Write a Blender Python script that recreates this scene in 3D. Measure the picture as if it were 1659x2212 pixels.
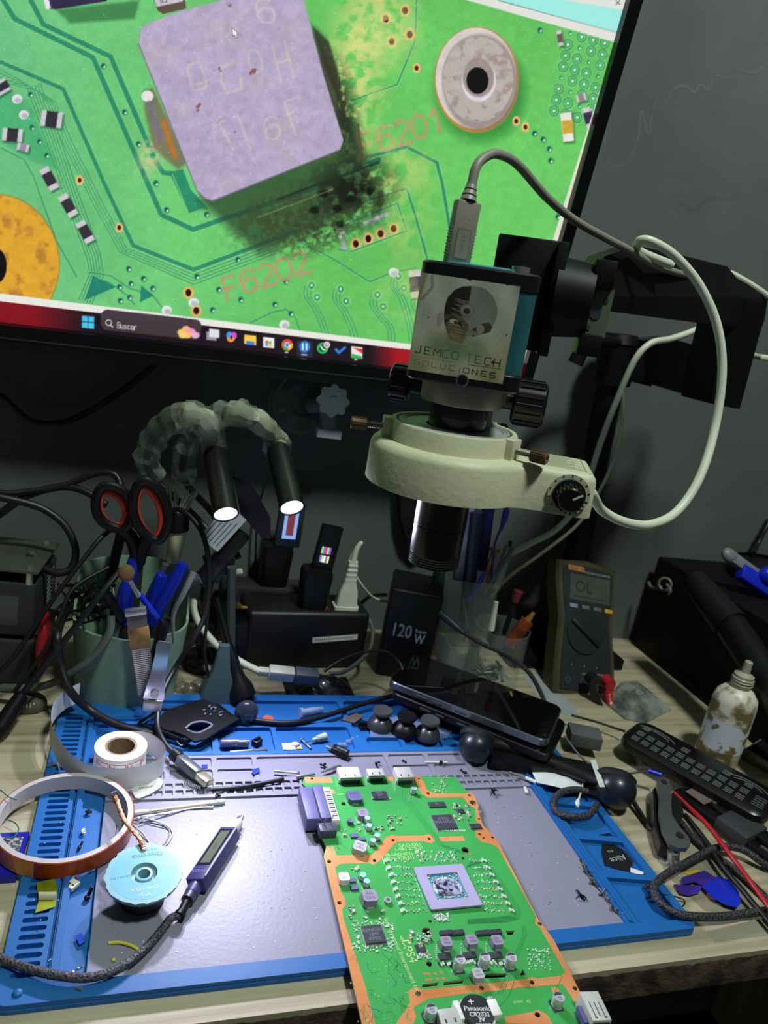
import bpy, bmesh, math, random
import numpy as np
from mathutils import Matrix, Vector, geometry
for o in list(bpy.data.objects): bpy.data.objects.remove(o)
scn = bpy.context.scene
COL = scn.collection
S = 0.01                       # everything below is written in centimetres
# ------------------------------------------------------------ camera
CP = np.array([5.0645, -31.5866, 38.6794])
CR = np.array([[0.94522359, -0.27329206, 0.17850438],
               [0.08678679, -0.31676386, -0.94452565],
               [0.31467509, 0.90827975, -0.27569454]])
FPX = 1581.88
cd = bpy.data.cameras.new('camera'); cam = bpy.data.objects.new('camera', cd); COL.objects.link(cam)
mw = Matrix.Identity(4)
for i in range(3):
    mw[i][0] = CR[0][i]; mw[i][1] = -CR[1][i]; mw[i][2] = -CR[2][i]; mw[i][3] = CP[i]*S
cam.matrix_world = mw
cd.sensor_fit = 'VERTICAL'; cd.sensor_height = 36; cd.lens = FPX/2212*36
cd.clip_start = 0.02; cd.clip_end = 50
cd.dof.use_dof = True; cd.dof.focus_distance = 0.50; cd.dof.aperture_fstop = 11
scn.camera = cam
scn.view_settings.view_transform = 'Standard'; scn.view_settings.look = 'None'
scn.view_settings.gamma = 1; scn.view_settings.use_curve_mapping = False
scn.view_settings.exposure = 0.0
# ------------------------------------------------------------ world and lights
w = bpy.data.worlds.new('room_air'); scn.world = w; w.use_nodes = True
w.node_tree.nodes['Background'].inputs[0].default_value = (0.75, 0.9, 0.85, 1)
w.node_tree.nodes['Background'].inputs[1].default_value = 0.05
def aim(o, d):
    o.rotation_euler = Vector(d).to_track_quat('-Z', 'Y').to_euler()
def area(name, loc, tgt, size, power, col):
    l = bpy.data.lights.new(name, 'AREA'); l.shape = 'DISK'; l.size = size; l.energy = power; l.color = col
    o = bpy.data.objects.new(name, l); COL.objects.link(o); o.location = Vector(loc)*S
    aim(o, Vector(tgt)-Vector(loc)); return o
area('ceiling_lamp', (48, -50, 190), (25, 25, 20), 0.22, 27.0, (0.90, 1.0, 0.92))
HEADS = [(Vector((11.9, 28.0, 19.1)), Vector((.15, -.80, -.58)).normalized()),
         (Vector((17.4, 28.0, 20.2)), Vector((.14, -.82, -.55)).normalized())]
SPOT_W = 4.0
# ------------------------------------------------------------ pixel helpers (pixel -> place)
def ray(x, y):
    return CR.T @ np.array([(x-829.5)/FPX, (y-1106)/FPX, 1.0])
def T(x, y, z=0.0):            # on the horizontal plane of height z
    d = ray(x, y); return Vector(CP + d*(z-CP[2])/d[2])
def V(x, y, Y):                # on the upright plane at distance Y
    d = ray(x, y); return Vector(CP + d*(Y-CP[1])/d[1])
def XP(x, y, Xv):              # on the upright plane facing sideways at Xv
    d = ray(x, y); return Vector(CP + d*(Xv-CP[0])/d[0])
def lin(c):
    c = np.asarray(c, float)
    return np.where(c <= 0.04045, c/12.92, ((c+0.055)/1.055)**2.4)
# ------------------------------------------------------------ materials
MC = {}
def mat(name, col, rough=0.5, metal=0.0, var=0.08, vs=40.0, bump=0.0, bs=300.0, trans=0.0, alpha=1.0,
        emis=0.0, coat=0.0, col2=None, ior=1.45, spec=0.5, lo=0.35, hi=0.65, stretch=None, ecol=None):
    if name in MC: return MC[name]
    m = bpy.data.materials.new(name); m.use_nodes = True; nt = m.node_tree; N = nt.nodes; L = nt.links
    b = N['Principled BSDF']
    c = lin(np.array(col)/255.0)
    c2 = lin(np.array(col2)/255.0) if col2 is not None else c*(1-var*2.2)
    tc = N.new('ShaderNodeTexCoord'); mp = N.new('ShaderNodeMapping'); L.new(tc.outputs['Object'], mp.inputs[0])
    if stretch: mp.inputs['Scale'].default_value = stretch
    n = N.new('ShaderNodeTexNoise'); n.inputs['Scale'].default_value = vs; n.inputs['Detail'].default_value = 5
    L.new(mp.outputs[0], n.inputs['Vector'])
    r = N.new('ShaderNodeValToRGB'); r.color_ramp.elements[0].position = lo; r.color_ramp.elements[1].position = hi
    r.color_ramp.elements[0].color = (*c2, 1); r.color_ramp.elements[1].color = (*c, 1)
    L.new(n.outputs[0], r.inputs[0]); L.new(r.outputs[0], b.inputs['Base Color'])
    b.inputs['Roughness'].default_value = rough; b.inputs['Metallic'].default_value = metal
    b.inputs['IOR'].default_value = ior; b.inputs['Specular IOR Level'].default_value = spec
    b.inputs['Transmission Weight'].default_value = trans; b.inputs['Alpha'].default_value = alpha
    b.inputs['Coat Weight'].default_value = coat
    if emis:
        b.inputs['Emission Strength'].default_value = emis
        e = lin(np.array(ecol or col)/255.0); b.inputs['Emission Color'].default_value = (*e, 1)
    if bump:
        n2 = N.new('ShaderNodeTexNoise'); n2.inputs['Scale'].default_value = bs; n2.inputs['Detail'].default_value = 3
        L.new(mp.outputs[0], n2.inputs['Vector'])
        bp = N.new('ShaderNodeBump'); bp.inputs['Strength'].default_value = bump; bp.inputs['Distance'].default_value = 0.001
        L.new(n2.outputs[0], bp.inputs['Height']); L.new(bp.outputs[0], b.inputs['Normal'])
    MC[name] = m; return m
def braid_mat(name, c1, c2, sc=900):
    if name in MC: return MC[name]
    m = mat(name, c1, rough=.55)
    nt = m.node_tree; b = nt.nodes['Principled BSDF']
    v = nt.nodes.new('ShaderNodeTexVoronoi'); v.inputs['Scale'].default_value = sc
    tc = nt.nodes.new('ShaderNodeTexCoord'); nt.links.new(tc.outputs['Object'], v.inputs['Vector'])
    r = nt.nodes.new('ShaderNodeValToRGB'); r.color_ramp.elements[0].position = .25; r.color_ramp.elements[1].position = .6
    r.color_ramp.elements[0].color = (*lin(np.array(c2)/255), 1); r.color_ramp.elements[1].color = (*lin(np.array(c1)/255), 1)
    nt.links.new(v.outputs['Distance'], r.inputs[0]); nt.links.new(r.outputs[0], b.inputs['Base Color'])
    bp = nt.nodes.new('ShaderNodeBump'); bp.inputs['Strength'].default_value = .6; bp.inputs['Distance'].default_value = .001
    nt.links.new(v.outputs['Distance'], bp.inputs['Height']); nt.links.new(bp.outputs[0], b.inputs['Normal'])
    return m
def attr_mat(name, rough=.6, emis=0.0, spec=.3, coat=0):
    m = bpy.data.materials.new(name); m.use_nodes = True; nt = m.node_tree; b = nt.nodes['Principled BSDF']
    a = nt.nodes.new('ShaderNodeAttribute'); a.attribute_name = 'paint'
    if emis:
        b.inputs['Base Color'].default_value = (.01, .01, .01, 1)
        nt.links.new(a.outputs['Color'], b.inputs['Emission Color']); b.inputs['Emission Strength'].default_value = emis
    else:
        nt.links.new(a.outputs['Color'], b.inputs['Base Color'])
    b.inputs['Roughness'].default_value = rough; b.inputs['Specular IOR Level'].default_value = spec
    b.inputs['Coat Weight'].default_value = coat
    return m
# ------------------------------------------------------------ mesh helpers (centimetres)
I4 = Matrix.Identity(4)
def nb(): return bmesh.new()
def rot(ax, deg): return Matrix.Rotation(math.radians(deg), 4, ax)
def tr(x, y=None, z=None):
    return Matrix.Translation(Vector(x) if y is None else Vector((x, y, z)))
def frame(o, x, up=(0, 0, 1)):          # frame whose x axis runs along x
    x = Vector(x).normalized(); z = Vector(up); z = (z-x*z.dot(x)).normalized(); y = z.cross(x)
    m = Matrix.Identity(4)
    for i in range(3): m[i][0] = x[i]; m[i][1] = y[i]; m[i][2] = z[i]; m[i][3] = o[i]
    return m
def zframe(o, z, xh=(1, 0, 0)):         # frame whose z axis runs along z
    z = Vector(z).normalized(); x = Vector(xh); x = x-z*x.dot(z)
    if x.length < 1e-4: x = Vector((0, 1, 0)); x = x-z*x.dot(z)
    x.normalize(); y = z.cross(x); m = Matrix.Identity(4)
    for i in range(3): m[i][0] = x[i]; m[i][1] = y[i]; m[i][2] = z[i]; m[i][3] = o[i]
    return m
def box(bm, x0, x1, y0, y1, z0, z1, M=I4, m=0, bev=0.0, seg=2):
    t = bmesh.new(); bmesh.ops.create_cube(t, size=1)
    for v in t.verts:
        v.co = Vector((x0+(v.co.x+.5)*(x1-x0), y0+(v.co.y+.5)*(y1-y0), z0+(v.co.z+.5)*(z1-z0)))
    if bev: bmesh.ops.bevel(t, geom=t.edges[:], offset=bev, segments=seg, profile=.5, affect='EDGES')
    _merge(bm, t, M, m)
def _merge(bm, t, M, m):
    mp = {}
    for v in t.verts: mp[v] = bm.verts.new(M @ v.co)
    for f in t.faces:
        try: g = bm.faces.new([mp[v] for v in f.verts]); g.material_index = m
        except ValueError: pass
    t.free()
def lathe(bm, prof, M=I4, n=28, m=0, a0=0, a1=360, sq=1.0):
    full = abs(a1-a0) >= 359.9; k = n if full else n+1
    rings = []
    for r, z in prof:
        if abs(r) < 1e-6: rings.append([bm.verts.new(M @ Vector((0, 0, z)))]); continue
        rings.append([bm.verts.new(M @ Vector((r*math.cos(a), r*sq*math.sin(a), z)))
                      for a in [math.radians(a0+(a1-a0)*i/n) for i in range(k)]])
    for A, B in zip(rings, rings[1:]):
        for i in range(n):
            j = (i+1) % k
            q = [A[i % len(A)], A[j % len(A)], B[j % len(B)], B[i % len(B)]]
            q2 = []
            for v in q:
                if v not in q2: q2.append(v)
            if len(q2) > 2:
                try: f = bm.faces.new(q2); f.material_index = m
                except ValueError: pass
def cyl(bm, p0, p1, r0, r1=None, n=20, m=0, caps=True):
    r1 = r0 if r1 is None else r1; p0 = Vector(p0); p1 = Vector(p1); d = p1-p0
    M = zframe(p0, d); L = d.length
    pr = [(r0, 0), (r1, L)]
    if caps: pr = [(0, 0)]+pr+[(0, L)]
    lathe(bm, pr, M, n, m)
def smooth(pts, k=6, closed=False):
    P = [Vector(p) for p in pts]; n = len(P); out = []
    if n < 3: return P
    rng = range(n) if closed else range(n-1)
    for i in rng:
        g = (lambda j: P[j % n]) if closed else (lambda j: P[max(0, min(n-1, j))])
        a, b, c, d = g(i-1), g(i), g(i+1), g(i+2)
        for s in range(k):
            t = s/k
            out.append(.5*((2*b)+(c-a)*t+(2*a-5*b+4*c-d)*t*t+(3*b-a-3*c+d)*t**3))
    if not closed: out.append(P[-1])
    return out
def tube(bm, pts, r, n=8, m=0, closed=False, k=6, rad=None, flat=1.0):
    P = smooth(pts, k, closed) if k > 1 else [Vector(p) for p in pts]
    N = len(P); rings = []; up = None
    for i, p in enumerate(P):
        a = P[(i-1) % N] if closed else P[max(0, i-1)]; b = P[(i+1) % N] if closed else P[min(N-1, i+1)]
        t = (b-a)
        if t.length < 1e-6: t = Vector((0, 0, 1))
        t.normalize()
        if up is None:
            up = Vector((0, 0, 1)) if abs(t.z) < .9 else Vector((1, 0, 0))
        up = up-t*up.dot(t)
        if up.length < 1e-5: up = t.orthogonal()
        up.normalize(); s = t.cross(up)
        rr = r if rad is None else rad(i/max(1, N-1))
        rings.append([bm.verts.new(p+(s*math.cos(a_)+up*flat*math.sin(a_))*rr) for a_ in [2*math.pi*j/n for j in range(n)]])
    rg = list(zip(rings, rings[1:]))
    if closed: rg.append((rings[-1], rings[0]))
    for A, B in rg:
        for j in range(n):
            f = bm.faces.new([A[j], A[(j+1) % n], B[(j+1) % n], B[j]]); f.material_index = m
    if not closed:
        for q in (rings[0][::-1], rings[-1]):
            f = bm.faces.new(q); f.material_index = m
def prism(bm, out, z0, z1, M=I4, m=0, holes=(), ms=None, bottom=True):
    ms = m if ms is None else ms
    loops = [[Vector((p[0], p[1], 0)) for p in l] for l in [out]+list(holes)]
    tri = geometry.tessellate_polygon(loops)
    flat = [p for l in loops for p in l]
    top = [bm.verts.new(M @ Vector((p.x, p.y, z1))) for p in flat]
    if abs(z1-z0) < 1e-9 : bot = None
    else: bot = [bm.verts.new(M @ Vector((p.x, p.y, z0))) for p in flat]
    for t in tri:
        a, b, c = [flat[i] for i in t]
        cr = (b-a).cross(c-a).z
        if abs(cr) < 1e-12: continue
        t = list(t) if cr > 0 else list(t)[::-1]
        try: f = bm.faces.new([top[i] for i in t]); f.material_index = m
        except ValueError: pass
        if bot and bottom:
            try: f = bm.faces.new([bot[i] for i in t[::-1]]); f.material_index = ms
            except ValueError: pass
    if bot:
        o = 0
        for l in loops:
            n = len(l)
            for i in range(n):
                j = (i+1) % n
                try: f = bm.faces.new([bot[o+i], bot[o+j], top[o+j], top[o+i]]); f.material_index = ms
                except ValueError: pass
            o += n
def circ(x, y, r, n=20, ry=None): return [(x+r*math.cos(2*math.pi*i/n), y+(ry or r)*math.sin(2*math.pi*i/n)) for i in range(n)]
def rrect(x0, x1, y0, y1, r, n=4):
    o = []
    for cx, cy, a in ((x1-r, y1-r, 0), (x0+r, y1-r, 90), (x0+r, y0+r, 180), (x1-r, y0+r, 270)):
        for i in range(n+1):
            t = math.radians(a+90*i/n); o.append((cx+r*math.cos(t), cy+r*math.sin(t)))
    return o
def inset(poly, d):
    c = sum((Vector(p[:2]) for p in poly), Vector((0, 0)))/len(poly); o = []; n = len(poly)
    ar = sum(poly[i][0]*poly[(i+1) % n][1]-poly[(i+1) % n][0]*poly[i][1] for i in range(n))
    s = 1 if ar > 0 else -1
    for i in range(n):
        a, b, c_ = Vector(poly[i-1][:2]), Vector(poly[i][:2]), Vector(poly[(i+1) % n][:2])
        e1 = (b-a).normalized(); e2 = (c_-b).normalized()
        n1 = Vector((-e1.y, e1.x))*s; n2 = Vector((-e2.y, e2.x))*s
        h = (n1+n2); L = max(.3, 1+n1.dot(n2)); o.append(tuple(b+h*(d/L)))
    return o
def ribbon(bm, pts, wd, z0, z1, M=I4, m=0):
    P = [Vector(p[:2]) for p in pts]; L = []; R_ = []
    for i, p in enumerate(P):
        a = P[max(0, i-1)]; b = P[min(len(P)-1, i+1)]; d = (b-a)
        if d.length < 1e-7: continue
        d.normalize(); nn = Vector((-d.y, d.x))*wd/2; L.append(p+nn); R_.append(p-nn)
    for i in range(len(L)-1):
        q = [L[i], R_[i], R_[i+1], L[i+1]]
        vs = [bm.verts.new(M @ Vector((v.x, v.y, z1))) for v in q]
        f = bm.faces.new(vs); f.material_index = m
        f.normal_update()
_tc = {}
def text(bm, s, size, M=I4, m=0, align='CENTER', depth=0.0, sx=1.0, bold=0.0):
    cu = bpy.data.curves.new('t', 'FONT'); cu.body = s; cu.size = size; cu.align_x = align; cu.align_y = 'CENTER'
    cu.extrude = depth; cu.offset = bold; cu.resolution_u = 3
    o = bpy.data.objects.new('t', cu); COL.objects.link(o)
    me = bpy.data.meshes.new_from_object(o.evaluated_get(bpy.context.evaluated_depsgraph_get()))
    vs = [bm.verts.new(M @ Vector((v.co.x*sx, v.co.y, v.co.z))) for v in me.vertices]
    for p in me.polygons:
        try: f = bm.faces.new([vs[i] for i in p.vertices]); f.material_index = m
        except ValueError: pass
    bpy.data.objects.remove(o); bpy.data.curves.remove(cu); bpy.data.meshes.remove(me)
def ball(bm, c, r, M=I4, m=0, n=16, s=(1, 1, 1), z0=-1.0, z1=1.0):
    a0 = math.asin(max(-1, z0)); a1 = math.asin(min(1, z1)); k = n//2+1
    pr = [(r*math.cos(a0+(a1-a0)*i/k), r*math.sin(a0+(a1-a0)*i/k)) for i in range(k+1)]
    pr = [(0 if abs(x) < 1e-4 else x, z) for x, z in pr]
    lathe(bm, pr, M @ tr(c) @ Matrix.Diagonal((*s, 1)), n, m)
def grid(bm, fn, nu, nv, m=0):
    vs = [[bm.verts.new(fn(i/nu, j/nv)) for j in range(nv+1)] for i in range(nu+1)]
    for i in range(nu):
        for j in range(nv):
            f = bm.faces.new([vs[i][j], vs[i+1][j], vs[i+1][j+1], vs[i][j+1]]); f.material_index = m
def _mk(name, bm, mats, ang=35):
    bmesh.ops.recalc_face_normals(bm, faces=bm.faces[:]) if len(bm.faces) < 60000 else None
    me = bpy.data.meshes.new(name)
    for v in bm.verts: v.co *= S
    bm.to_mesh(me); bm.free()
    for p in (mats if isinstance(mats, (list, tuple)) else [mats]): me.materials.append(p)
    me.polygons.foreach_set('use_smooth', [True]*len(me.polygons))
    me.set_sharp_from_angle(angle=math.radians(ang))
    o = bpy.data.objects.new(name, me); COL.objects.link(o); return o
def thing(name, label, cat, M=I4, group=None):
    o = bpy.data.objects.new(name, None); COL.objects.link(o); o.empty_display_size = .01
    m = M.copy() if isinstance(M, Matrix) else tr(M)
    m.translation = m.translation*S; o.matrix_world = m; o['cm'] = 0
    del o['cm']
    o['label'] = label; o['category'] = cat
    if group: o['group'] = group
    return o
def part(name, bm, mats, parent, world=False, label=None, ang=35, kind=None):   # child mesh in its thing's own frame
    if world:
        m = parent.matrix_world.copy() if parent.parent is None else parent.parent.matrix_world.copy()
        m.translation = m.translation/S; bmesh.ops.transform(bm, matrix=m.inverted(), verts=bm.verts[:])
    o = _mk(name, bm, mats, ang); o.parent = parent
    if label: o['label'] = label
    if kind: o['kind'] = kind
    return o
def single(name, bm, mats, label, cat, M=None, group=None, kind=None, ang=35):   # a thing that is one mesh, written in room cm (M None) or own frame
    if M is None:
        xs = [v.co.copy() for v in bm.verts]
        c = Vector(((min(v.x for v in xs)+max(v.x for v in xs))/2, (min(v.y for v in xs)+max(v.y for v in xs))/2, min(v.z for v in xs)))
        for v in bm.verts: v.co -= c
        M = tr(c)
    o = _mk(name, bm, mats, ang); m = M.copy(); m.translation = m.translation*S; o.matrix_world = m
    o['label'] = label; o['category'] = cat
    if group: o['group'] = group
    if kind: o['kind'] = kind
    return o
def struct(name, bm, mats):
    o = _mk(name, bm, mats); o['kind'] = 'structure'; return o
def dup(root, M, label=None, group=None):
    r = root.copy(); COL.objects.link(r); m = M.copy(); m.translation = m.translation*S; r.matrix_world = m
    if label: r['label'] = label
    if group: r['group'] = group
    for ch in list(root.children):
        c = ch.copy(); COL.objects.link(c); c.parent = r
        for g in ch.children:
            d = g.copy(); COL.objects.link(d); d.parent = c
    return r
def world_thing(name, label, cat, at, group=None): return thing(name, label, cat, tr(at), group)
# ------------------------------------------------------------ a small painter for flat printed and displayed pictures
class Paint:
    def __init__(s, x0, x1, y0, y1, ppu, base):
        s.x0, s.y0, s.p = x0, y0, ppu; s.W = int((x1-x0)*ppu); s.H = int((y1-y0)*ppu)
        s.a = np.empty((s.H, s.W, 3), np.float32); s.a[:] = np.array(base)/255.0
        s.X, s.Y = np.meshgrid(x0+(np.arange(s.W)+.5)/ppu, y0+(np.arange(s.H)+.5)/ppu)
        s.X = s.X.astype(np.float32); s.Y = s.Y.astype(np.float32); s.rng = np.random.default_rng(4)
    def win(s, pts, pad):
        P = np.array(pts, float); a = P.min(0)-pad; b = P.max(0)+pad
        i0 = max(0, int((a[1]-s.y0)*s.p)); i1 = min(s.H, int((b[1]-s.y0)*s.p)+2)
        j0 = max(0, int((a[0]-s.x0)*s.p)); j1 = min(s.W, int((b[0]-s.x0)*s.p)+2)
        return slice(i0, i1), slice(j0, j1)
    def put(s, w, mask, col, op=1.0):
        mk = (np.clip(mask, 0, 1)*op)[..., None]; s.a[w] = s.a[w]*(1-mk)+mk*(np.array(col, np.float32)/255.0)
    def poly(s, pts, col, op=1.0, soft=1.0):
        w = s.win(pts, soft*2); X = s.X[w]; Y = s.Y[w]
        if X.size == 0: return
        P = np.array(pts, float); ins = np.zeros(X.shape, bool); dm = np.full(X.shape, 1e9, np.float32)
        for i in range(len(P)):
            (xa, ya), (xb, yb) = P[i-1], P[i]
            if ya != yb:
                c = ((ya > Y) != (yb > Y)) & (X < (xb-xa)*(Y-ya)/(yb-ya)+xa); ins ^= c
            dx, dy = xb-xa, yb-ya; L = dx*dx+dy*dy+1e-9
            t = np.clip(((X-xa)*dx+(Y-ya)*dy)/L, 0, 1); dm = np.minimum(dm, np.hypot(X-xa-t*dx, Y-ya-t*dy))
        sd = np.where(ins, dm, -dm); s.put(w, sd/soft+.5, col, op)
    def line(s, pts, wd, col, op=1.0, soft=1.0, closed=False):
        if closed: pts = list(pts)+[pts[0]]
        w = s.win(pts, wd+soft*2); X = s.X[w]; Y = s.Y[w]
        if X.size == 0: return
        dm = np.full(X.shape, 1e9, np.float32)
        for (xa, ya), (xb, yb) in zip(pts, pts[1:]):
            dx, dy = xb-xa, yb-ya; L = dx*dx+dy*dy+1e-9
            t = np.clip(((X-xa)*dx+(Y-ya)*dy)/L, 0, 1); dm = np.minimum(dm, np.hypot(X-xa-t*dx, Y-ya-t*dy))
        s.put(w, (wd/2-dm)/soft+.5, col, op)
    def ell(s, x, y, rx, ry, col, op=1.0, soft=1.0, rotd=0, ring=None):
        R_ = max(rx, ry)+soft*2+(ring or 0); w = s.win([(x-R_, y-R_), (x+R_, y+R_)], 0); X = s.X[w]-x; Y = s.Y[w]-y
        if X.size == 0: return
        c, n = math.cos(math.radians(rotd)), math.sin(math.radians(rotd))
        q = np.sqrt(((X*c+Y*n)/rx)**2+((-X*n+Y*c)/ry)**2); r = (1-q)*min(rx, ry)
        if ring: r = ring/2-np.abs(r)
        s.put(w, r/soft+.5, col, op)
    def noise(s, cell, seed=0, octv=3):
        out = np.zeros((s.H, s.W), np.float32); amp = 1; tot = 0
        for o in range(octv):
            c = cell/2**o; nx = int(s.W/s.p/c)+3; ny = int(s.H/s.p/c)+3
            g = np.random.default_rng(seed+o*7).random((ny, nx)).astype(np.float32)
            u = (s.X-s.x0)/c; v = (s.Y-s.y0)/c; i = u.astype(int); j = v.astype(int); fu = u-i; fv = v-j
            fu = fu*fu*(3-2*fu); fv = fv*fv*(3-2*fv)
            out += amp*((g[j, i]*(1-fu)+g[j, i+1]*fu)*(1-fv)+(g[j+1, i]*(1-fu)+g[j+1, i+1]*fu)*fv); tot += amp; amp *= .55
        return out/tot
    def strokes(s, strs, org, ex, ey, wd, col, op=1.0, soft=1.0):
        for st in strs:
            s.line([(org[0]+a*ex[0]+b*ey[0], org[1]+a*ex[1]+b*ey[1]) for a, b in st], wd, col, op, soft)
    def sample(s, x, y):
        u = np.clip((x-s.x0)*s.p-.5, 0, s.W-1.01); v = np.clip((y-s.y0)*s.p-.5, 0, s.H-1.01)
        i = u.astype(int); j = v.astype(int); fu = (u-i)[:, None]; fv = (v-j)[:, None]; a = s.a
        return (a[j, i]*(1-fu)+a[j, i+1]*fu)*(1-fv)+(a[j+1, i]*(1-fu)+a[j+1, i+1]*fu)*fv
def arc(cx, cy, rx, ry, a0, a1, n=10):
    return [(cx+rx*math.cos(math.radians(a0+(a1-a0)*i/n)), cy+ry*math.sin(math.radians(a0+(a1-a0)*i/n))) for i in range(n+1)]
# stroke letters, unit box x 0..0.6, y 0 (top) .. 1 (bottom)
GL = {'F': [[(.5, 0), (0, 0), (0, 1)], [(0, .5), (.42, .5)]],
 '6': [arc(.3, .35, .3, .35, -40, -180)+arc(.3, .68, .3, .32, 180, -180)],
 '2': [arc(.3, .28, .28, .28, 200, 380)+[(.0, 1), (.6, 1)]],
 '0': [arc(.3, .5, .3, .5, 0, 360, 16)], '1': [[(.1, .2), (.35, 0), (.35, 1)]],
 'B': [[(0, 1), (0, 0), (.35, 0), (.5, .12), (.5, .38), (.35, .48), (0, .48)], [(.35, .48), (.55, .6), (.55, .88), (.4, 1), (0, 1)]],
 'u': [[(0, .35), (0, .8)]+arc(.22, .8, .22, .2, 180, 0)+[(.44, .35)], [(.44, .8), (.44, 1)]],
 's': [[(.4, .42), (.2, .35), (.03, .47), (.1, .62), (.35, .7), (.4, .88), (.2, 1), (0, .92)]],
 'c': [arc(.25, .67, .25, .33, -45, -315)], 'a': [arc(.22, .67, .22, .33, 0, 360), [(.44, .35), (.44, 1)]],
 'r': [[(0, .35), (0, 1)], arc(.25, .6, .25, .25, 180, 290)], ' ': [],
 'J': [[(.5, 0), (.5, .85), (.38, 1), (.1, 1), (0, .85)]], 'E': [[(.6, 0), (0, 0), (0, 1), (.6, 1)], [(0, .5), (.5, .5)]],
 'M': [[(0, 1), (0, 0), (.35, .6), (.7, 0), (.7, 1)]], 'C': [[(.6, 0), (.12, 0), (0, .12), (0, .88), (.12, 1), (.6, 1)]],
 'O': [[(.1, 0), (.55, 0), (.65, .1), (.65, .9), (.55, 1), (.1, 1), (0, .9), (0, .1), (.1, 0)]],
 'T': [[(0, 0), (.6, 0)], [(.3, 0), (.3, 1)]], 'H': [[(0, 0), (0, 1)], [(.6, 0), (.6, 1)], [(0, .5), (.6, .5)]],
 'S': [[(.6, 0), (.1, 0), (0, .1), (0, .4), (.1, .5), (.5, .5), (.6, .6), (.6, .9), (.5, 1), (0, 1)]],
 'L': [[(0, 0), (0, 1), (.55, 1)]], 'U': [[(0, 0), (0, .9), (.1, 1), (.5, 1), (.6, .9), (.6, 0)]],
 'I': [[(.2, 0), (.2, 1)]], 'N': [[(0, 1), (0, 0), (.6, 1), (.6, 0)]]}
def write(P, txt, org, ex, ey, wd, col, adv=.85, op=1.0, soft=1.0, alt=None):
    x = 0
    for i, ch in enumerate(txt):
        o = (org[0]+x*ex[0], org[1]+x*ex[1])
        P.strokes(GL[ch], o, ex, ey, wd, col if alt is None else alt(i), op, soft); x += adv*(.6 if ch in ' I' else 1)
def painted(bm_name, fn_pos, us, vs, P, fn_px, material, parent, label=None, kind=None):
    # a dense sheet: fn_pos(u, v) -> local cm position arrays, fn_px(u, v) -> picture coordinates
    U, Vv = np.meshgrid(us, vs); U = U.ravel(); Vv = Vv.ravel(); nu, nv = len(us), len(vs)
    co = (fn_pos(U, Vv)*S).astype(np.float32)
    me = bpy.data.meshes.new(bm_name); me.vertices.add(nu*nv); me.vertices.foreach_set('co', co.ravel())
    q = (np.arange(nv-1)[:, None]*nu+np.arange(nu-1)[None, :]).ravel()
    idx = np.stack([q, q+1, q+1+nu, q+nu], 1).astype(np.int32)
    me.loops.add(idx.size); me.loops.foreach_set('vertex_index', idx.ravel())
    me.polygons.add(len(idx)); me.polygons.foreach_set('loop_start', np.arange(0, idx.size, 4, dtype=np.int32))
    me.update(calc_edges=True)
    x, y = fn_px(U, Vv); c = lin(np.clip(P.sample(x, y), 0, 1))
    at = me.color_attributes.new('paint', 'FLOAT_COLOR', 'POINT')
    at.data.foreach_set('color', np.c_[c, np.ones(len(c))].astype(np.float32).ravel())
    me.materials.append(material); me.polygons.foreach_set('use_smooth', [True]*len(me.polygons))
    o = bpy.data.objects.new(bm_name, me); COL.objects.link(o); o.parent = parent
    if label: o['label'] = label
    return o
# ============================================================ THE ROOM
RNG = random.Random(7)
mwall = mat('wall_paint', (100, 102, 100), rough=.85, col2=(82, 84, 83), vs=5, bump=.25, bs=60, lo=.3, hi=.7)
bm = nb(); box(bm, -90, 150, 46, 50, -75, 190, m=0); struct('wall_back', bm, mwall)
bm = nb(); box(bm, -90, 150, -90, 50, -78, -75); struct('floor', bm, mat('floor_concrete', (40, 38, 37), rough=.8, vs=8))
mch = mat('chalk_mark', (150, 156, 154), rough=.95, vs=60, alpha=.3, var=.2)
def wallmark(pts, w):
    P = smooth([V(x, y, 45.97) for x, y in pts], 5); bm = nb()
    M = Matrix(((1, 0, 0, 0), (0, 0, -1, 45.97), (0, 1, 0, 0), (0, 0, 0, 1)))
    ribbon(bm, [(p.x, p.z) for p in P], w, 0, 0, M); return bm
bm = wallmark([(1326, 215), (1310, 270), (1306, 330), (1322, 360), (1352, 352), (1378, 300), (1385, 240), (1400, 290), (1412, 230), (1430, 200), (1436, 225),
               (1452, 195), (1478, 185), (1500, 200), (1512, 182), (1530, 192), (1545, 165), (1575, 168), (1590, 150), (1625, 158), (1659, 140), (1720, 120)], .30)
o = struct('trim_1', bm, mch)
bm = wallmark([(1452, 470), (1470, 440), (1500, 455), (1530, 430), (1600, 425), (1700, 400)], .6)
struct('trim_2', bm, mat('chalk_smudge', (130, 136, 134), rough=.95, vs=20, alpha=.12, var=.3))
# desk
DESK = thing('desk', 'pale wood-grain desk with a chipped dark front edge under the blue soldering mat', 'desk', tr(30, 22, -72))
mwood = mat('desk_laminate', (172, 164, 138), rough=.55, col2=(128, 119, 92), vs=5, stretch=(1.0, 26, 1.0), bump=.1, bs=30, lo=.25, hi=.6)
mchip = mat('chipped_edge', (96, 78, 64), rough=.8, col2=(40, 31, 26), vs=60, bump=1.0, bs=220)
bm = nb(); box(bm, -60, 120, -1.75, 46, -2.6, 0); part('desktop', bm, mwood, DESK, world=True)
bm = nb(); r_ = random.Random(3); N_ = 420      # ragged dark board core showing under the laminate
tp = [(-60+180*i/N_, -.30-.12*r_.random()-(0.12 if r_.random() < .12 else 0)) for i in range(N_+1)]
vs = [[bm.verts.new((x, -1.80-.10*r_.random()*(k in (1, 2)), z0*(1-k/3)+(-2.7)*(k/3))) for k in range(4)] for x, z0 in tp]
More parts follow.
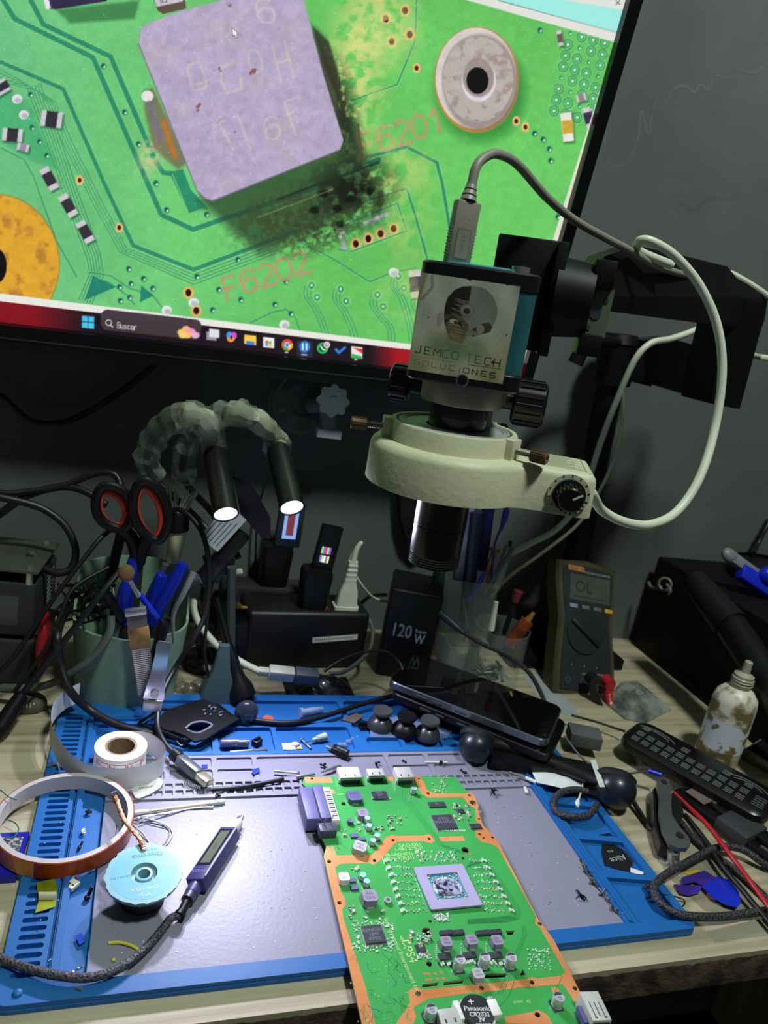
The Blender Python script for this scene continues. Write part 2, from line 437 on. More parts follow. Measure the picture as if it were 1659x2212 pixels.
for a, b in zip(vs, vs[1:]):
    for k in range(3): bm.faces.new([a[k], a[k+1], b[k+1], b[k]])
part('edge_core', bm, mchip, DESK, world=True, label='dark chipped board edge')
for x in (-56, 112):
    bm = nb(); box(bm, x-2, x+2, 0, 44, -72.4, -2.7); part('side_panel', bm, mwood, DESK, world=True)
# ============================================================ MONITOR
ex = Vector((0.999, -0.023, 0.042)).normalized(); ezv = Vector((-.045, -.191, .98)); ezv = (ezv-ex*ezv.dot(ex)).normalized()
nrm = ex.cross(ezv)                     # points at the viewer's side
P0 = V(880, 793, 38.0)
def uv(px, py):
    d = Vector(ray(px, py)); C_ = Vector(CP); t = (P0-C_).dot(nrm)/d.dot(nrm); q = C_+d*t-P0; return q.dot(ex), q.dot(ezv)
ub = uv(1355, 0); ub2 = uv(1212, 505)
UR = (ub[0]+ub2[0])/2; VB = (uv(0, 704)[1]+uv(880, 793)[1])/2; UL = UR-70.0; VT = VB+40.5
MM = Matrix.Identity(4)
for i in range(3): MM[i][0] = ex[i]; MM[i][1] = -nrm[i]; MM[i][2] = ezv[i]; MM[i][3] = P0[i]
MON = thing('monitor', 'large black monitor showing a magnified green circuit board, fixed to the dark wall', 'monitor', MM)
mbez = mat('monitor_plastic', (14, 14, 17), rough=.28, var=.05)
bm = nb()
prism(bm, rrect(UL-1.0, UR+1.15, VB-2.1, VT+1, .5), -.35, .55, Matrix(((1, 0, 0, 0), (0, 0, -1, 0), (0, 1, 0, 0), (0, 0, 0, 1))), holes=[[(UL, VB), (UL, VT), (UR, VT), (UR, VB)]])
part('bezel', bm, mbez, MON)
bm = nb(); box(bm, UL-.9, UR+1.05, .36, 2.6, VB-1.9, VT+.9, bev=.6); box(bm, UL+18, UR-18, 2.6, 4.6, VB+3, VT-6, bev=.8)
part('back_shell', bm, mat('monitor_back', (18, 18, 20), rough=.5), MON)
bm = nb(); box(bm, UL-.2, UR+.8, -.62, -.54, VB-1.15, VB-1.05); part('bezel_line', bm, mat('bezel_sheen', (60, 62, 70), rough=.3), MON)
bm = nb(); box(bm, -28, -22, 4.5, 9, 10, 22); part('wall_bracket', bm, mat('bracket_steel', (30, 30, 30), rough=.5, metal=.6), MON)
# the picture on the screen
P = Paint(-40, 1400, -120, 850, 1.0, (102, 196, 96))
n1 = P.noise(220, 1, 4); n2 = P.noise(14, 5, 3); n3 = P.noise(60, 9, 4)
P.a *= (0.93+.16*n1[..., None]); P.a[..., 0] += .10*np.clip(1-P.X/650, 0, 1)*.35; P.a[..., 2] += .14*np.clip(1-P.X/700, 0, 1)
TEAL = (38, 136, 104); LT = (150, 212, 130); BLK = (28, 26, 24); GOLD = (205, 160, 90)
def trace(pts, wd, ol=1.3):
    P.line(pts, wd+3.2, LT, .65); P.line(pts, wd, TEAL, .92)
def off(pts, d):
    o = []
    for i, p in enumerate(pts):
        a = pts[max(0, i-1)]; b = pts[min(len(pts)-1, i+1)]; L = math.hypot(b[0]-a[0], b[1]-a[1]); o.append((p[0]-(b[1]-a[1])/L*d, p[1]+(b[0]-a[0])/L*d))
    return o
trace([(-40, -90), (5, 0), (30, 40), (200, 124), (348, 465), (417, 497), (700, 400), (820, 345)], 11)
trace([(40, -80), (65, 0), (92, 52), (238, 122), (335, 348), (352, 374), (372, 376)], 11)
P.poly([(365, 373), (395, 366), (412, 410), (450, 452), (408, 463)], TEAL, .9)
P.line([(372, 376), (408, 463), (440, 452)], 2, LT, .8)
trace([(-40, 118), (0, 134), (135, 192), (222, 392), (287, 532), (418, 584), (548, 535), (640, 500)], 9)
trace([(700, 362), (800, 338), (881, 318), (946, 352), (958, 400), (975, 500), (990, 600)], 7)
trace([(905, -60), (902, 0), (900, 60), (896, 95), (860, 182), (760, 218)], 3.2)
trace([(700, 470), (800, 432), (880, 408), (900, 470), (925, 560)], 5)
for k in range(6):
    P.line(off([(60, 190), (100, 300), (140, 420), (190, 560), (196, 592), (172, 650)], -k*6+6), 2, LT, .55); P.line(off([(60, 190), (100, 300), (140, 420), (190, 560), (196, 592), (172, 650)], -k*6+3), 2.5, TEAL, .75)
for k in range(4):
    q = [(-40, 132+k*9), (0, 150+k*9), (70+k*3, 190+k*2), (100+k*6, 220), (130+k*7, 300), (200+k*7, 440), (258+k*5, 546-k*3), (418, 616-k*7), (600, 548-k*7)]
    P.line(q, 4.0, LT, .5); P.line(q, 2.2, TEAL, .8)
for q in ([(0, 320), (50, 345), (70, 380), (120, 520), (165, 600)], [(190, 590), (240, 598), (280, 625), (330, 640), (360, 680)], [(195, 600), (235, 612), (275, 640), (290, 660)],
          [(640, 520), (720, 560), (800, 610), (850, 590), (900, 580)], [(540, 700), (590, 676), (620, 670), (640, 690), (650, 720)]):
    P.line(q, 5.5, LT, .5); P.line(q, 3.2, TEAL, .8)
P.poly([(200, 597), (250, 622), (182, 650)], (30, 125, 110), .9); P.poly([(304, 618), (332, 640), (302, 655)], (30, 125, 110), .9)
P.poly([(-10, 190), (60, 215), (110, 330), (130, 372), (60, 345), (-10, 300)], (48, 160, 105), .5, soft=8)
# meandering traces bottom right
for x0, y0, h in ((672, 620, 90), (735, 628, 90), (815, 640, 70), (860, 600, 110), (905, 640, 90), (950, 650, 90)):
    for k in range(3):
        q = [(x0-12+k*7, y0), (x0-14+k*7, y0+22), (x0+4+k*7, y0+48), (x0+22+k*7, y0+h), (x0+26+k*7, y0+h+30)]
        P.line(smooth([(a, b, 0) for a, b in q], 4) and [(v.x, v.y) for v in smooth([(a, b, 0) for a, b in q], 4)], 4.4, LT, .55); P.line([(v.x, v.y) for v in smooth([(a, b, 0) for a, b in q], 4)], 2.4, TEAL, .8)
    for a, b in ((x0+2, y0-2), (x0+14, y0+24)): P.ell(a, b, 9, 10, LT, .5, ring=3); P.ell(a, b, 6, 7, TEAL, .8); P.ell(a, b, 2.5, 3, (215, 235, 225))
# gold pads
P.ell(-15, 572, 142, 152, (222, 165, 48)); P.ell(-15, 572, 142, 152, (130, 130, 60), .7, ring=3)
g = P.noise(26, 33, 4); w_ = P.win([(-40, 420), (128, 726)], 0); mk = np.clip((g[w_]-.55)*6, 0, 1)*(((P.X[w_]+15)/140)**2+((P.Y[w_]-572)/150)**2 < 1)*.5
P.put(w_, mk, (150, 95, 60)); P.ell(-14, 576, 27, 40, (15, 12, 14))
P.ell(1040, 196, 100, 112, (30, 110, 40), .55, soft=26)
P.ell(1032, 172, 92, 115, (185, 135, 60)); P.ell(1031, 169, 88, 110, (215, 205, 200)); P.ell(1040, 178, 82, 104, (120, 105, 105), .6, soft=8)
P.ell(1035, 171, 77, 94, (186, 174, 168)); P.ell(1035, 171, 77, 94, (150, 138, 132), .6, ring=2)
g = P.noise(16, 51, 4); w_ = P.win([(950, 70), (1120, 270)], 0); mk = np.clip((g[w_]-.56)*7, 0, 1)*(((P.X[w_]-1035)/76)**2+((P.Y[w_]-171)/92)**2 < 1)*.35; P.put(w_, mk, (110, 92, 92))
P.ell(1037, 174, 37, 46, (222, 215, 222)); P.ell(1036, 168, 34, 42, (140, 125, 120), .8, soft=4); P.ell(1034, 174, 24, 29, (12, 10, 12))
VI = [(835, 40), (877, 22), (848, 89), (887, 74), (770, 528), (797, 517), (824, 506), (852, 495), (407, 634), (424, 673), (820, -10)]
for x, y in VI: P.ell(x, y, 17, 19, (120, 200, 100), .7, soft=3); P.ell(x, y, 11.5, 13, (232, 176, 110)); P.ell(x, y, 6.3, 8, (30, 16, 12))
for x, y in [(902, 147), (1118, 262), (1138, 275), (171, 390), (257, 493)]: P.ell(x, y, 8.5, 11, (235, 185, 120)); P.ell(x, y, 4.2, 5.5, (60, 30, 20))
for x, y in [(223, 143), (269, 243), (299, 312), (337, 397), (360, 455), (447, 465), (515, 563), (278, 583), (473, 628), (426, 600), (521, 650), (619, 610), (1170, 65), (1158, 289), (1177, 302), (1190, 323), (1193, 348),
             (65, 205), (68, 277), (84, 307), (100, 337), (310, 604), (283, 615), (258, 622), (280, 645), (260, 652), (330, 625), (460, 672), (595, 660), (630, 680), (1222, 450), (1209, 470)]:
    P.ell(x, y, 7, 7.5, (70, 160, 100), .9); P.ell(x-1, y-1, 4.4, 5, (24, 92, 82)); P.ell(x+1.5, y+1.5, 2.2, 2.4, (225, 240, 230))
for i in range(5):
    for j in range(8):
        x = 1235+i*25-j*5; y = 72+j*24+i*7
        if x > 1335-(y-70)*.3: continue
        if (i*3+j) % 4: P.ell(x, y, 10.5, 11.5, LT, .6, ring=5); P.ell(x, y, 10, 11, TEAL, .9, ring=2.4); P.ell(x, y, 6, 7, TEAL, .5); P.ell(x, y, 2.8, 3, (220, 245, 230))
        else: P.ell(x, y, 4, 5, TEAL, .9); P.ell(x+1, y+1, 1.8, 2, (230, 250, 235))
def smd(x, y, L, W_, a, body=(52, 48, 58), cap=(205, 200, 205)):
    c, s_ = math.cos(math.radians(a)), math.sin(math.radians(a))
    R_ = lambda u0, u1, v0, v1: [(x+u*c-v*s_, y+u*s_+v*c) for u, v in ((u0, v0), (u1, v0), (u1, v1), (u0, v1))]
    P.poly([(p+3, q+4) for p, q in R_(-L/2, L/2, -W_/2, W_/2)], (20, 60, 40), .6, soft=5)
    P.poly(R_(-L/2, L/2, -W_/2, W_/2), cap, soft=3); P.poly(R_(-L*.27, L*.27, -W_*.52, W_*.52), body)
smd(110, 258, 46, 34, 8); smd(25, 292, 44, 28, 5); smd(48, 319, 26, 16, 15, (150, 140, 160)); smd(-2, 190, 30, 40, 60); smd(105, 387, 52, 22, 62); smd(146, 445, 52, 22, 60); smd(183, 502, 50, 22, 62)
for x, y in [(35, 214), (50, 248), (418, 655), (360, 672), (615, 703), (1110, 640), (852, 590)]: P.ell(x, y, 11, 10, (225, 225, 230)); P.ell(x+2, y+3, 7, 6, (170, 165, 175), .7)
smd(1213, 82, 34, 11, 80, (110, 90, 80)); smd(1259, 211, 22, 16, -15, (150, 130, 130)); smd(1274, 255, 46, 17, 76, (60, 48, 84)); smd(900, 615, 60, 26, 84, (70, 55, 80))
P.poly([(1215, 245), (1242, 243), (1246, 310), (1222, 312)], (30, 90, 50), .6, soft=6); P.poly([(1213, 245), (1237, 242), (1243, 305), (1220, 307)], (232, 226, 220)); P.poly([(1216, 262), (1240, 259), (1242, 288), (1219, 290)], (205, 165, 60))
# silkscreen
TX = (192, 148, 112)
write(P, 'F6201', (775, 292), (50, -17), (12, 50), 6.5, TX, adv=.74, op=.85); write(P, 'F6202', (479, 604), (52, -18), (13, 46), 6.5, TX, adv=.72, op=.85)
P.line([(735, 490), (745, 540)], 10, (190, 190, 200), .9, soft=4); P.line([(790, 485), (838, 463)], 9, (190, 185, 205), .9, soft=4); trace([(715, 500), (860, 440), (880, 500), (760, 545), (730, 540)], 3)
# stains of flux and soot, plus the chip's shadow painted in
def stain(cx, cy, rx, ry, col, op, seed, cell=14, th=.42, r=0):
    w = P.win([(cx-rx*1.6, cy-ry*1.6), (cx+rx*1.6, cy+ry*1.6)], 0)
    c, s_ = math.cos(math.radians(r)), math.sin(math.radians(r)); X = P.X[w]-cx; Y = P.Y[w]-cy
    d = np.hypot((X*c+Y*s_)/rx, (-X*s_+Y*c)/ry); n = P.noise(cell, seed, 4)[w]
    P.put(w, np.clip(1.25-d, 0, 1)*np.clip((n-th)*5+.4, 0, 1)*op, col)
stain(770, 150, 75, 260, (216, 216, 130), .85, 11, 20, .42, 10); stain(840, 60, 80, 90, (222, 222, 140), .6, 12, 22); stain(840, 370, 110, 70, (210, 212, 120), .6, 14, 24)
stain(880, 470, 60, 120, (206, 214, 120), .4, 15, 26); stain(330, 330, 30, 60, (215, 205, 150), .8, 16, 12, .35, 25); stain(900, 640, 90, 60, (190, 210, 120), .5, 19, 30)
P.poly([(650, 40), (700, 80), (742, 220), (790, 330), (800, 420), (690, 500), (560, 548), (430, 436)], (40, 62, 42), .72, soft=26)  # shadow beside and below the chip, painted into the displayed picture
stain(610, 470, 120, 70, (62, 66, 40), .75, 21, 10, .45, -22); stain(760, 410, 100, 75, (24, 26, 18), .95, 22, 16, .4, -15); stain(700, 500, 120, 45, (52, 54, 38), .8, 23, 8, .45, -20)
stain(745, 250, 34, 130, (36, 44, 32), .85, 24, 9, .35, -10); stain(800, 440, 60, 60, (18, 16, 14), .6, 25, 22, .5)
for k, (a, b) in enumerate(((700, 420), (730, 452), (760, 430), (800, 415), (680, 455), (735, 485))): P.ell(a, b, 10, 8, (12, 14, 12), .8, soft=5)
P.line([(600, 432), (700, 394), (820, 352)], 5, (30, 46, 36), .8, soft=3); P.line([(560, 470), (720, 410)], 3, (150, 150, 110), .5, soft=2)
P.line([(775, 270), (783, 340)], 5, (96, 72, 52), .9, soft=3)
P.ell(703, 175, 22, 62, (70, 78, 52), .95, soft=10, rotd=-14); P.poly([(676, 55), (712, 90), (738, 180), (735, 225), (700, 140)], (52, 50, 40), .8, soft=5)
P.poly([(310, 195), (330, 190), (405, 350), (385, 368), (330, 320), (312, 240)], (120, 90, 80), .7, soft=8)
P.line([(352, 262), (378, 338)], 10, (205, 110, 30), .8, soft=5); P.ell(318, 208, 13, 12, (235, 225, 225)); P.line([(322, 222), (345, 300)], 10, (120, 108, 140), .8, soft=4)
# parts along the top edge
P.poly([(120, 20), (300, 0), (290, 40), (150, 50)], (40, 90, 50), .6, soft=8); P.poly([(85, -60), (100, 18), (118, 20), (230, 2), (240, -60)], (52, 44, 74)); P.poly([(80, -60), (98, 20), (108, 18), (92, -60)], (230, 225, 230))
P.poly([(318, -40), (340, 22), (352, 30), (402, 18), (396, -40)], (96, 78, 70)); P.poly([(322, -40), (338, 14), (395, 2), (392, -40)], (205, 198, 208)); P.strokes([[(0, 0), (0, 1)], [(.3, 0), (.3, 1)], [(.6, 0), (.9, 0), (.9, 1), (.6, 1)]], (345, -6), (14, -3), (3, 12), 2, (90, 80, 90))
# the big grey chip
CH = [(303, 62), (325, 50), (390, 26), (480, 2), (640, -48), (656, 0), (700, 168), (742, 306), (735, 326), (620, 372), (520, 412), (458, 437), (440, 430), (425, 415), (360, 250), (298, 96)]
P.poly(CH, (118, 104, 118)); P.poly([(x+1, y-3) for x, y in CH], (168, 156, 188), soft=2)
w_ = P.win(CH, 4); base_ = P.a[w_].copy(); inside = (np.abs(base_-np.array([168, 156, 188])/255.0).sum(-1) < .03)
P.put(w_, inside*(.35*(n2[w_])+.25*n3[w_]), (205, 192, 222)); P.put(w_, inside*np.clip((n3[w_]-.55)*4, 0, 1)*.25, (190, 172, 150))
LG = (208, 196, 178)
def scr(strs, org, ex_, ey_, wd=4.5, op=.62): P.strokes(strs, org, ex_, ey_, wd, LG, op, 3)
ex_, ey_ = (46, -16), (16, 56)
scr(GL['O'], (402, 142), ex_, ey_); scr([[(0, .6), (.7, .6)]], (410, 150), ex_, ey_); scr([[(.1, 1), (0, .5), (.2, 0), (.7, 0)], [(.1, 1), (.8, 1), (.9, .5)]], (470, 148), ex_, ey_)
scr(GL['0'], (532, 112), (44, -15), (14, 50)); scr(GL['H'], (588, 98), ex_, (20, 80)); scr(GL['6'], (550, 0), (60, -10), (12, 52))
scr([[(0, 0), (.5, -.1)], [(.3, 0), (.55, 1)], [(.1, .45), (.5, .4)]], (462, 275), ex_, ey_); scr([[(.2, 0), (.3, 1.4)]], (505, 252), ex_, ey_); scr(GL['6'], (568, 258), (52, -16), (10, 48)); scr([[(.6, 0), (.1, 0), (.2, 1.3)], [(.1, .5), (.6, .4)]], (610, 222), ex_, ey_)
for x, y, r in ((549, 158, 8), (478, 150, 5), (425, 232, 7), (509, 285, 3), (497, 12, 4)):
    for k in range(4): P.ell(x+RNG.uniform(-r, r), y+RNG.uniform(-r, r), r*.4, r*.55, (140, 84, 74), .85)
P.poly([(502, 60), (503, 78), (507, 75), (511, 82), (514, 80), (511, 73), (515, 72)], (250, 250, 250)); P.line([(502, 60), (503, 78), (507, 75), (511, 82), (514, 80), (511, 73), (515, 72), (502, 60)], 1.1, (60, 60, 70))
# fine speckle of the magnified picture
sp = np.random.default_rng(8).random(P.a.shape[:2]).astype(np.float32); P.a *= (.965+.07*sp[..., None]); k_ = (sp > .9985) & (P.Y < 700)
P.a[k_] = np.clip(P.a[k_]*1.25+.1, 0, 1); P.a *= (.95+.1*n2[..., None])
# window chrome and taskbar
P.poly([(840, -60), (1400, 110), (1400, -120), (840, -120)], (232, 232, 226)); P.poly([(1012, 0), (1333, 91), (1400, 110), (1400, -120), (640, -120)], (226, 226, 218))
P.poly([(1080, 0), (1345, 72), (1400, 87), (1400, 33), (1362, 23), (1227, 0), (900, -56), (880, -56)], (158, 236, 226)); P.line([(1080, 0), (1345, 72)], 1.4, (70, 120, 120))
P.line([(1334, 1), (1343, 9)], 1.4, (60, 60, 60)); P.line([(1343, 0), (1334, 10)], 1.4, (60, 60, 60))
P.poly([(1333, 88), (1400, 100), (1400, 850), (1100, 850), (1203, 500)], (226, 224, 206))
P.poly([(-40, 631), (0, 636), (884, 745), (1300, 800), (1300, 850), (-40, 850)], (232, 232, 224)); P.poly([(-40, 648), (0, 653), (884, 757), (1300, 808), (1300, 850), (-40, 850)], (30, 20, 28))
w_ = P.win([(-40, 640), (1300, 850)], 0); bl = P.Y[w_] > 653+(P.X[w_])*.1177; P.put(w_, bl*np.clip((190-P.X[w_])/120, 0, 1), (132, 18, 30)); P.put(w_, bl*np.clip((P.X[w_]-800)/60, 0, 1), (165, 20, 34))
tb = lambda t, d=0: (189+t*(583/583.0), 697+t*.1132+d)
for a, b in ((0, 0), (1, 0), (0, 1), (1, 1)): x = 176+a*14; y = 683.5+b*14+a*1.5; P.poly([(x, y), (x+12.5, y+1.3), (x+12.5, y+13.6), (x, y+12.4)], (70, 190+10*b, 235))
q = [(232, 686), (420, 707)]; P.line(q, 31, (70, 58, 66)); P.line([(x, y+1) for x, y in [(232, 700), (420, 720)]], 29, (64, 52, 58))
P.line([(232, 700), (418, 719)], 28, (66, 55, 60)); P.ell(234, 699, 6, 6, (225, 225, 225), ring=1.8); P.line([(238, 704), (243, 709)], 2.2, (225, 225, 225))
write(P, 'Buscar', (253, 698), (11.5, 1.4), (-.3, 12.5), 1.7, (200, 200, 200), adv=.64)
for a, b, c in ((392, 720, (250, 200, 90)), (402, 713, (245, 180, 130)), (413, 718, (240, 150, 190)), (422, 726, (230, 170, 220)), (405, 726, (250, 190, 100)), (395, 726, (240, 210, 110))): P.ell(a, b, 9, 7, c, 1, soft=3)
def sq(x, y, w2, h2, c): P.poly([(x-w2, y-h2-.1*w2), (x+w2, y-h2+.12*w2), (x+w2, y+h2+.12*w2), (x-w2, y+h2-.1*w2)], c, soft=1.6)
sq(457, 728, 11, 9, (150, 150, 155)); sq(463, 722, 11, 9, (225, 225, 228)); P.ell(496, 727, 7, 9, (60, 150, 240)); P.ell(505, 727, 7, 8, (210, 80, 200)); P.ell(499, 735, 8, 6, (240, 150, 60)); P.ell(500, 731, 3, 4, (60, 40, 60))
sq(541, 736, 13, 10, (250, 205, 70)); sq(541, 743, 9, 4, (60, 130, 220)); sq(581, 742, 12, 11, (235, 235, 240)); sq(577, 741, 3, 3, (220, 90, 60)); sq(584, 742, 3, 3, (120, 190, 80)); sq(577, 747, 3, 2.4, (60, 150, 230)); sq(584, 748, 3, 2.4, (250, 190, 60))
P.ell(621, 747, 12, 12.5, (230, 70, 55)); P.poly([(621, 747), (610, 742), (614, 758), (622, 760)], (70, 170, 80), soft=2); P.poly([(622, 747), (633, 744), (632, 754), (624, 760)], (250, 205, 60), soft=2); P.ell(621, 747, 5.5, 6, (240, 240, 245)); P.ell(621, 747, 4, 4.5, (70, 130, 230)); P.ell(620, 763, 4, 2, (190, 190, 200))
sq(659, 756, 17, 17, (46, 42, 62)); P.ell(659, 751, 11.5, 12.5, (40, 130, 215)); P.line([(655, 745), (655, 757)], 3, (245, 245, 250)); P.line([(663, 745), (663, 757)], 3, (245, 245, 250)); P.line([(653, 768), (664, 769)], 2.6, (200, 200, 210))
P.ell(698, 754, 12, 12, (40, 200, 90)); P.ell(698, 754, 8, 8, (22, 60, 36)); P.line([(694, 750), (698, 757), (703, 758)], 3, (230, 250, 235)); P.ell(707, 747, 7, 7.5, (215, 210, 205)); P.line([(705, 744), (705, 750), (710, 748)], 1.4, (90, 80, 80))
P.line([(727, 757), (733, 764), (746, 753)], 5.5, (40, 130, 225)); sq(772, 763, 12, 12, (235, 230, 228)); P.poly([(764, 753), (784, 756), (784, 766)], (220, 50, 50), soft=2); P.poly([(761, 766), (761, 776), (783, 778), (783, 772)], (60, 175, 70), soft=2); P.ell(770, 779, 3.5, 2, (190, 190, 200))
us = np.concatenate([np.linspace(UL, UR-54.6, 30)[:-1], np.arange(UR-54.6, UR+.001, .07)]); us[-1] = UR
vs_ = np.concatenate([np.arange(VB, VB+37.5, .07), np.linspace(VB+37.5, VT, 14)[1:]])
def spos(U, W_): return np.c_[U, np.full(len(U), .30), W_]
def spx(U, W_):
    X = np.array(P0)[None]+U[:, None]*np.array(ex)[None]+W_[:, None]*np.array(ezv)[None]+np.array(nrm)[None]*0
    q = (X-CP) @ CR.T; return q[:, 0]/q[:, 2]*FPX+829.5, q[:, 1]/q[:, 2]*FPX+1106
painted('screen', spos, us, vs_, P, spx, attr_mat('screen_picture', .35, emis=1.0, spec=.2), MON, label='lit screen with magnified circuit board and taskbar')
# ============================================================ SOLDERING MAT
MAT = thing('soldering_mat', 'large blue silicone soldering mat with grey work area and parts trays lying on the desk', 'mat', tr(22.5, 15, 0))
mblue = mat('blue_silicone', (20, 94, 162), rough=.5, var=.05, vs=12, bump=.08, bs=200)
mgrey = mat('grey_silicone', (128, 128, 144), rough=.42, var=.04, vs=9, bump=.12, bs=400, spec=.4)
def wr(px0, py0, px1, py1, z=.6): a = T(px0, py0, z); b = T(px1, py1, z); return a.x, b.x, a.y, b.y
holes = []
for k in range(41): holes.append(rrect(.62, 2.02, 1.62+k*.605, 1.62+k*.605+.36, .16, 3))
holes.append(rrect(2.32, 2.50, 1.5, 29.2, .06, 2))                     # debris groove
holes.append([(3.0, 1.1), (4.45, 1.1), (4.45, 20.6), (3.0, 20.6)])      # flat blue field
holes.append([(4.5, 1.1), (39.5, 1.1), (39.5, 20.75), (4.5, 20.75)])    # the grey field
TR = [(13.0, 17.75, 21.15, 24.6), (18.15, 24.9, 21.15, 24.6), (26.2, 29.4, 21.3, 22.9), (29.8, 33.4, 21.3, 22.9), (33.8, 38.6, 21.3, 22.9),
      (12.6, 24.9, 25.3, 28.9), (25.4, 38.6, 23.4, 28.9), (3.2, 12.5, 21.15, 25.2), (6.9, 12.1, 25.7, 28.9)]
for a, b, c, d in TR: holes.append(rrect(a, b, c, d, .35, 3))
for q in ([(40.5, .9), (44.2, .9), (44.2, 4.4), (40.5, 5.1)], [(40.5, 5.7), (44.2, 5.0), (44.2, 8.4), (40.5, 9.1)], [(40.5, 9.7), (44.2, 9.0), (44.2, 12.6), (40.5, 13.3)],
          [(40.5, 13.9), (44.2, 13.2), (44.2, 17.5), (40.5, 18.2)], [(40.5, 18.8), (44.2, 18.1), (44.2, 28.9), (40.5, 28.9)]): holes.append(q)
bm = nb(); prism(bm, rrect(.05, 44.95, .05, 29.95, .7, 5), .28, .62, holes=holes)
prism(bm, rrect(0, 45, 0, 30, .75, 5), 0, .28); ball(bm, (1.15, .72, .6), .28, s=(1, 1, .7))
prism(bm, rrect(2.9, 6.6, 25.6, 29.5, .3, 3), .5, .86); box(bm, 39.78, 40.02, 1.1, 20.7, .6, .74); box(bm, 2.60, 2.90, 1.5, 29.2, .6, .74)
for k in range(30): box(bm, 39.52, 39.62, 2+k*.62, 2.2+k*.62, .3, .64)
part('tray_frame', bm, mblue, MAT, world=True, label='blue silicone frame with trays and comb slots')
bm = nb(); box(bm, 4.5, 39.5, 1.15, 20.7, .28, .44)
hs = []
x = 4.85
while x < 38.9:
    for y0 in (15.95, 16.75): hs.append(rrect(x, x+.58, y0-.02, y0+.56, .08, 2))
    x += .76
hs2 = []
ux = [4.85, 9.0, 12.6, 16.1]
for a, b in ((4.85, 8.6), (9.0, 12.3), (12.7, 15.6)):
    hs2.append(rrect(a, b, 17.75, 18.9, .2, 3)); hs2.append(rrect(a, b, 19.2, 20.4, .2, 3))
hs2.append(rrect(16.0, 27.2, 17.75, 20.4, .2, 3))
for a, b in ((27.6, 31.0), (31.4, 34.6), (35.0, 38.9)): hs2.append(rrect(a, b, 17.75, 18.9, .2, 3)); hs2.append(rrect(a, b, 19.2, 20.4, .2, 3))
prism(bm, [(4.5, 15.6), (39.5, 15.6), (39.5, 20.72), (4.5, 20.72)], .44, .60, holes=hs+hs2)
for k in range(3): ribbon(bm, [(5.4, 13.2-k*.0), (5.4, 12.2)], .05, 0, .445)
part('work_surface', bm, mgrey, MAT, world=True, label='grey work area with small square cells')
# ============================================================ MOTHERBOARD
ZB = 1.02
BRD = thing('circuit_board', 'green and orange game console motherboard lying on the mat and jutting over the desk edge', 'circuit board', tr(26, 6, ZB-.16))
A = lambda x, y: (620+x/3.072, 1600+y/3.072)
B = lambda x, y: (680+x/2.592, 1780+y/2.592)
K = lambda x, y: (700+x/2.592, 1980+y/2.592)
def b(p, z=ZB): q = T(p[0], p[1], z); return (q.x, q.y)
outl = [(658, 1678), (892, 1677), (983, 1678), (1011, 1712), (1024, 1720), (1034, 1740), (1032, 1750), (1043, 1782), (1058, 1798), (1069, 1808), (1076, 1818), (1162, 1984), (1197, 2031), (1251, 2139), (1345, 2330),
        (812, 2330), (782, 2212), (757, 2100), (699, 1849), (705, 1828), (690, 1800), (668, 1706), (652, 1692)]
H = []
for x, y, r in [(674, 1682, .13), (925, 1714, .15), (1014, 1718, .14), (1022, 1734, .27), (1035, 1769, .1), (905, 1682, .1), (742, 1736, .18), (849, 1815, .13), (927, 1812, .13), (809, 1859, .14), (711, 1861, .15),
                (733, 1950, .14), (1036, 1802, .12), (1045, 1810, .1), (1064, 1809, .12), (1005, 1836, .29), (1000, 1854, .12), (1166, 1996, .15), (929, 1990, .11), (922, 2013, .32), (927, 2082, .18), (903, 2146, .17),
                (1040, 2134, .15), (1149, 2122, .15), (1242, 2135, .15), (1161, 2192, .17)]:
    c = b((x, y)); H.append(circ(c[0], c[1], r, 18))
hq = [H[i] for i in range(len(H))]
for q in [[(911, 2133), (944, 2129), (947, 2122), (913, 2126)], [(957, 2128), (999, 2124), (1001, 2117), (960, 2121)], [(1046, 2113), (1091, 2111), (1096, 2102), (1050, 2104)], [(1123, 2107), (1137, 2106), (1129, 2094)], [(1097, 2020), (1107, 2019), (1111, 2010), (1092, 2011)]]:
    H.append([b(p) for p in q])
mpg = mat('board_green', (62, 156, 78), rough=.32, var=.05, vs=25, coat=.4); mcu = mat('board_copper', (220, 150, 98), rough=.38, metal=.2, col2=(198, 122, 70), vs=25, bump=.1, bs=60)
mpe = mat('board_edge', (150, 140, 90), rough=.6); mpd = mat('board_trace', (46, 128, 68), rough=.35); msk = mat('board_silkscreen', (158, 194, 116), rough=.6, var=.02); mtl = mat('board_teal', (70, 168, 140), rough=.35)
bm = nb(); prism(bm, [b(p) for p in outl][::-1], ZB-.16, ZB, holes=H, m=0, ms=4)
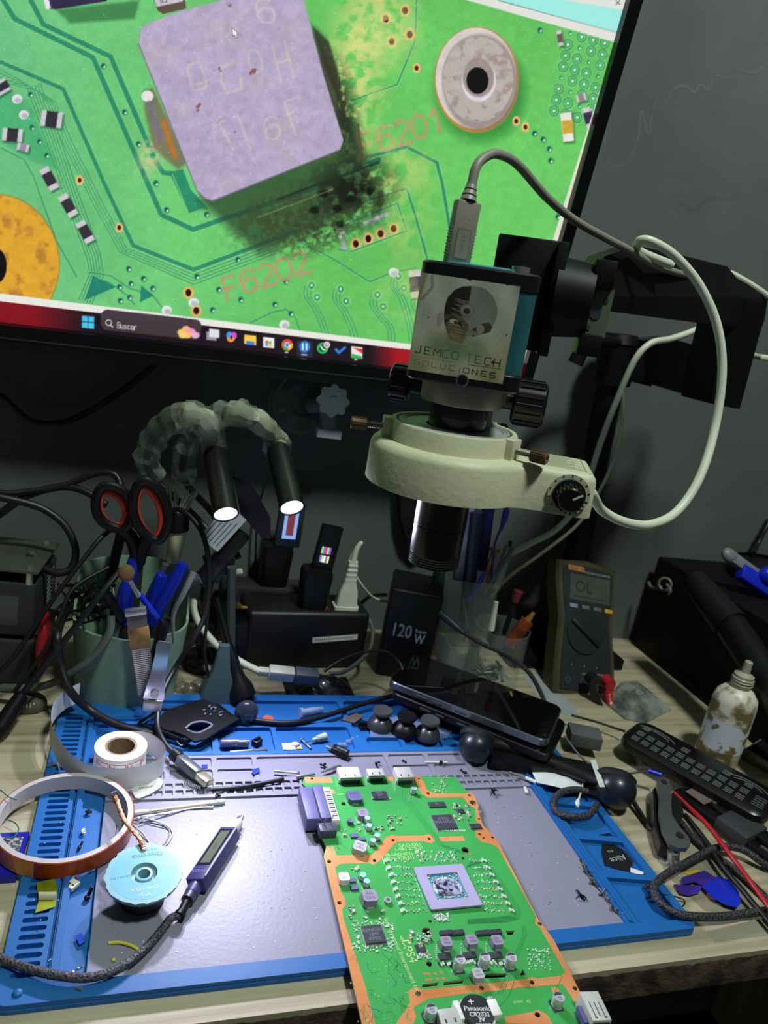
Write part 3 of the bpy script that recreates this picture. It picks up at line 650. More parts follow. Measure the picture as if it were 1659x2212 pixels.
CU = [[(700, 1849), (705, 1829), (720, 1829), (727, 1848), (805, 1846), (835, 1808), (848, 1803), (858, 1806), (915, 1805), (930, 1802), (941, 1815), (932, 1822), (915, 1817), (860, 1818), (850, 1824), (822, 1858), (807, 1868), (795, 1864), (735, 1866), (724, 1874), (735, 1925), (745, 1941), (747, 1954), (739, 1964), (742, 1985), (783, 2110), (822, 2250), (795, 2250), (782, 2212), (757, 2100)],
      [(948, 1808), (1000, 1806), (1005, 1817), (952, 1818)],
      [(658, 1679), (715, 1679), (719, 1691), (660, 1692)],
      [(892, 1678), (906, 1678), (917, 1690), (922, 1706), (938, 1714), (1005, 1714), (1017, 1711), (1026, 1722), (1034, 1740), (1032, 1750), (1043, 1782), (1058, 1798), (1069, 1808), (1076, 1818), (1162, 1984), (1197, 2031), (1251, 2139), (1344, 2329), (1320, 2329), (1234, 2152), (1215, 2126), (1163, 2130), (1152, 2133), (1140, 2131), (1048, 2143), (1036, 2146), (1026, 2143), (925, 2158), (893, 2176), (899, 2196), (880, 2250), (830, 2250), (870, 2190), (886, 2165), (881, 2142), (896, 2131), (915, 2138), (1030, 2126), (1040, 2122), (1052, 2125), (1138, 2114), (1150, 2110), (1160, 2114), (1212, 2108), (1221, 2100), (1166, 2004), (1155, 1995), (1158, 1980), (1076, 1832), (1062, 1823), (1040, 1819), (1028, 1808), (1027, 1795), (1041, 1790), (1028, 1772), (1027, 1747), (1012, 1738), (1000, 1722), (925, 1723), (910, 1714), (898, 1690)],
      [(1090, 2196), (1150, 2186), (1162, 2181), (1182, 2192), (1194, 2212), (1190, 2240), (1150, 2212), (1093, 2210)], [(710, 1706), (722, 1706), (724, 1714), (712, 1714)], [(836, 1678), (848, 1678), (850, 1687), (838, 1687)], [(1190, 2134), (1205, 2133), (1209, 2143), (1194, 2145)]]
def pin(pt, poly):
    c = False; x, y = pt
    for i in range(len(poly)):
        (xa, ya), (xb, yb) = poly[i-1], poly[i]
        if (ya > y) != (yb > y) and x < (xb-xa)*(y-ya)/(yb-ya)+xa: c = not c
    return c
for q in CU:
    w_ = [b(p) for p in q]; w_ = w_[::-1]
    hh = [h for h in H[:26] if all(pin(p, w_) for p in h)]
    prism(bm, w_, 0, ZB+.004, m=1, holes=hh, bottom=False) if False else prism(bm, w_, ZB+.004, ZB+.004, m=1, holes=hh)
def rib(pts, wd, m, z=.006): ribbon(bm, [b(p) for p in pts], wd, 0, ZB+z, m=m)
for k in range(9):
    d = k*4.0
    rib([(1015-d*.3, 1862+d*.4), (1052-d, 1862+d*.2), (1075-d*.8, 1890), (1125-d*.8, 1965), (1122-d*.7, 1985-d*.2), (1095-d, 1992-d*.3), (1010, 1996-d*.3)], .035, 2)
for k in range(4): rib([(868+k*5, 1640+50), (872+k*5, 1730), (905+k*4, 1770), (948+k*4, 1826), (1010+k*5, 1848)], .04, 2)
for k in range(3): rib([(1070+k*5, 2150-k), (1080+k*5, 2138), (1105+k*4, 2080), (1130+k*4, 2020), (1128+k*3, 2000)], .035, 2)
rib([(1000, 2180), (1082, 2172), (1100, 2150), (1115, 2110)], .04, 2); rib([(960, 2095), (975, 2118), (1080, 2100)], .04, 2); rib([(1215, 2108), (1195, 2150), (1200, 2190)], .04, 2)

rg = random.Random(5)
for k in range(34):
    x, y = rg.uniform(745, 880), rg.uniform(2055, 2200)
    if x < 755+(y-2050)*.25: x += 40
    pts = [(x, y)]
    for j in range(3): dx, dy = rg.choice([(12, 0), (0, 12), (10, 10), (-8, 10)]); pts.append((pts[-1][0]+dx, pts[-1][1]+dy))
    rib(pts, .035, 2 if k % 3 else 5)
for k in range(60): c = b((rg.uniform(752, 890), rg.uniform(2050, 2208))); prism(bm, circ(c[0], c[1], .035, 6), ZB+.008, ZB+.008, m=3 if k % 2 else 5)
for k in range(90):          # stitch vias in the lower copper band
    t = k/90; x = 905+300*t; y = 2146-(38*t); c = b((x, y+(4 if k % 2 else -3))); prism(bm, circ(c[0], c[1], .028, 5), ZB+.010, ZB+.010, m=2)
for k in range(40): c = b((862+rg.uniform(-6, 10)+20*(1-k/40), 2205-k*1.4)); prism(bm, circ(c[0], c[1], .028, 5), ZB+.010, ZB+.010, m=2)
for x, y in [(918, 2104), (926, 2104), (940, 2103), (953, 2101), (922, 2117), (930, 2116), (945, 2115), (958, 2114)]: c = b((x, y)); prism(bm, circ(c[0], c[1], .1, 10), ZB+.008, ZB+.008, m=1)
def silk(s, p, size, a=0, m=3, sx=1): text(bm, s, size, tr(*b(p), ZB+.012) @ rot('Z', a), m, sx=sx, bold=.004)
silk('SAD-001', (886, 1826), .48); silk('1-981-279-21', (884, 1834), .42); silk('(B-SAD-001)', (862, 1846), .40); silk('(1-736-320-21)', (860, 1854), .40)
silk('Sony Interactive Entertainment Inc.', (866, 2060), .38, -85, sx=1.0); silk('PS4', (886, 2062), .8, -85)
silk('BT4001', (1120, 2165), .2); silk('4E', (1142, 2164), .3); silk('HDMI', (735, 1716), .2); silk('IC5001', (1012, 1846), .22, 0, 1)
# console maker's mark: upright P with swoosh, turned like the writing
c = b((878, 2034)); Ml = tr(c[0], c[1], ZB+.012) @ rot('Z', -85)
prism(bm, [(-.12, -.3), (-.12, .38), (.0, .36), (.2, .26), (.22, .1), (.08, .06), (0, .12), (0, -.26)], 0, 0, Ml, 3); prism(bm, [(-.5, -.22), (-.15, -.08), (-.15, -.16), (-.35, -.24), (-.15, -.28), (-.15, -.34)], 0, 0, Ml, 3); prism(bm, [(.03, -.26), (.45, -.1), (.5, -.18), (.03, -.34)], 0, 0, Ml, 3)
part('board', bm, [mpg, mcu, mpd, msk, mpe, mtl], BRD, world=True, label='green printed board with orange copper bands')
mchipk = mat('chip_black', (58, 58, 68), rough=.4, var=.05); mtin = mat('tinned_metal', (200, 202, 202), rough=.35, metal=.5, vs=80, bump=.2, bs=200); mind = mat('inductor_grey', (146, 138, 160), rough=.5, var=.12, vs=120)
mdark = mat('dark_print', (60, 56, 72), rough=.6); mcyan = mat('capacitor_cyan', (150, 206, 214), rough=.35); malu = mat('aluminium', (206, 208, 218), rough=.3, metal=.4, var=.04); mpur = mat('connector_indigo', (92, 92, 138), rough=.5, var=.1, vs=60); mwht = mat('nylon_white', (222, 222, 214), rough=.5, var=.05)
mtan = mat('ceramic_tan', (184, 160, 124), rough=.5)
def wrect(p0, p1, h): a = b(p0, ZB+h); c = b(p1, ZB+h); return a[0], c[0], a[1], c[1]
def chip(p0, p1, h, name='chip', mt=None, legs=0, txt=None, bev=.02, tm=None, label=None):
    x0, x1, y0, y1 = wrect(p0, p1, h); bm = nb(); box(bm, x0, x1, y0, y1, ZB+.015, ZB+h, bev=bev, seg=1)
    if legs:
        n = legs
        for i in range(n):
            t = (i+.5)/n
            for s_ in (0, 1):
                xx = x0+(x1-x0)*t; yy = y1 if s_ else y0-.08; box(bm, xx-.02, xx+.02, yy, yy+.08, ZB, ZB+.05, m=1)
                if y1-y0 > .9*(x1-x0): xx2 = x1 if s_ else x0-.08; yy2 = y0+(y1-y0)*t; box(bm, xx2, xx2+.08, yy2-.02, yy2+.02, ZB, ZB+.05, m=1)
    if txt:
        for k, s_ in enumerate(txt): text(bm, s_, (y1-y0)*.26, tr((x0+x1)/2, y1-(y1-y0)*(.28+.24*k), ZB+h+.003), 2)
    return part(name, bm, [mt or mchipk, mtin, tm or mat('chip_print', (120, 120, 130), rough=.5)], BRD, world=True, label=label)
chip(A(578, 388), A(655, 332), .12, legs=9, txt=['88EC', '060']); chip(A(948, 440), A(1042, 402), .12, legs=0, txt=['D9', 'SKG']); chip(A(1000, 588), A(1090, 487), .14, legs=14, txt=['CXD', '90046GG']); chip(A(1222, 582), A(1280, 547), .14, legs=4)
chip(B(290, 670), B(372, 560), .17, legs=18, txt=['RENESAS', '1845', 'KM02']); chip(B(575, 718), B(612, 668), .1, legs=6, txt=['A8', '01']); chip(A(1135, 480), A(1170, 450), .1)
for q in ((738, 612), (803, 610), (942, 612), (1012, 608)): chip(B(q[0]-30, q[1]+8), B(q[0]+28, q[1]-24), .22, 'power_chip', txt=['330'])
for q in ((733, 752), (872, 745), (1016, 745)): chip(B(q[0]-30, q[1]+8), B(q[0]+24, q[1]-36), .12, 'transistor', txt=['KS9'])
for q in ((415, 937, 452, 905), (428, 988, 470, 955), (425, 640, 470, 612), (470, 660, 520, 640)): chip(A(q[0], q[1]), A(q[2], q[3]), .14, 'transistor', mpur)
for q in ((728, 612), (870, 605), (1010, 608)):
    pass
def inductor(p, wx, h, a=0, txt='330', mt=None):
    c = b(p); bm = nb(); M = tr(c[0], c[1], ZB) @ rot('Z', a)
    prism(bm, [(x*.5*wx, y*.5*wx) for x, y in ((-1, -.7), (-.7, -1), (.7, -1), (1, -.7), (1, .7), (.7, 1), (-.7, 1), (-1, .7))], .05, h, M, 0)
    box(bm, -wx*.25, wx*.25, -wx*.56, wx*.56, 0, .1, M, 1); text(bm, txt, wx*.3, M @ tr(0, wx*.15, h+.004), 2); text(bm, 'YKN', wx*.3, M @ tr(0, -wx*.2, h+.004), 2)
    return part('inductor', bm, [mt or mind, mtin, mdark], BRD, world=True)
for q in ((728, 690), (870, 680), (1012, 682)): inductor(B(*q), .72, .5)
inductor(B(905, 870), .68, .5, mt=mat('inductor_pale', (168, 166, 172), rough=.5)); inductor(A(497, 505), .8, .42); inductor(A(478, 735), .95, .5, -28, 'R33', mat('inductor_pale', (168, 166, 172)))
inductor(A(540, 1075), .98, .62, 0, 'R36'); inductor(A(372, 935), .72, .45, 0, '', mwht); inductor(A(442, 390), 1.12, .40, 0, 'SPEC', mpur)
def cap(p, r, h, top=malu, side=malu, band=True):
    c = b(p); bm = nb(); M = tr(c[0], c[1], ZB); box(bm, -r*1.05, r*1.05, -r*1.05, r*1.05, 0, .06, M, 2, bev=.02, seg=1)
    lathe(bm, [(0, .06), (r*.94, .06), (r, .12), (r*.93, .18), (r, .24), (r, h-.03), (r*.95, h)], M, 24, 1); lathe(bm, [(r*.95, h), (r*.9, h-.005), (0, h-.005)], M, 24, 0)
    if band: prism(bm, [(r*.9*math.cos(t), r*.9*math.sin(t)) for t in [math.radians(20+14*i) for i in range(11)]], h, h+.003, M, 2); text(bm, '470', r*.5, M @ tr(0, -r*.15, h+.004), 2); text(bm, '16V', r*.45, M @ tr(0, -r*.55, h+.004), 2)
    return part('capacitor', bm, [top, side, mdark], BRD, world=True)
for q in ((800, 812), (940, 798), (1088, 798)): cap(B(*q), .34, .78)
cap(B(640, 1090), .34, .75); cap(B(1352, 1020), .34, .75); cap(A(835, 350), .24, .55, mcyan)
for q in ((528, 540), (540, 590), (593, 655), (565, 690), (497, 920), (523, 962)): cap(A(*q), .23, .42, mcyan, malu, False)
cap(A(418, 550), .22, .3, mpur, mpur, False)
# SoC under its metal frame
x0, x1, y0, y1 = wrect((931, 1965), (1003, 1866), .22); x1 = x0+(b((1045, 1960), ZB+.22)[0]-x0)
bm = nb(); ins = .72
prism(bm, rrect(x0, x1, y0, y1, .12, 3), ZB+.1, ZB+.24, holes=[[(x0+ins, y0+ins), (x1-ins, y0+ins), (x1-ins, y1-ins), (x0+ins, y1-ins)]])
FRp = part('processor_frame', bm, mat('nickel_frame', (176, 168, 204), rough=.35, metal=.2, var=.05), BRD, world=True, label='pale metal frame around the processor')
cx, cy = (x0+x1)/2, (y0+y1)/2
bm = nb(); box(bm, x0+.1, x1-.1, y0+.1, y1-.1, ZB+.01, ZB+.13)
rg = random.Random(9)
hx = (x1-x0)/2-ins
for s_ in range(4):
    Mr = tr(cx, cy, 0) @ rot('Z', 90*s_); hh = (x1-x0)/2-ins if s_ % 2 else (y1-y0)/2-ins
    for k in range(9):
        u = -1.05+2.1*k/8; v = hh-.22-(.16 if k % 2 else 0); box(bm, u-.05, u+.05, v-.06, v+.06, ZB+.13, ZB+.19, Mr, 1 if k % 3 else 2, bev=.012, seg=1)
part('processor_substrate', bm, [mat('substrate_teal', (60, 140, 150), rough=.4, var=.1, vs=150), mtin, mat('cap_peach', (226, 170, 140))], BRD, world=True)
bm = nb(); box(bm, cx-.85, cx+.75, cy-.78, cy+.62, ZB+.13, ZB+.21, bev=.02, seg=1)
prism(bm, [(cx+(.95+.14*rg.random())*math.cos(t)*1.05, cy-.05+(.85+.12*rg.random())*math.sin(t)) for t in [2*math.pi*i/18 for i in range(18)]], ZB+.13, ZB+.15, m=1)
part('processor_die', bm, [mat('die_paste', (150, 152, 178), rough=.3, col2=(38, 40, 62), vs=260, lo=.42, hi=.56, bump=.5, bs=500), mat('glue_grey', (190, 196, 216), rough=.4, vs=200, var=.2)], BRD, world=True, label='die smeared with dry thermal paste')
# connectors
def metal_port(p0, p1, h, name, tongue=True, lab=None):
    x0, x1, y0, y1 = wrect(p0, p1, h); bm = nb(); box(bm, x0, x1, y0, y1, ZB+.02, ZB+h, bev=.05)
    for u in (.25, .7): box(bm, x0+(x1-x0)*u-.05, x0+(x1-x0)*u+.05, y0+.15, y0+.4, ZB+h-.01, ZB+h+.012, m=1)
    box(bm, x0+.1, x1-.1, y0-.03, y0+.05, ZB+.08, ZB+h*.55, m=1)
    for s_ in (x0-.06, x1): box(bm, s_, s_+.06, y0+.1, y0+.3, ZB-.05, ZB+.3)
    return part(name, bm, [mat('port_steel', (205, 205, 198), rough=.5, metal=.15, var=.15, vs=30), mchipk], BRD, world=True, label=lab)
metal_port(A(355, 246), A(472, 172), .62, 'video_port'); metal_port(A(545, 232), A(632, 182), .62, 'usb_port'); metal_port(A(738, 245), A(812, 172), .7, 'usb_port')
metal_port(B(715, 1135), B(795, 1022), .6, 'usb_port')
# double usb port at the corner
c0 = b(B(1455, 1040), ZB); bm = nb(); M = tr(c0[0]+.1, c0[1]-.5, ZB) @ rot('Z', -6) @ Matrix.Scale(.86, 4)
box(bm, 0, 1.4, -1.2, .9, 0, 1.25, M, 0, bev=.05); box(bm, .12, 1.28, -1.25, -1.15, .72, 1.08, M, 1); box(bm, .12, 1.28, -1.25, -1.15, .16, .52, M, 1)
for u in (.3, .65, 1.0): box(bm, u, u+.06, -.9, .1, 1.24, 1.262, M, 1)
for u in (.25, .95): box(bm, u, u+.2, -1.05, -.95, 1.24, 1.27, M, 1)
box(bm, -.3, .0, -.9, .3, 0, .7, M, 2)
part('usb_port', bm, [mat('port_steel', (196, 196, 188)), mchipk, mpur], BRD, world=True, label='double-height metal usb port with torn foam')
bm = nb(); c = b(A(668, 1062), ZB+.1)
lathe(bm, [(.12, 0), (.25, 0), (.27, .12), (.25, .2), (.14, .2), (.12, 0)], tr(c[0], c[1], ZB), 20); part('coax_socket', bm, mtin, BRD, world=True)
x0, _, y1, _ = *b((668, 1694), ZB+.8), 0, 0
xa, ya = b(A(80, 305), ZB+.8); xb, yb = b(A(190, 516), ZB+.8); xc, yc = b(A(305, 512), ZB+.6)
bm = nb(); Lw = xc-xa
box(bm, xa, xa+.95, yb, ya, ZB-.3, ZB+.78, bev=.06); box(bm, xa+1.05, xa+1.85, yb-.05, ya+.1, ZB, ZB+.85, m=0, bev=.05); box(bm, xa+.8, xa+1.2, yb+.05, ya, ZB, ZB+.55, m=2)
box(bm, xa+1.85, xa+2.5, yb-.05, ya+.1, ZB, ZB+.6, m=1, bev=.04)
for k in range(15): yy = yb+.15+k*(ya-yb-.2)/15; box(bm, xa+2.0, xa+2.42, yy, yy+.09, ZB+.6, ZB+.64, m=2 if k % 2 else 3)
part('drive_connector', bm, [mpur, mwht, mchipk, mtin], BRD, world=True, label='indigo and white drive connector')
x0, x1, y0, y1 = wrect(A(222, 600), A(318, 540), .7); bm = nb(); box(bm, x0, x1, y0, y1, ZB, ZB+.7, bev=.04)
for u in (.3, .7): box(bm, x0+(x1-x0)*u-.18, x0+(x1-x0)*u+.18, y0+.12, y1-.12, ZB+.69, ZB+.71, m=1); cyl(bm, (x0+(x1-x0)*u, y1-.2, ZB+.7), (x0+(x1-x0)*u+.12, y1-.25, ZB+1.75), .03, m=2, n=6)
part('power_header', bm, [mat('header_slate', (66, 66, 92), rough=.45), mchipk, mtin], BRD, world=True)
# battery holder and battery
c = b(B(912, 1040), ZB+.55); bm = nb(); Mh = tr(c[0], c[1], ZB)
prism(bm, circ(0, 0, 1.12, 32), 0, .2, Mh); box(bm, .75, 1.35, -.5, .5, 0, .6, Mh, 0, bev=.06); box(bm, -1.3, -.95, -.45, .7, 0, .6, Mh, 0, bev=.06); box(bm, .95, 1.25, .3, .75, 0, .5, Mh, 1, bev=.03)
part('battery_holder', bm, [mwht, mtin], BRD, world=True)
bm = nb(); lathe(bm, [(0, .21), (.9, .21), (.9, .26), (1.0, .28), (1.0, .5), (.97, .54), (0, .54)], I4, 40)
text(bm, '+', .75, tr(-.2, .5, .545) @ rot('Z', -8), 1); text(bm, 'Panasonic', .4, tr(0, .08, .545) @ rot('Z', -8), 1, bold=.006); text(bm, 'CR2032', .36, tr(0, -.28, .545) @ rot('Z', -8), 1, bold=.006); text(bm, '3V', .34, tr(0, -.6, .545) @ rot('Z', -8), 1, bold=.006); text(bm, 'Made in Indonesia', .12, tr(0, -.82, .545) @ rot('Z', -8), 1)
single('coin_battery', bm, [mat('battery_steel', (120, 122, 126), rough=.22, metal=.8, vs=30, var=.2), mat('battery_etch', (215, 215, 215), rough=.7)], 'round steel coin battery seated in the white holder on the circuit board', 'battery', tr(c[0], c[1], ZB))
# small parts
rg = random.Random(21); sm = []
def cluster(fn, x0, x1, y0, y1, n):
    for k in range(n): sm.append((fn(rg.uniform(x0, x1), rg.uniform(y0, y1)), rg.choice([0, 90, 0, 90, 30])))
cluster(A, 600, 790, 500, 610, 22); cluster(A, 1105, 1210, 410, 530, 24); cluster(A, 460, 610, 540, 620, 9); cluster(A, 410, 445, 1100, 1190, 6); cluster(A, 500, 640, 1130, 1200, 6); cluster(B, 530, 650, 600, 760, 18)
cluster(A, 350, 400, 590, 640, 4); cluster(A, 420, 470, 840, 880, 4); cluster(A, 540, 700, 375, 400, 8)
for (p, a) in sm[:98]:
    c = b(p); bm = nb(); L_ = rg.choice([.14, .2, .28]); M = tr(c[0], c[1], ZB+.008) @ rot('Z', a)
    box(bm, -L_/2, L_/2, -L_*.28, L_*.28, 0, L_*.4, M, 1, bev=.01, seg=1); box(bm, -L_*.24, L_*.24, -L_*.3, L_*.3, 0, L_*.42, M, 0)
    part('chip_resistor', bm, [rg.choice([mchipk, mtan, mwht, mtan]), mtin], BRD, world=True)
bm = nb()
def tiny(p, L_, a=0, m=0):
    c = b(p); box(bm, -L_/2, L_/2, -L_*.3, L_*.3, 0, L_*.45, tr(c[0], c[1], ZB+.008) @ rot('Z', a), m)
for side, xs, n in ((0, (405, 590), 9), (1, (870, 1100), 9)):
    for r in range(8):
        y = 205+r*40
        for k in range(15):
            x = xs[0]+r*(13 if side == 0 else 11)+(k*9 if side == 0 else k*8)+rg.uniform(-3, 3); tiny(B(x, y+rg.uniform(-9, 9)), rg.uniform(.07, .13), 90, rg.choice([0, 0, 2, 1]))
        tiny(B(xs[0]+r*13 if side == 0 else xs[0]+r*22+70, y), .24, 90, 0); tiny(B(xs[0]+r*13-12 if side == 0 else xs[0]+r*22+85, y+6), .24, 90, 0)
for k in range(80): tiny(B(rg.uniform(560, 800), rg.uniform(150, 215)), rg.uniform(.07, .16), 90, rg.choice([0, 0, 2, 1]))
for k in range(60): tiny(B(rg.uniform(660, 750), rg.uniform(500, 545)), rg.uniform(.07, .16), rg.choice([0, 90]), 0)
for k in range(90): x = rg.uniform(200, 440); tiny(B(x, rg.choice([rg.uniform(540, 570), rg.uniform(675, 710)])+(x-200)*.05), rg.uniform(.07, .13), rg.choice([0, 90]), 0)
for k in range(55): tiny(B(rg.choice([rg.uniform(215, 250), rg.uniform(405, 440)]), rg.uniform(570, 690)), rg.uniform(.07, .13), 0, 0)
for k in range(90): tiny(B(rg.uniform(570, 650), rg.uniform(600, 660) if k % 2 else rg.uniform(725, 755)), rg.uniform(.06, .12), rg.choice([0, 90]), 0)
for k in range(70): tiny(B(rg.uniform(1190, 1320), rg.uniform(700, 820)), rg.uniform(.06, .12), rg.choice([0, 90]), 0)
for q in ((735, 770), (875, 765), (1015, 765)):
    for k in range(8): tiny(B(q[0]-40+k*12, q[1]+rg.uniform(5, 25)), .2, 90, rg.choice([0, 3]))
    for k in range(8): tiny(B(q[0]-55, q[1]-90+k*11), .1, 0, 0)
for k in range(30): tiny(A(rg.uniform(960, 1060), rg.uniform(245, 345)), rg.uniform(.08, .18), 90, rg.choice([0, 1]))
for k in range(16): tiny(A(1000+k*12, 598), .12, 90, 0)
part('tiny_component', bm, [mat('solder_bright', (214, 226, 214), rough=.35, metal=.3), mtan, mtl, mchipk], BRD, world=True, kind='stuff')
# ============================================================ GOOSENECK LAMPS
mblk = mat('black_metal', (26, 26, 29), rough=.35, var=.1); mled = mat('led_disc', (235, 240, 255), emis=9.0, ecol=(225, 230, 255), rough=.4)
mwrap = mat('wrinkled_wrap', (186, 192, 184), rough=.3, alpha=.30, bump=.6, bs=35, vs=30, var=.3, spec=.9); mtapec = mat('yellowed_tape', (186, 190, 164), rough=.45, alpha=.8, bump=.5, bs=60, vs=40, var=.2)
LMP = thing('gooseneck_lamp', 'black twin-head gooseneck desk lamp with lit white leds and clear wrap on its necks', 'lamp', tr(11.5, 34, 0))
mb0 = V(470, 1190, 33.5)
def crumple(bm, a, sd):
    r_ = random.Random(sd)
    for v in bm.verts: v.co += Vector((r_.uniform(-a, a), r_.uniform(-a, a), r_.uniform(-a, a)))
necks = [[V(505, 1205, 34), V(415, 1110, 36), V(330, 1030, 37), V(318, 985, 36), V(345, 930, 34), V(400, 897, 32), V(440, 905, 31), V(462, 975, 30)],
         [V(515, 1205, 34.5), V(460, 1110, 38), V(400, 1040, 40), V(400, 975, 39), V(440, 915, 37), V(500, 893, 34), V(550, 905, 32), V(600, 968, 31.5)]]
HL = 7.0
for i, (hp, hd) in enumerate(HEADS):
    M = zframe(hp, hd); bm = nb()
    lathe(bm, [(0, -HL), (.42, -HL), (.42, -HL+.3), (1.02, -HL+.35), (1.08, -HL+.5), (1.08, -.25), (1.12, -.2), (1.12, 0), (.98, 0), (.94, -.1)], M, 32)
    hd_ = part('lamp_head', bm, mblk, LMP, world=True)
    bm = nb(); lathe(bm, [(0, -.09), (.94, -.09)], M, 32); part('led_lens', bm, mled, hd_, world=True, label='glowing white led disc')
    l = bpy.data.lights.new('led_spot', 'SPOT'); l.energy = SPOT_W; l.spot_size = math.radians(150); l.spot_blend = 1.0; l.shadow_soft_size = .007; l.color = (.80, .77, 1.0)
    o = bpy.data.objects.new('led_spot', l); COL.objects.link(o); o.location = (hp+hd*.15)*S; aim(o, hd)
    tail = hp-hd*(HL-.1); nk = necks[i][:-1]+[tail-hd*1.2, tail]
    bm = nb(); tube(bm, nk, .34, n=10, k=8); part('gooseneck', bm, mat('gooseneck_black', (34, 34, 36), rough=.45, bump=1, bs=150, stretch=(1, 1, 1)), LMP, world=True)
    bm = nb(); rr = random.Random(i); j = [rr.uniform(.75, 1.25) for _ in range(60)]
    tube(bm, nk[2:], .9, n=10, k=7, rad=lambda t, j=j: .95*j[int(t*40)]+.14); crumple(bm, .09, i); part('plastic_wrap', bm, mwrap, LMP, world=True, label='clear wrinkled plastic wrap', ang=32)
    bm = nb(); tube(bm, nk[-4:-1]+[tail+hd*.1], 1.0, n=10, k=6, rad=lambda t: .98+.16*math.sin(t*19)-.25*t*(i == 9)); crumple(bm, .12, i+5); part('tape_wrap', bm, mtapec, LMP, world=True, label='yellowed tape around the neck end', ang=32)
bm = nb(); c = V(500, 1180, 34); M = frame(V(430, 1260, 34), V(560, 1110, 34)-V(430, 1260, 34), (0, -1, .2))
box(bm, 0, 6.5, -.8, .8, -.5, .5, M, bev=.15); box(bm, 1, 3.8, -1.3, -.5, -.4, .4, M, bev=.1); cyl(bm, M @ Vector((1.5, 0, -.9)), M @ Vector((1.5, 0, .9)), .45)
cyl(bm, M @ Vector((3.5, 0, -.8)), M @ Vector((3.5, 0, .8)), .4); part('clamp', bm, mblk, LMP, world=True)
bm = nb(); M2 = frame(V(470, 1150, 33.2), V(520, 1095, 33.2)-V(470, 1150, 33.2), (0, -1, .25)); box(bm, -1.4, 2.6, -1.2, 1.0, -.02, .05, M2)
for k in range(5): box(bm, -1.1, 1.8-.3*(k % 2), .7-k*.38, .78-k*.38, .05, .06, M2, 1)
part('tag', bm, [mat('paper_tag', (196, 200, 208), rough=.6), mdark], LMP, world=True, label='white printed tag')
bm = nb(); P_ = [V(505, 1035, 34.5), V(545, 1050, 34), V(585, 1120, 33.6), (V(583, 1165, 33.6)), V(565, 1162, 34), V(520, 1110, 34.4)]; M3 = tr(0, 0, 0)
vs1 = [bm.verts.new(p) for p in P_]; vs2 = [bm.verts.new(p+Vector((0, .8, 0))) for p in P_]; bm.faces.new(vs1); bm.faces.new(vs2[::-1])
for k in range(6): bm.faces.new([vs1[k], vs1[(k+1) % 6], vs2[(k+1) % 6], vs2[k]])
part('clamp_jaw', bm, mblk, LMP, world=True)
bm = nb(); q = V(455, 1225, 34); tube(bm, [q, Vector((q.x-.2, 34.5, 5)), Vector((12.6, 36.8, .6))], .55, n=12); lathe(bm, [(0, 0), (2.4, 0), (2.4, .5), (2.0, .9), (0, 1.0)], tr(12.6, 36.8, 0), 28)
part('base', bm, mblk, LMP, world=True)

# ============================================================ MICROSCOPE CAMERA WITH RING LIGHT
def PT(q): return V(*q) if len(q) == 3 else T(q[0], q[1], q[3])
def cable(name, pts, r, m, label, cat='cable', group=None, n=8, extra=None):
    bm = nb(); tube(bm, [PT(q) for q in pts], r, n=n, k=7); return single(name, bm, m, label, cat, group=group, ang=60)
def loft(bm, rings, m=0, cap0=True, cap1=True):
    R_ = [[bm.verts.new(v) for v in r] for r in rings]
    for a, c in zip(R_, R_[1:]):
        for i in range(len(a)):
            j = (i+1) % len(a); f = bm.faces.new([a[i], a[j], c[j], c[i]]); f.material_index = m
    if cap0: bm.faces.new(R_[0][::-1]).material_index = m
    if cap1: bm.faces.new(R_[-1]).material_index = m
mteal = mat('housing_teal', (38, 94, 102), rough=.42, var=.06); mhb = mat('housing_black', (20, 20, 23), rough=.35, var=.1, vs=20)
Pb = V(936, 1215, 9.5); Pt = V(1044, 580, 9.5); axs = (Pt-Pb).normalized(); Ls = (Pt-Pb).length
SC = zframe(Pb, axs, (math.cos(math.radians(-25)), math.sin(math.radians(-25)), 0))
def zl(py): return (1215-py)/635.0*Ls
SCO = thing('microscope_camera', 'teal and black microscope camera with a worn logo sticker and long black lens barrel', 'microscope camera', SC)
Z0, Z1 = zl(838)+.92, zl(582); hw = 3.18
bm = nb()
def slab(z0, z1, w, m, r=.75, e=.12): loft(bm, [[Vector((x, y, z)) for x, y in rrect(-w+d, w-d, -w+d, w-d, r, 5)] for z, d in ((z0, e), (z0+e, 0), (z1-e, 0), (z1, e))], m)
slab(Z0, Z0+1.05, hw+.06, 1); slab(Z0+1.0, Z1-.95, hw, 0, e=.02); slab(Z1-1.0, Z1, hw+.06, 1)
part('housing', bm, [mteal, mhb], SCO)
bm = nb(); box(bm, -1.5, 1.6, -1.2, 1.2, Z1-.02, Z1+.18, bev=.08); box(bm, -2.0, 2.3, -1.9, .1, Z1-.02, Z1+.10, bev=.04); part('top_cover', bm, mat('cover_teal', (60, 158, 168), rough=.4), SCO)
bm = nb(); cyl(bm, (2.1, -1.5, Z1+.02), (2.1, -1.5, Z1+.34), .5, n=24); cyl(bm, (2.1, -1.5, Z1+.34), (2.1, -1.5, Z1+.36), .38); part('thumb_nut', bm, mat('nut_steel', (190, 190, 180), rough=.3, metal=.8), SCO)
bm = nb(); cyl(bm, (0, -hw-.07, Z0+.35), (0, -hw-.09, Z0+.35), .36, n=20, m=1); cyl(bm, (0, -hw-.09, Z0+.37), (0, -hw-.11, Z0+.37), .27, n=20); part('mount_hole', bm, [mhb, mat('ring_chrome', (150, 150, 150), metal=.8, rough=.3)], SCO)
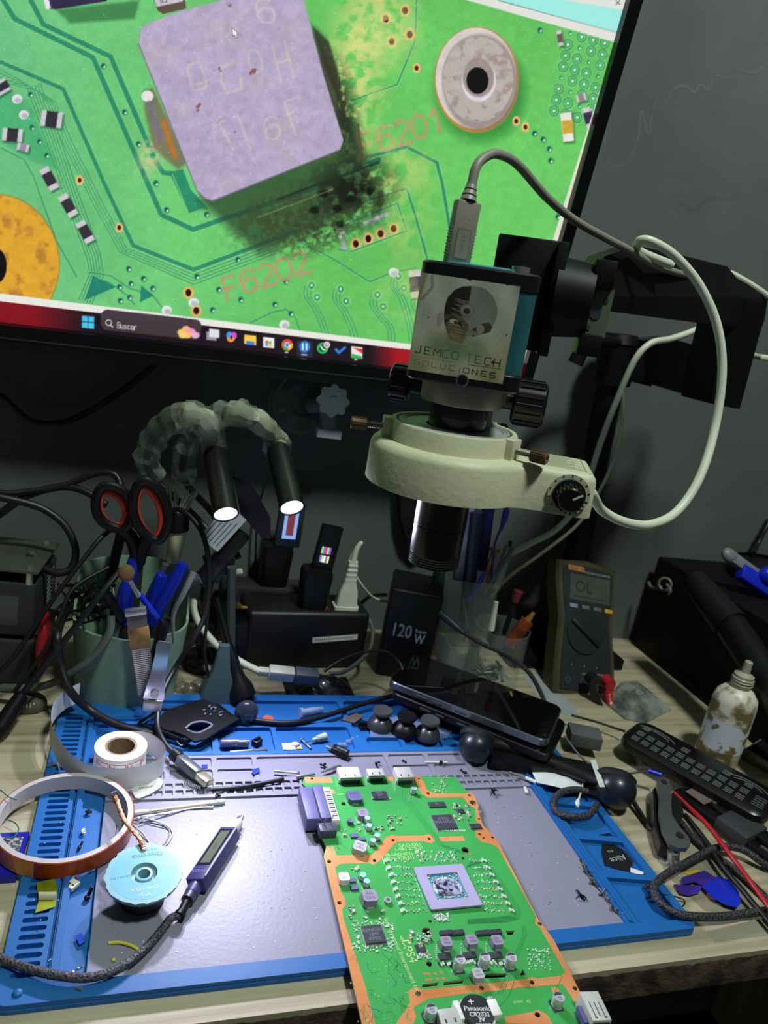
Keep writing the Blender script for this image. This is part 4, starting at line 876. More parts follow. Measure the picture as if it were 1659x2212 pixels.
# sticker
SP = Paint(0, 200, 0, 212, 3.0, (184, 184, 168))
na = SP.noise(60, 3, 4); nb_ = SP.noise(18, 7, 4); X_, Y_ = SP.X, SP.Y
SP.put((slice(None), slice(None)), np.clip((Y_-95)/110, 0, 1)*np.clip(na*1.6-.3, 0, 1), (146, 146, 92)); SP.put((slice(None), slice(None)), np.clip(1-np.hypot((X_-90)/75, (Y_-150)/40), 0, 1)*1.1, (104, 132, 96))
SP.put((slice(None), slice(None)), np.clip((nb_-.55)*4, 0, 1)*np.clip((Y_-80)/60, 0, 1)*.5, (180, 170, 110))
SP.ell(112, 66, 52, 54, (124, 126, 118), .9); w_ = SP.win([(60, 10), (160, 130)], 0)
HD = [(104, 14), (88, 16), (72, 26), (60, 44), (57, 62), (58, 82), (62, 100), (70, 118), (78, 132), (104, 138), (112, 100), (104, 64)]
SP.poly(HD, (36, 34, 32), .95); SP.poly([(60, 82), (106, 80), (118, 100), (104, 138), (78, 132), (66, 112)], (150, 140, 108), .5, soft=10)
for k in range(46):
    y = 44+k*2.1+RNG.uniform(-1, 1); x = RNG.uniform(66, 92); SP.line([(x, y), (x+RNG.uniform(10, 34), y+RNG.uniform(0, 3))], 1.1, (168, 160, 138) if k < 22 else (160, 150, 112), .75)
SP.ell(103, 66, 15, 15, (120, 116, 104), .95); SP.ell(103, 66, 12, 12, (150, 144, 128), .9); SP.ell(103, 67, 7, 6.5, (52, 46, 42), .9)
SP.poly([(104, 82), (96, 80), (116, 104), (122, 96)], (150, 146, 118), .9, soft=4)
SP.poly([(60, 92), (72, 84), (84, 84), (96, 94), (100, 104), (88, 96), (74, 92), (62, 98)], (44, 40, 38), .9); SP.ell(80, 92, 9, 5, (190, 186, 164), .95); SP.ell(84, 94, 4, 4, (60, 54, 50), .9)
SP.poly([(118, 105), (130, 96), (142, 86), (152, 85), (159, 92), (156, 104), (144, 110), (132, 109)], (66, 60, 52), .95, soft=2); SP.ell(136, 101, 8, 9, (150, 146, 124), .95); SP.ell(136, 100, 3, 3, (130, 126, 110))
SP.ell(51, 92, 7, 16, (140, 130, 110), .6, soft=4); SP.poly([(66, 120), (112, 116), (104, 150), (72, 146)], (130, 116, 84), .45, soft=10)
dk = lambda i: [(40, 50, 48), (46, 56, 54), (70, 92, 80), (84, 108, 90), (80, 100, 84), (100, 120, 96), (110, 118, 92), (96, 104, 84), (66, 72, 60), (40, 44, 42)][min(i, 9)]
write(SP, 'JEMCO TECH', (11, 156), (20.5, .5), (0, 16), 2.3, None, adv=.93, alt=dk); SP.line([(12, 180), (100, 181)], 1.2, (92, 110, 84), .8); SP.line([(124, 181), (190, 180)], 1.4, (52, 56, 50))
write(SP, 'SOLUCIONES', (12, 187), (17.5, .4), (0, 11), 2.2, None, adv=1.06, alt=lambda i: [(120, 124, 96), (124, 128, 98), (124, 128, 98), (120, 128, 98), (110, 118, 90), (104, 106, 82), (84, 84, 66), (50, 52, 46), (36, 38, 36), (32, 34, 34)][min(i, 9)])
for x, y, r in ((172, 168, 3), (124, 117, 2), (190, 105, 1.5), (28, 92, 1.2)): SP.ell(x, y, r, r, (40, 36, 30))
SP.poly([(0, 0), (14, 0), (4, 60), (0, 120)], (130, 126, 84), .8, soft=6); SP.line([(22, 4), (26, 28), (8, 56)], 3, (70, 66, 50), .6, soft=6); SP.a *= (.95+.1*SP.noise(3, 2, 2)[..., None])
def stpos(U, W_): 
    e = np.clip((U-4.6)/.9, 0, 1)*np.clip((W_-3.6)/2.2, 0, 1)
    return np.c_[-hw+.05+U, -hw-.045-.12*e**2-.02*np.sin(U*3)*np.sin(W_*2)-.03, Z0+.5+W_]
stk = painted('sticker', stpos, np.linspace(0, 5.35, 330), np.linspace(0, 5.2, 350), SP, lambda U, W_: (U/5.35*200, 212-W_/5.2*212), attr_mat('sticker_print', .4, spec=.4), SCO, label='yellowed sticker with half-black head logo and lettering')
# lens column
bm = nb(); r1 = 1.66; za = zl(1098)
lathe(bm, [(0, .12), (r1-.28, .12), (r1-.2, 0), (r1-.06, .0)]+[q for k in range(5) for q in ((r1, .04+k*.16), (r1-.06, .10+k*.16))]+[(r1-.02, .9), (r1-.02, 2.55), (r1-.06, 2.58), (r1-.06, 2.62), (r1-.0, 2.65), (r1-.0, zl(1010)), (1.75, zl(1005)), (1.75, Z0-1.25)], I4, 40)
part('lens_barrel', bm, mat('lens_black', (13, 13, 18), rough=.3, coat=.3), SCO)
bm = nb(); lathe(bm, [(0, .1), (r1-.4, .1)], tr(0, 0, -.0), 24); part('front_glass', bm, mat('lens_glass', (30, 34, 60), rough=.05, coat=1), SCO)
bm = nb(); lathe(bm, [(2.42, Z0-1.3), (2.47, Z0-1.22), (2.47, Z0-.02), (0, Z0-.02)], I4, 40); lathe(bm, [(1.7, Z0-1.3), (2.42, Z0-1.3)], I4, 40); box(bm, 2.3, 2.65, -.5, .5, Z0-1.0, Z0-.02); part('lens_adapter', bm, mat('satin_aluminium', (168, 164, 164), rough=.4, metal=.6), SCO)
bm = nb(); box(bm, 1.75, 2.05, 1.0, 1.4, zl(930), Z0-1.28); part('guide_pin', bm, MC['satin_aluminium'], SCO)
# ring light
RL = thing('ring_light', 'cream ring light with brass thumb screws and a black dial clamped around the lens', 'ring light', SC @ tr(-.15, 0, zl(1032)))
mcream = mat('cream_plastic', (198, 198, 166), rough=.5, var=.03, vs=20, bump=.25, bs=260)
ro = 5.0; pts = []
for i in range(49):
    a = 38+(322-38)*i/48; pts.append((ro*math.cos(math.radians(a)), ro*math.sin(math.radians(a))))
pts += [(4.6, -2.75), (5.6, -2.6), (8.1, -2.6), (8.55, -2.5), (8.75, -2.2), (8.75, 1.9), (8.4, 2.3), (5.2, 2.45)]
bm = nb(); hb = 2.65
def RLp(d, z): return [Vector((x, y, z)) for x, y in (inset(pts, d) if d else pts)]
loft(bm, [RLp(.12, 0), RLp(0, .05), RLp(.06, hb-.5), RLp(.16, hb-.25), RLp(.38, hb-.05), RLp(.7, hb)], 0, cap0=False, cap1=True)
prism(bm, [(p[0], p[1]) for p in inset(pts, .12)], 0, .02, holes=[circ(0, 0, 3.9, 40)])
part('light_body', bm, mcream, RL)
bm = nb(); zc = hb+1.15
lathe(bm, [(4.0, hb-.1), (3.95, hb+.05), (3.92, zc-.1), (3.85, zc), (3.6, zc), (3.52, zc-.12), (3.5, hb)], I4, 48)
for a in (195, -27, 60):
    M = rot('Z', a); box(bm, 3.65, 4.35, -.55, .55, hb-.1, zc+.03, M, bev=.06)
part('collar', bm, mcream, RL)
bm = nb(); lathe(bm, [(1.7, zc-.1), (3.0, zc-.08), (3.05, zc-.02), (3.2, zc-.06), (3.26, zc+.0), (3.42, zc-.04), (3.42, hb)], I4, 48); part('adapter_disc', bm, mat('brushed_disc', (176, 178, 182), rough=.45, metal=.3), RL)
mbr = mat('tarnished_brass', (122, 96, 70), rough=.5, metal=.6, vs=90, var=.25); mscr = mat('screw_thread', (150, 146, 126), rough=.4, metal=.7)
for a in (195, -27, 60):
    M = rot('Z', a) @ tr(4.2, 0, hb+.55) @ rot('Y', 90); bm = nb()
    lathe(bm, [(0, -.4)]+[q for k in range(14) for q in ((.16, -.4+k*.11), (.2, -.345+k*.11))]+[(.16, 1.2)], M, 12, m=1)
    lathe(bm, [(0, 1.1), (.30, 1.1), (.36, 1.16), (.36, 2.05), (.3, 2.1), (.14, 2.1), (.12, 2.0), (0, 2.0)], M, 24)
    for k in range(16): box(bm, .34, .385, -.03, .03, 1.16, 2.04, M @ rot('Z', k*22.5))
    part('thumb_screw', bm, [mbr, mscr], RL)
bm = nb(); Mk = tr(7.25, -2.62, 1.32) @ rot('X', 90) @ Matrix.Scale(1.2, 4)
prism(bm, circ(0, 0, 1.0, 32), 0, .06, Mk)
for k in range(11): a = math.radians(-40+26*k); box(bm, -.03, .03, .88, .98, .06, .075, Mk @ rot('Z', -130+26*k), 1)
pl = part('dial_plate', bm, [mcream, mdark], RL)
bm = nb(); lathe(bm, [(0, .06), (.78, .06), (.78, .3), (.64, .34), (.58, 1.15), (.52, 1.2), (0, 1.2)], Mk, 32)
for k in range(18): box(bm, .58, .69, -.035, .035, .34, 1.1, Mk @ rot('Z', k*20))
box(bm, .1, .6, -.045, .045, 1.2, 1.215, Mk @ rot('Z', 35), 1); part('dial', bm, [mat('dial_black', (18, 18, 20), rough=.25), mwht], RL, label='black brightness dial with white pointer')
bm = nb(); prism(bm, [(4.9, -1.9), (8.1, -1.9), (8.1, 1.7), (4.9, 1.9)], hb+.0, hb+.012)
for k in range(12): box(bm, 5.1, 7.9-.4*(k % 3), -1.6+k*.27, -1.53+k*.27, hb+.012, hb+.016, m=1)
for q in ((4.95, 8.05, -1.85, -1.81), (4.95, 8.05, 1.6, 1.64), (4.95, 4.99, -1.85, 1.64), (8.01, 8.05, -1.85, 1.64)): box(bm, *q, hb+.012, hb+.016, m=1)
part('spec_label', bm, [mcream, mdark], RL)
bm = nb()
for k in range(36): ball(bm, (0, 0, 0), .22, rot('Z', k*10) @ tr(3.4 if k % 2 else 2.9, 0, .25) @ rot('X', 180), 0, 8, z0=0)
prism(bm, circ(0, 0, 3.9, 40), .3, .4, holes=[circ(0, 0, 2.2, 30)]); part('led_board', bm, mat('led_off', (190, 190, 170), rough=.4), RL)
# ============================================================ STAND
mstand = mat('stand_black', (13, 13, 15), rough=.5, spec=.25, var=.1, vs=30); mstg = mat('stand_green_sheen', (34, 44, 34), rough=.35, var=.1)
STD = thing('microscope_stand', 'black articulated microscope stand with a pole, folding arm and clamp behind the multimeter', 'stand', tr(49, 31, 0))
pt_ = V(1336, 745, 42); pb_ = Vector((57.2, 42, 0.8))
bm = nb(); cyl(bm, pb_, pt_, 1.55, 1.5, n=28); part('pole', bm, mstand, STD, world=True)
bm = nb(); prism(bm, rrect(48.0, 64, 37.2, 45.6, .6, 4), 0, 1.2); box(bm, 55, 59.4, 40, 44.4, 1.2, 2.8, bev=.3); part('base_plate', bm, mstand, STD, world=True)
bm = nb(); d_ = (pt_-pb_).normalized(); cyl(bm, pt_-d_*4.4, pt_+d_*.2, 2.15, n=28); cyl(bm, pt_+d_*.2, pt_+d_*1.2, 2.3, 1.9, n=28); M = frame(pt_-d_*1.5, V(1410, 790, 41)-V(1336, 770, 42)); box(bm, 0, 4.6, -1.4, 1.4, -2.0, 1.7, M, bev=.2); part('pole_clamp', bm, mstand, STD, world=True)
bm = nb(); tube(bm, [V(1335, 742, 39.6), V(1300, 735, 39.2), V(1262, 752, 39), V(1243, 785, 39)], .7, n=10, rad=lambda t: .55+.35*t); part('clamp_lever', bm, mstand, STD, world=True)
def plate(name, pxs, Yf, th, m, lab=None):
    bm = nb(); fr = [V(x, y, Yf(x)) for x, y in pxs]; bk = [p+Vector((0, th, 0)) for p in fr]
    a = [bm.verts.new(p) for p in fr]; c = [bm.verts.new(p) for p in bk]
    n = len(a)
    loops = [[Vector((x, -y, 0)) for x, y in pxs]]; tri = geometry.tessellate_polygon(loops)
    for t in tri: bm.faces.new([a[i] for i in t]); bm.faces.new([c[i] for i in t[::-1]])
    for i in range(n): bm.faces.new([a[i], a[(i+1) % n], c[(i+1) % n], c[i]])
    return part(name, bm, m, STD, world=True, label=lab)
Ya = lambda x: 15.0+(x-1290)/310*14
plate('upper_arm', [(1245, 640), (1306, 554), (1372, 530), (1460, 548), (1572, 576), (1591, 600), (1659, 642), (1652, 690), (1635, 740), (1605, 715), (1590, 708), (1289, 669)], Ya, 2.2, mstand)
plate('arm_hinge', [(1590, 640), (1655, 660), (1635, 745), (1598, 884), (1535, 872), (1548, 800)], lambda x: 28.6, 4.5, mstand)
plate('lower_arm', [(1391, 735), (1443, 729), (1560, 762), (1540, 870), (1391, 825)], lambda x: 40-(x-1391)/160*7, 2.2, mstg)
bm = nb(); M = frame(V(1065, 600, 14.6), SC.to_3x3() @ Vector((1, 0, 0)), axs)
q0 = V(1065, 600, 14.4); zz = SC.to_3x3() @ Vector((0, 0, 1))
box(bm, -.1, 4.0, 0, 3.0, -4.2, 2.75, M, 0, bev=.12); cyl(bm, M @ Vector((2.2, -.02, .8)), M @ Vector((2.2, .1, .8)), .42, m=1, n=20)
part('focus_block', bm, [mstand, mat('deep_hole', (4, 4, 5), rough=.9)], STD, world=True)
bm = nb(); box(bm, 3.7, 4.4, -.6, 3.2, -4.4, 2.7, M, 0, bev=.08); cyl(bm, M @ Vector((4.2, 1.4, -.6)), M @ Vector((6.6, 1.2, -.6)), 2.6, 2.3, n=28); box(bm, 6.2, 7.6, -.4, 3.0, .2, 2.0, M, bev=.1); box(bm, 6.2, 7.6, -.4, 3.0, -4.0, -2.6, M, bev=.1); part('swivel_joint', bm, mstand, STD, world=True)
bm = nb(); box(bm, 6.1, 7.8, .1, .4, -2.7, .3, M)
for u, v in ((6.5, -.2), (6.9, -1.3), (6.6, -2.2), (7.4, -.4)): cyl(bm, M @ Vector((u, .09, v)), M @ Vector((u, .05, v)), .16 if u != 6.9 else .35, m=1)
part('joint_plate', bm, [mat('pale_plate', (96, 100, 86), rough=.5), mdark], STD, world=True)
bm = nb(); Mq = SC @ tr(0, 4.2, Z0-1.2)
def knob(x0, x1, r):
    lathe(bm, [(0, x0), (r*.8, x0), (r, x0+.12), (r, x1-.15), (r*.9, x1), (0, x1)], Mq @ rot('Y', 90), 28)
    for k in range(14): box(bm, -.14, .14, r-.05, r+.09, x0+.2, x1-.2, Mq @ rot('Y', 90) @ rot('Z', k*360/14), bev=.04, seg=1)
knob(3.2, 5.3, 1.45); knob(-5.0, -3.6, 1.2); cyl(bm, Mq @ Vector((-3.7, 0, 0)), Mq @ Vector((3.4, 0, 0)), .6); box(bm, -1.3, 1.3, -1.1, 1.5, -1.5, 6.5, Mq, bev=.1)
part('focus_knob', bm, mat('knob_black', (20, 20, 22), rough=.25), STD, world=True)
# cables of the microscope
mgc = mat('cable_beige', (134, 132, 120), rough=.45, var=.03); mwc = mat('cable_white', (214, 218, 198), rough=.4, var=.05, vs=20)
UP_ = thing('usb_cable', 'beige usb cable plugged into the top of the teal camera', 'cable', tr(V(985, 570, 9.4)))
p0 = V(985, 572, 9.4); p1 = V(1011, 435, 9.4); M = frame(p0, p1-p0, (0, -1, 0)); Lp = (p1-p0).length
bm = nb(); box(bm, 0, Lp, -.72, .72, -.38, .38, M, bev=.12); box(bm, .3, 1.9, -.42, .42, .375, .40, M, 1, bev=.0); box(bm, .36, 1.84, -.38, .38, .38, .41, M, 0)
text(bm, 'USB 2.0', .3, M @ tr(1.1, 0, .412), 1)
for u in (-.12, .12): cyl(bm, M @ Vector((Lp*.72, u, .375)), M @ Vector((Lp*.72, u, .385)), .035, m=1, n=8)
for k in range(9): box(bm, .5+k*.17, .56+k*.17, -.76, -.70, -.3, .3, M); box(bm, .5+k*.17, .56+k*.17, .70, .76, -.3, .3, M)
part('plug', bm, [mgc, mat('beige_relief', (108, 106, 96), rough=.6)], UP_, world=True)
bm = nb(); b1 = V(1019, 398, 9.6)
for k in range(3):
    a = p1.lerp(b1, k*.34-.02); c_ = p1.lerp(b1, k*.34+.24); cyl(bm, a, c_, .5-.07*k, .42-.06*k, n=16)
cyl(bm, p1, b1, .3, .3); part('strain_relief', bm, mgc, UP_, world=True)
bm = nb(); tube(bm, [b1-(b1-p1)*.1, b1, V(1030, 358, 9.8), V(1052, 337, 10.2), V(1078, 333, 10.6), V(1120, 357, 11.5), V(1180, 425, 13), V(1240, 475, 14.2), V(1310, 515, 15.2), V(1362, 542, 16.4), V(1420, 575, 18.5), V(1500, 600, 24)], .27, n=12, k=8); part('cord', bm, mgc, UP_, world=True)
WC = thing('ring_light_cable', 'thick white cable looping from the ring light dial end up over the stand arm', 'cable', tr(V(1268, 1062, 9)))
bm = nb(); e_ = RL.matrix_world.copy(); e_.translation = e_.translation/S; st = e_ @ Vector((8.7, -1.2, 1.3))
tube(bm, [st-e_.to_3x3() @ Vector((.5, 0, 0)), st, V(1300, 1102, 7.5), V(1350, 1128, 8), V(1405, 1133, 9), V(1462, 1105, 10), V(1512, 1030, 11), V(1545, 920, 12.5), V(1560, 800, 13.5), V(1548, 700, 14.2), V(1510, 615, 14.8), V(1460, 555, 15.2), V(1415, 525, 15.6), V(1388, 518, 16), V(1376, 530, 16.6), V(1384, 545, 17.2), V(1450, 572, 18.2)], .32, n=12, k=8)
part('cord', bm, mwc, WC, world=True)
bm = nb(); tube(bm, [V(1450, 580, 29), V(1560, 587, 31.5), V(1600, 602, 31.5), V(1659, 640, 31), V(1740, 700, 31), V(1700, 770, 31), V(1645, 772, 31), V(1615, 765, 34), V(1560, 765, 35)], .3, n=10, k=8); part('cord', bm, mwc, WC, world=True)
cable('lamp_cable', [(1540, 775, 32), (1562, 765, 33), (1578, 735, 34), (1585, 700, 36), (1540, 700, 37), (1480, 722, 37), (1445, 733, 36.4), (1405, 742, 36), (1370, 780, 36), (1330, 870, 36.4), (1296, 960, 37), (1275, 1025, 37.5), (1245, 1095, 38.5), (1200, 1145, 39), (1150, 1172, 39.5), (1095, 1200, 40)], .35, mwc, 'white cable draped down beside the black stand pole')
cable('thin_white_cable', [(1343, 832, 37), (1345, 900, 37.4), (1330, 980, 38), (1300, 1050, 38.5), (1250, 1130, 39), (1170, 1195, 40), (1100, 1245, 41), (1060, 1290, 42)], .2, mwc, 'thin white cord running down behind the ring light past the pole')
bm = nb(); M = zframe(V(1278, 1048, 42), d_); lathe(bm, [(1.55, -.1), (1.72, -.1), (1.72, .1), (1.55, .1)], M, 24); cyl(bm, M @ Vector((1.6, 0, 0)), M @ Vector((3.0, .3, 0)), .06, n=6)
part('cable_tie', bm, mat('tie_grey', (60, 60, 60), rough=.5), STD, world=True)
# ============================================================ THINGS ON THE MAT
mkw = mat('liner_grey', (206, 210, 216), rough=.55, var=.03); mblkp = mat('black_plastic', (17, 17, 20), rough=.4, spec=.35, var=.1, vs=30); mrub = mat('black_rubber', (24, 24, 26), rough=.6, var=.1)
msteel = mat('bright_steel', (196, 198, 200), rough=.28, metal=.85, var=.1, vs=60); mcord = mat('cord_black', (22, 22, 24), rough=.45)
# kapton tape roll
kc = T(140, 1785, 1.2); KT = thing('tape_roll', 'large amber heat-resistant tape roll lying flat on the left edge of the blue mat', 'tape roll', tr(2.05, 12.9, .63))
bm = nb(); lathe(bm, [(4.02, .02), (4.38, .02), (4.38, 1.16), (4.02, 1.16), (4.02, .02)], rot('Y', 0), 72); part('core', bm, mat('core_grey', (182, 176, 178), rough=.4, coat=.3, var=.03), KT)
bm = nb(); lathe(bm, [(4.385, .03), (4.46, .03), (4.46, 1.13), (4.385, 1.13)], I4, 72); part('tape', bm, mat('amber_film', (172, 72, 4), rough=.25, col2=(84, 26, 2), vs=22, coat=.0, spec=.35, lo=.3, hi=.7), KT)
bm = nb(); grid(bm, lambda u, v: Vector(((4.475)*math.cos(math.radians(205+48*u)), 4.475*math.sin(math.radians(205+48*u)), .03+1.1*v)), 24, 2); part('tape_end', bm, mat('amber_light', (196, 118, 34), rough=.2, coat=.6, var=.1), KT)
# label roll with unwound liner
lc = T(262, 1608, 2.75); LRm = tr(lc.x, lc.y, .64); LR = thing('label_roll', 'roll of white price labels with a brown core and an unwound paper liner', 'label roll', LRm)
bm = nb(); lathe(bm, [(1.18, .02), (1.92, .02), (1.92, 2.0), (1.18, 2.0), (1.18, .02)], I4, 56)
lblm = mat('label_red', (172, 70, 84), rough=.6)
for k in range(9):
    a0 = -150+k*38; 
    for q in ((0, 36, .35, .40), (0, 36, 1.6, 1.65)): grid(bm, lambda u, v, q=q, a0=a0: Vector((1.928*math.cos(math.radians(a0+q[0]+(q[1]-q[0])*u)), 1.928*math.sin(math.radians(a0+q[0]+(q[1]-q[0])*u)), q[2]+(q[3]-q[2])*v)), 8, 1, 1)
    for aa in (0, 35): grid(bm, lambda u, v, aa=aa, a0=a0: Vector((1.928*math.cos(math.radians(a0+aa+1.4*u)), 1.928*math.sin(math.radians(a0+aa+1.4*u)), .35+1.3*v)), 1, 1, 1)
    for s_, zz in (('Ref', 1.36), ('$', .72)):
        Mx = rot('Z', a0+7) @ tr(1.932, 0, zz) @ rot('Z', 90) @ rot('X', 90); text(bm, s_, .34, Mx, 1)
    grid(bm, lambda u, v, a0=a0: Vector((1.93*math.cos(math.radians(a0+13+20*u)), 1.93*math.sin(math.radians(a0+13+20*u)), 1.24+.03*v)), 6, 1, 1)
part('roll', bm, [mat('label_paper', (226, 222, 214), rough=.6, var=.03), lblm], LR)
bm = nb(); lathe(bm, [(1.0, .0), (1.2, .0), (1.2, 1.97), (1.0, 1.97), (1.0, 0)], I4, 48); part('core', bm, mat('cardboard', (138, 118, 92), rough=.8), LR)
lp = [Vector((-1.2, 1.5)), Vector((.2, 1.98)), Vector((1.9, 1.8)), Vector((3.0, .6)), Vector((3.3, -.6)), Vector((2.7, -1.7)), Vector((1.2, -2.5)), Vector((-.6, -2.6)), Vector((-2.4, -2.0)), Vector((-4.0, -.4)), Vector((-5.2, 2.2)), Vector((-5.4, 4.6)), Vector((-4.8, 6.4)), Vector((-3.7, 7.5))]
lz = [0, 0, .0, .0, 0, 0, 0, 0, .05, .3, .6, .8, .9, 1.0]
P3 = smooth([Vector((p.x, p.y, z)) for p, z in zip(lp, lz)], 8); bm = nb(); n_ = len(P3)-1
grid(bm, lambda u, v: P3[int(round(u*n_))]+Vector((0, 0, .02+1.9*v)), n_, 1); o_ = part('liner', bm, mkw, LR, label='translucent paper liner strip'); 
# solder wick bobbin
wc = T(313, 1884, 2.5); WK = thing('solder_wick', 'pale blue desoldering braid spool with frayed copper braid end standing off the grey work area', 'solder wick', zframe((wc.x, wc.y, 1.42), (-.03, -.06, 1)))
mwk = mat('spool_blue', (136, 182, 190), rough=.35, var=.06, vs=30); rg = random.Random(4)
R1 = [2.28+rg.uniform(-.05, .07)*(1 if k % 5 else 1.8) for k in range(64)]
bm = nb(); ol = [(R1[k]*math.cos(2*math.pi*k/64), R1[k]*math.sin(2*math.pi*k/64)) for k in range(64)]
prism(bm, ol, 1.0, 1.12, holes=[circ(0, 0, .78, 32)]); lathe(bm, [(2.12, .72), (2.2, .8), (2.2, 1.02)], I4, 64); lathe(bm, [(.78, 1.12), (.74, .8), (.5, .78), (.5, 1.02), (.36, 1.04), (.34, .1)], I4, 40)
part('spool', bm, mwk, WK)
bm = nb(); lathe(bm, [(.85, -.9), (1.35, -.9), (1.35, .98), (.85, .98), (.85, -.9)], I4, 40); part('wound_core', bm, mat('wound_dark', (70, 52, 44), rough=.5), WK)
bm = nb(); lathe(bm, [(2.0, 1.125), (.84, 1.125)], I4, 60); text(bm, 'Chytronics', .42, tr(.15, 1.35, 1.135) @ rot('Z', 185), 1, bold=.01); text(bm, 'Lazo de pul.', .22, tr(.2, 1.75, 1.135) @ rot('Z', 185), 1)
text(bm, '2.5mm 1.5m', .24, tr(-1.35, -.2, 1.135) @ rot('Z', 190), 1); text(bm, 'SOLD. WICK', .3, tr(.1, -1.2, 1.135) @ rot('Z', 5), 2); text(bm, 'SPL-DL', .26, tr(.05, -1.65, 1.135) @ rot('Z', 5), 2); text(bm, 'RoHS', .3, tr(1.3, .5, 1.135) @ rot('Z', -20), 2)
part('face_label', bm, [mat('spool_label', (120, 182, 208), rough=.3, var=.05), mat('ink_teal', (70, 140, 140)), mat('ink_cream', (222, 220, 190))], WK)
bm = nb(); e0 = wc+Vector((-.1, 1.9, -.1)); q = [e0+Vector((0, -.25, .3)), e0+Vector((-.3, .5, .5)), T(268, 1770, 3.0), T(252, 1728, 3.3), T(246, 1718, 3.35)]
tube(bm, q, .16, n=8, k=10, rad=lambda t: .16+.03*math.sin(t*140), flat=.5)
part('copper_braid', bm, mat('copper_braid', (206, 132, 92), rough=.35, metal=.7, vs=260, var=.25, bump=.6, bs=500), WK, world=True, label='frayed copper braid')
bm = nb()
for k in range(4): tube(bm, [T(247, 1722, 3.3)+Vector((.05*k, 0, 0)), T(241, 1714, 3.5+.1*k), T(248+k*2, 1709, 3.6), T(252+k*2, 1716, 3.4)], .02, n=5)
part('loose_strand', bm, msteel, WK, world=True)
# coil of solder wire
bm = nb(); zz = .50
tube(bm, [T(285, 1862-60, zz), T(275, 1790, zz), T(290, 1770, zz), T(330, 1772, zz+.2), T(365, 1792, zz), T(360, 1815, zz), T(345, 1830, zz), T(325, 1822, zz), T(308, 1800, zz+.1), T(285, 1778, zz+.2), T(300, 1768, zz+.15), T(345, 1775, zz+.1), T(372, 1796, zz), T(362, 1822, zz), T(340, 1835, zz)], .05, n=7, k=9)
tube(bm, [T(276, 1785, zz), T(300, 1765, zz+.3), T(360, 1758, zz+.1), T(410, 1747, zz), T(460, 1744, zz+.05)], .06, n=7, k=8); tube(bm, [T(283, 1790, zz), T(320, 1765, zz+.3), T(380, 1752, zz), T(430, 1745, zz+.05), T(462, 1742, zz+.08)], .05, n=7, k=8)
single('solder_wire', bm, mat('solder_wire', (200, 200, 210), rough=.3, metal=.7), 'loose loops of thin silver solder wire beside the pale blue spool', 'wire')
# cotton swab
a_, b_ = T(286, 1757, .62), T(484, 1731, .62); d = (b_-a_).normalized(); SW = thing('cotton_swab', 'wooden cotton swab lying across the grey work area', 'cotton swab', tr(a_))
bm = nb(); cyl(bm, a_, b_, .1, n=10); part('stick', bm, mat('swab_wood', (206, 196, 150), rough=.7), SW, world=True)
for p, s_ in ((a_, 1), (b_, -1)): bm = nb(); lathe(bm, [(0, -.1), (.14, -.05), (.2, .1), (.2, .5), (.16, .95), (.1, 1.15)], zframe(p, d*s_), 14); part('cotton_tip', bm, mat('cotton', (214, 216, 212), rough=.9, bump=.6, bs=400), SW, world=True)
# usb power meter with braided cable
m0 = T(436, 1893, 1.6); m1 = T(503, 1790, 1.6); md = (m1-m0).normalized(); UM = thing('usb_power_meter', 'indigo usb power meter with a white plug standing on the grey work area', 'power meter', tr(m0.x, m0.y, .5))
M = frame(Vector((m0.x, m0.y, .58)), md, Vector((-.35, .2, 1))); Lm = (m1-m0).length
mindg = mat('indigo_case', (62, 56, 110), rough=.4, var=.06)
bm = nb(); box(bm, -.3, Lm+.2, -.62, .62, 0, 1.0, M, bev=.08); part('case', bm, mindg, UM, world=True)
bm = nb(); box(bm, .0, Lm+.1, -.66, -.6, .94, 1.02, M); box(bm, 1.0, Lm-.1, -.47, .5, .995, 1.02, M, 1); box(bm, 1.2, Lm-.3, -.33, .36, 1.02, 1.03, M, 2); text(bm, '4.95V', .34, M @ tr(Lm*.6, .0, 1.035), 3); text(bm, 'KOWSI', .34, M @ tr(.45, 0, 1.01) @ rot('Z', -90), 4)
box(bm, -.2, Lm+.2, .6, .66, .9, 1.02, M)
part('display', bm, [mat('case_white', (196, 198, 216), rough=.4), mat('display_frame', (30, 28, 44), rough=.2), mat('display_glass', (96, 104, 84), rough=.15, coat=1), mat('digit_dark', (40, 60, 50)), mat('case_ink', (120, 116, 170))], UM, world=True)
bm = nb(); box(bm, Lm+.2, Lm+1.5, -.36, .36, .2, .75, M, bev=.12); box(bm, Lm+1.5, Lm+2.05, -.24, .24, .36, .58, M, 1, bev=.03)
part('plug', bm, [mwht, msteel], UM, world=True, label='white plug with steel tip')
UC = thing('braided_usb_cable', 'dark braided usb cable curving across the mat from the indigo power meter to the left', 'cable', tr(m0.x, m0.y, .5)); mbd = braid_mat('braid_dark', (74, 70, 80), (20, 19, 24), 700)
e0 = M @ Vector((-.3, 0, .5)); bm = nb(); cyl(bm, e0, M @ Vector((-1.5, 0, .42)), .42, n=18); cyl(bm, M @ Vector((-.5, 0, .48)), M @ Vector((-1.0, 0, .45)), .45, n=18, m=1); cyl(bm, M @ Vector((-1.5, 0, .42)), M @ Vector((-2.5, -.06, .36)), .30, .26, n=16, m=2); cyl(bm, M @ Vector((-2.5, -.06, .36)), M @ Vector((-2.75, -.06, .35)), .36, n=16, m=2)
part('plug_shell', bm, [mat('gunmetal', (90, 86, 110), rough=.35, metal=.6), mindg, mblkp], UC, world=True)
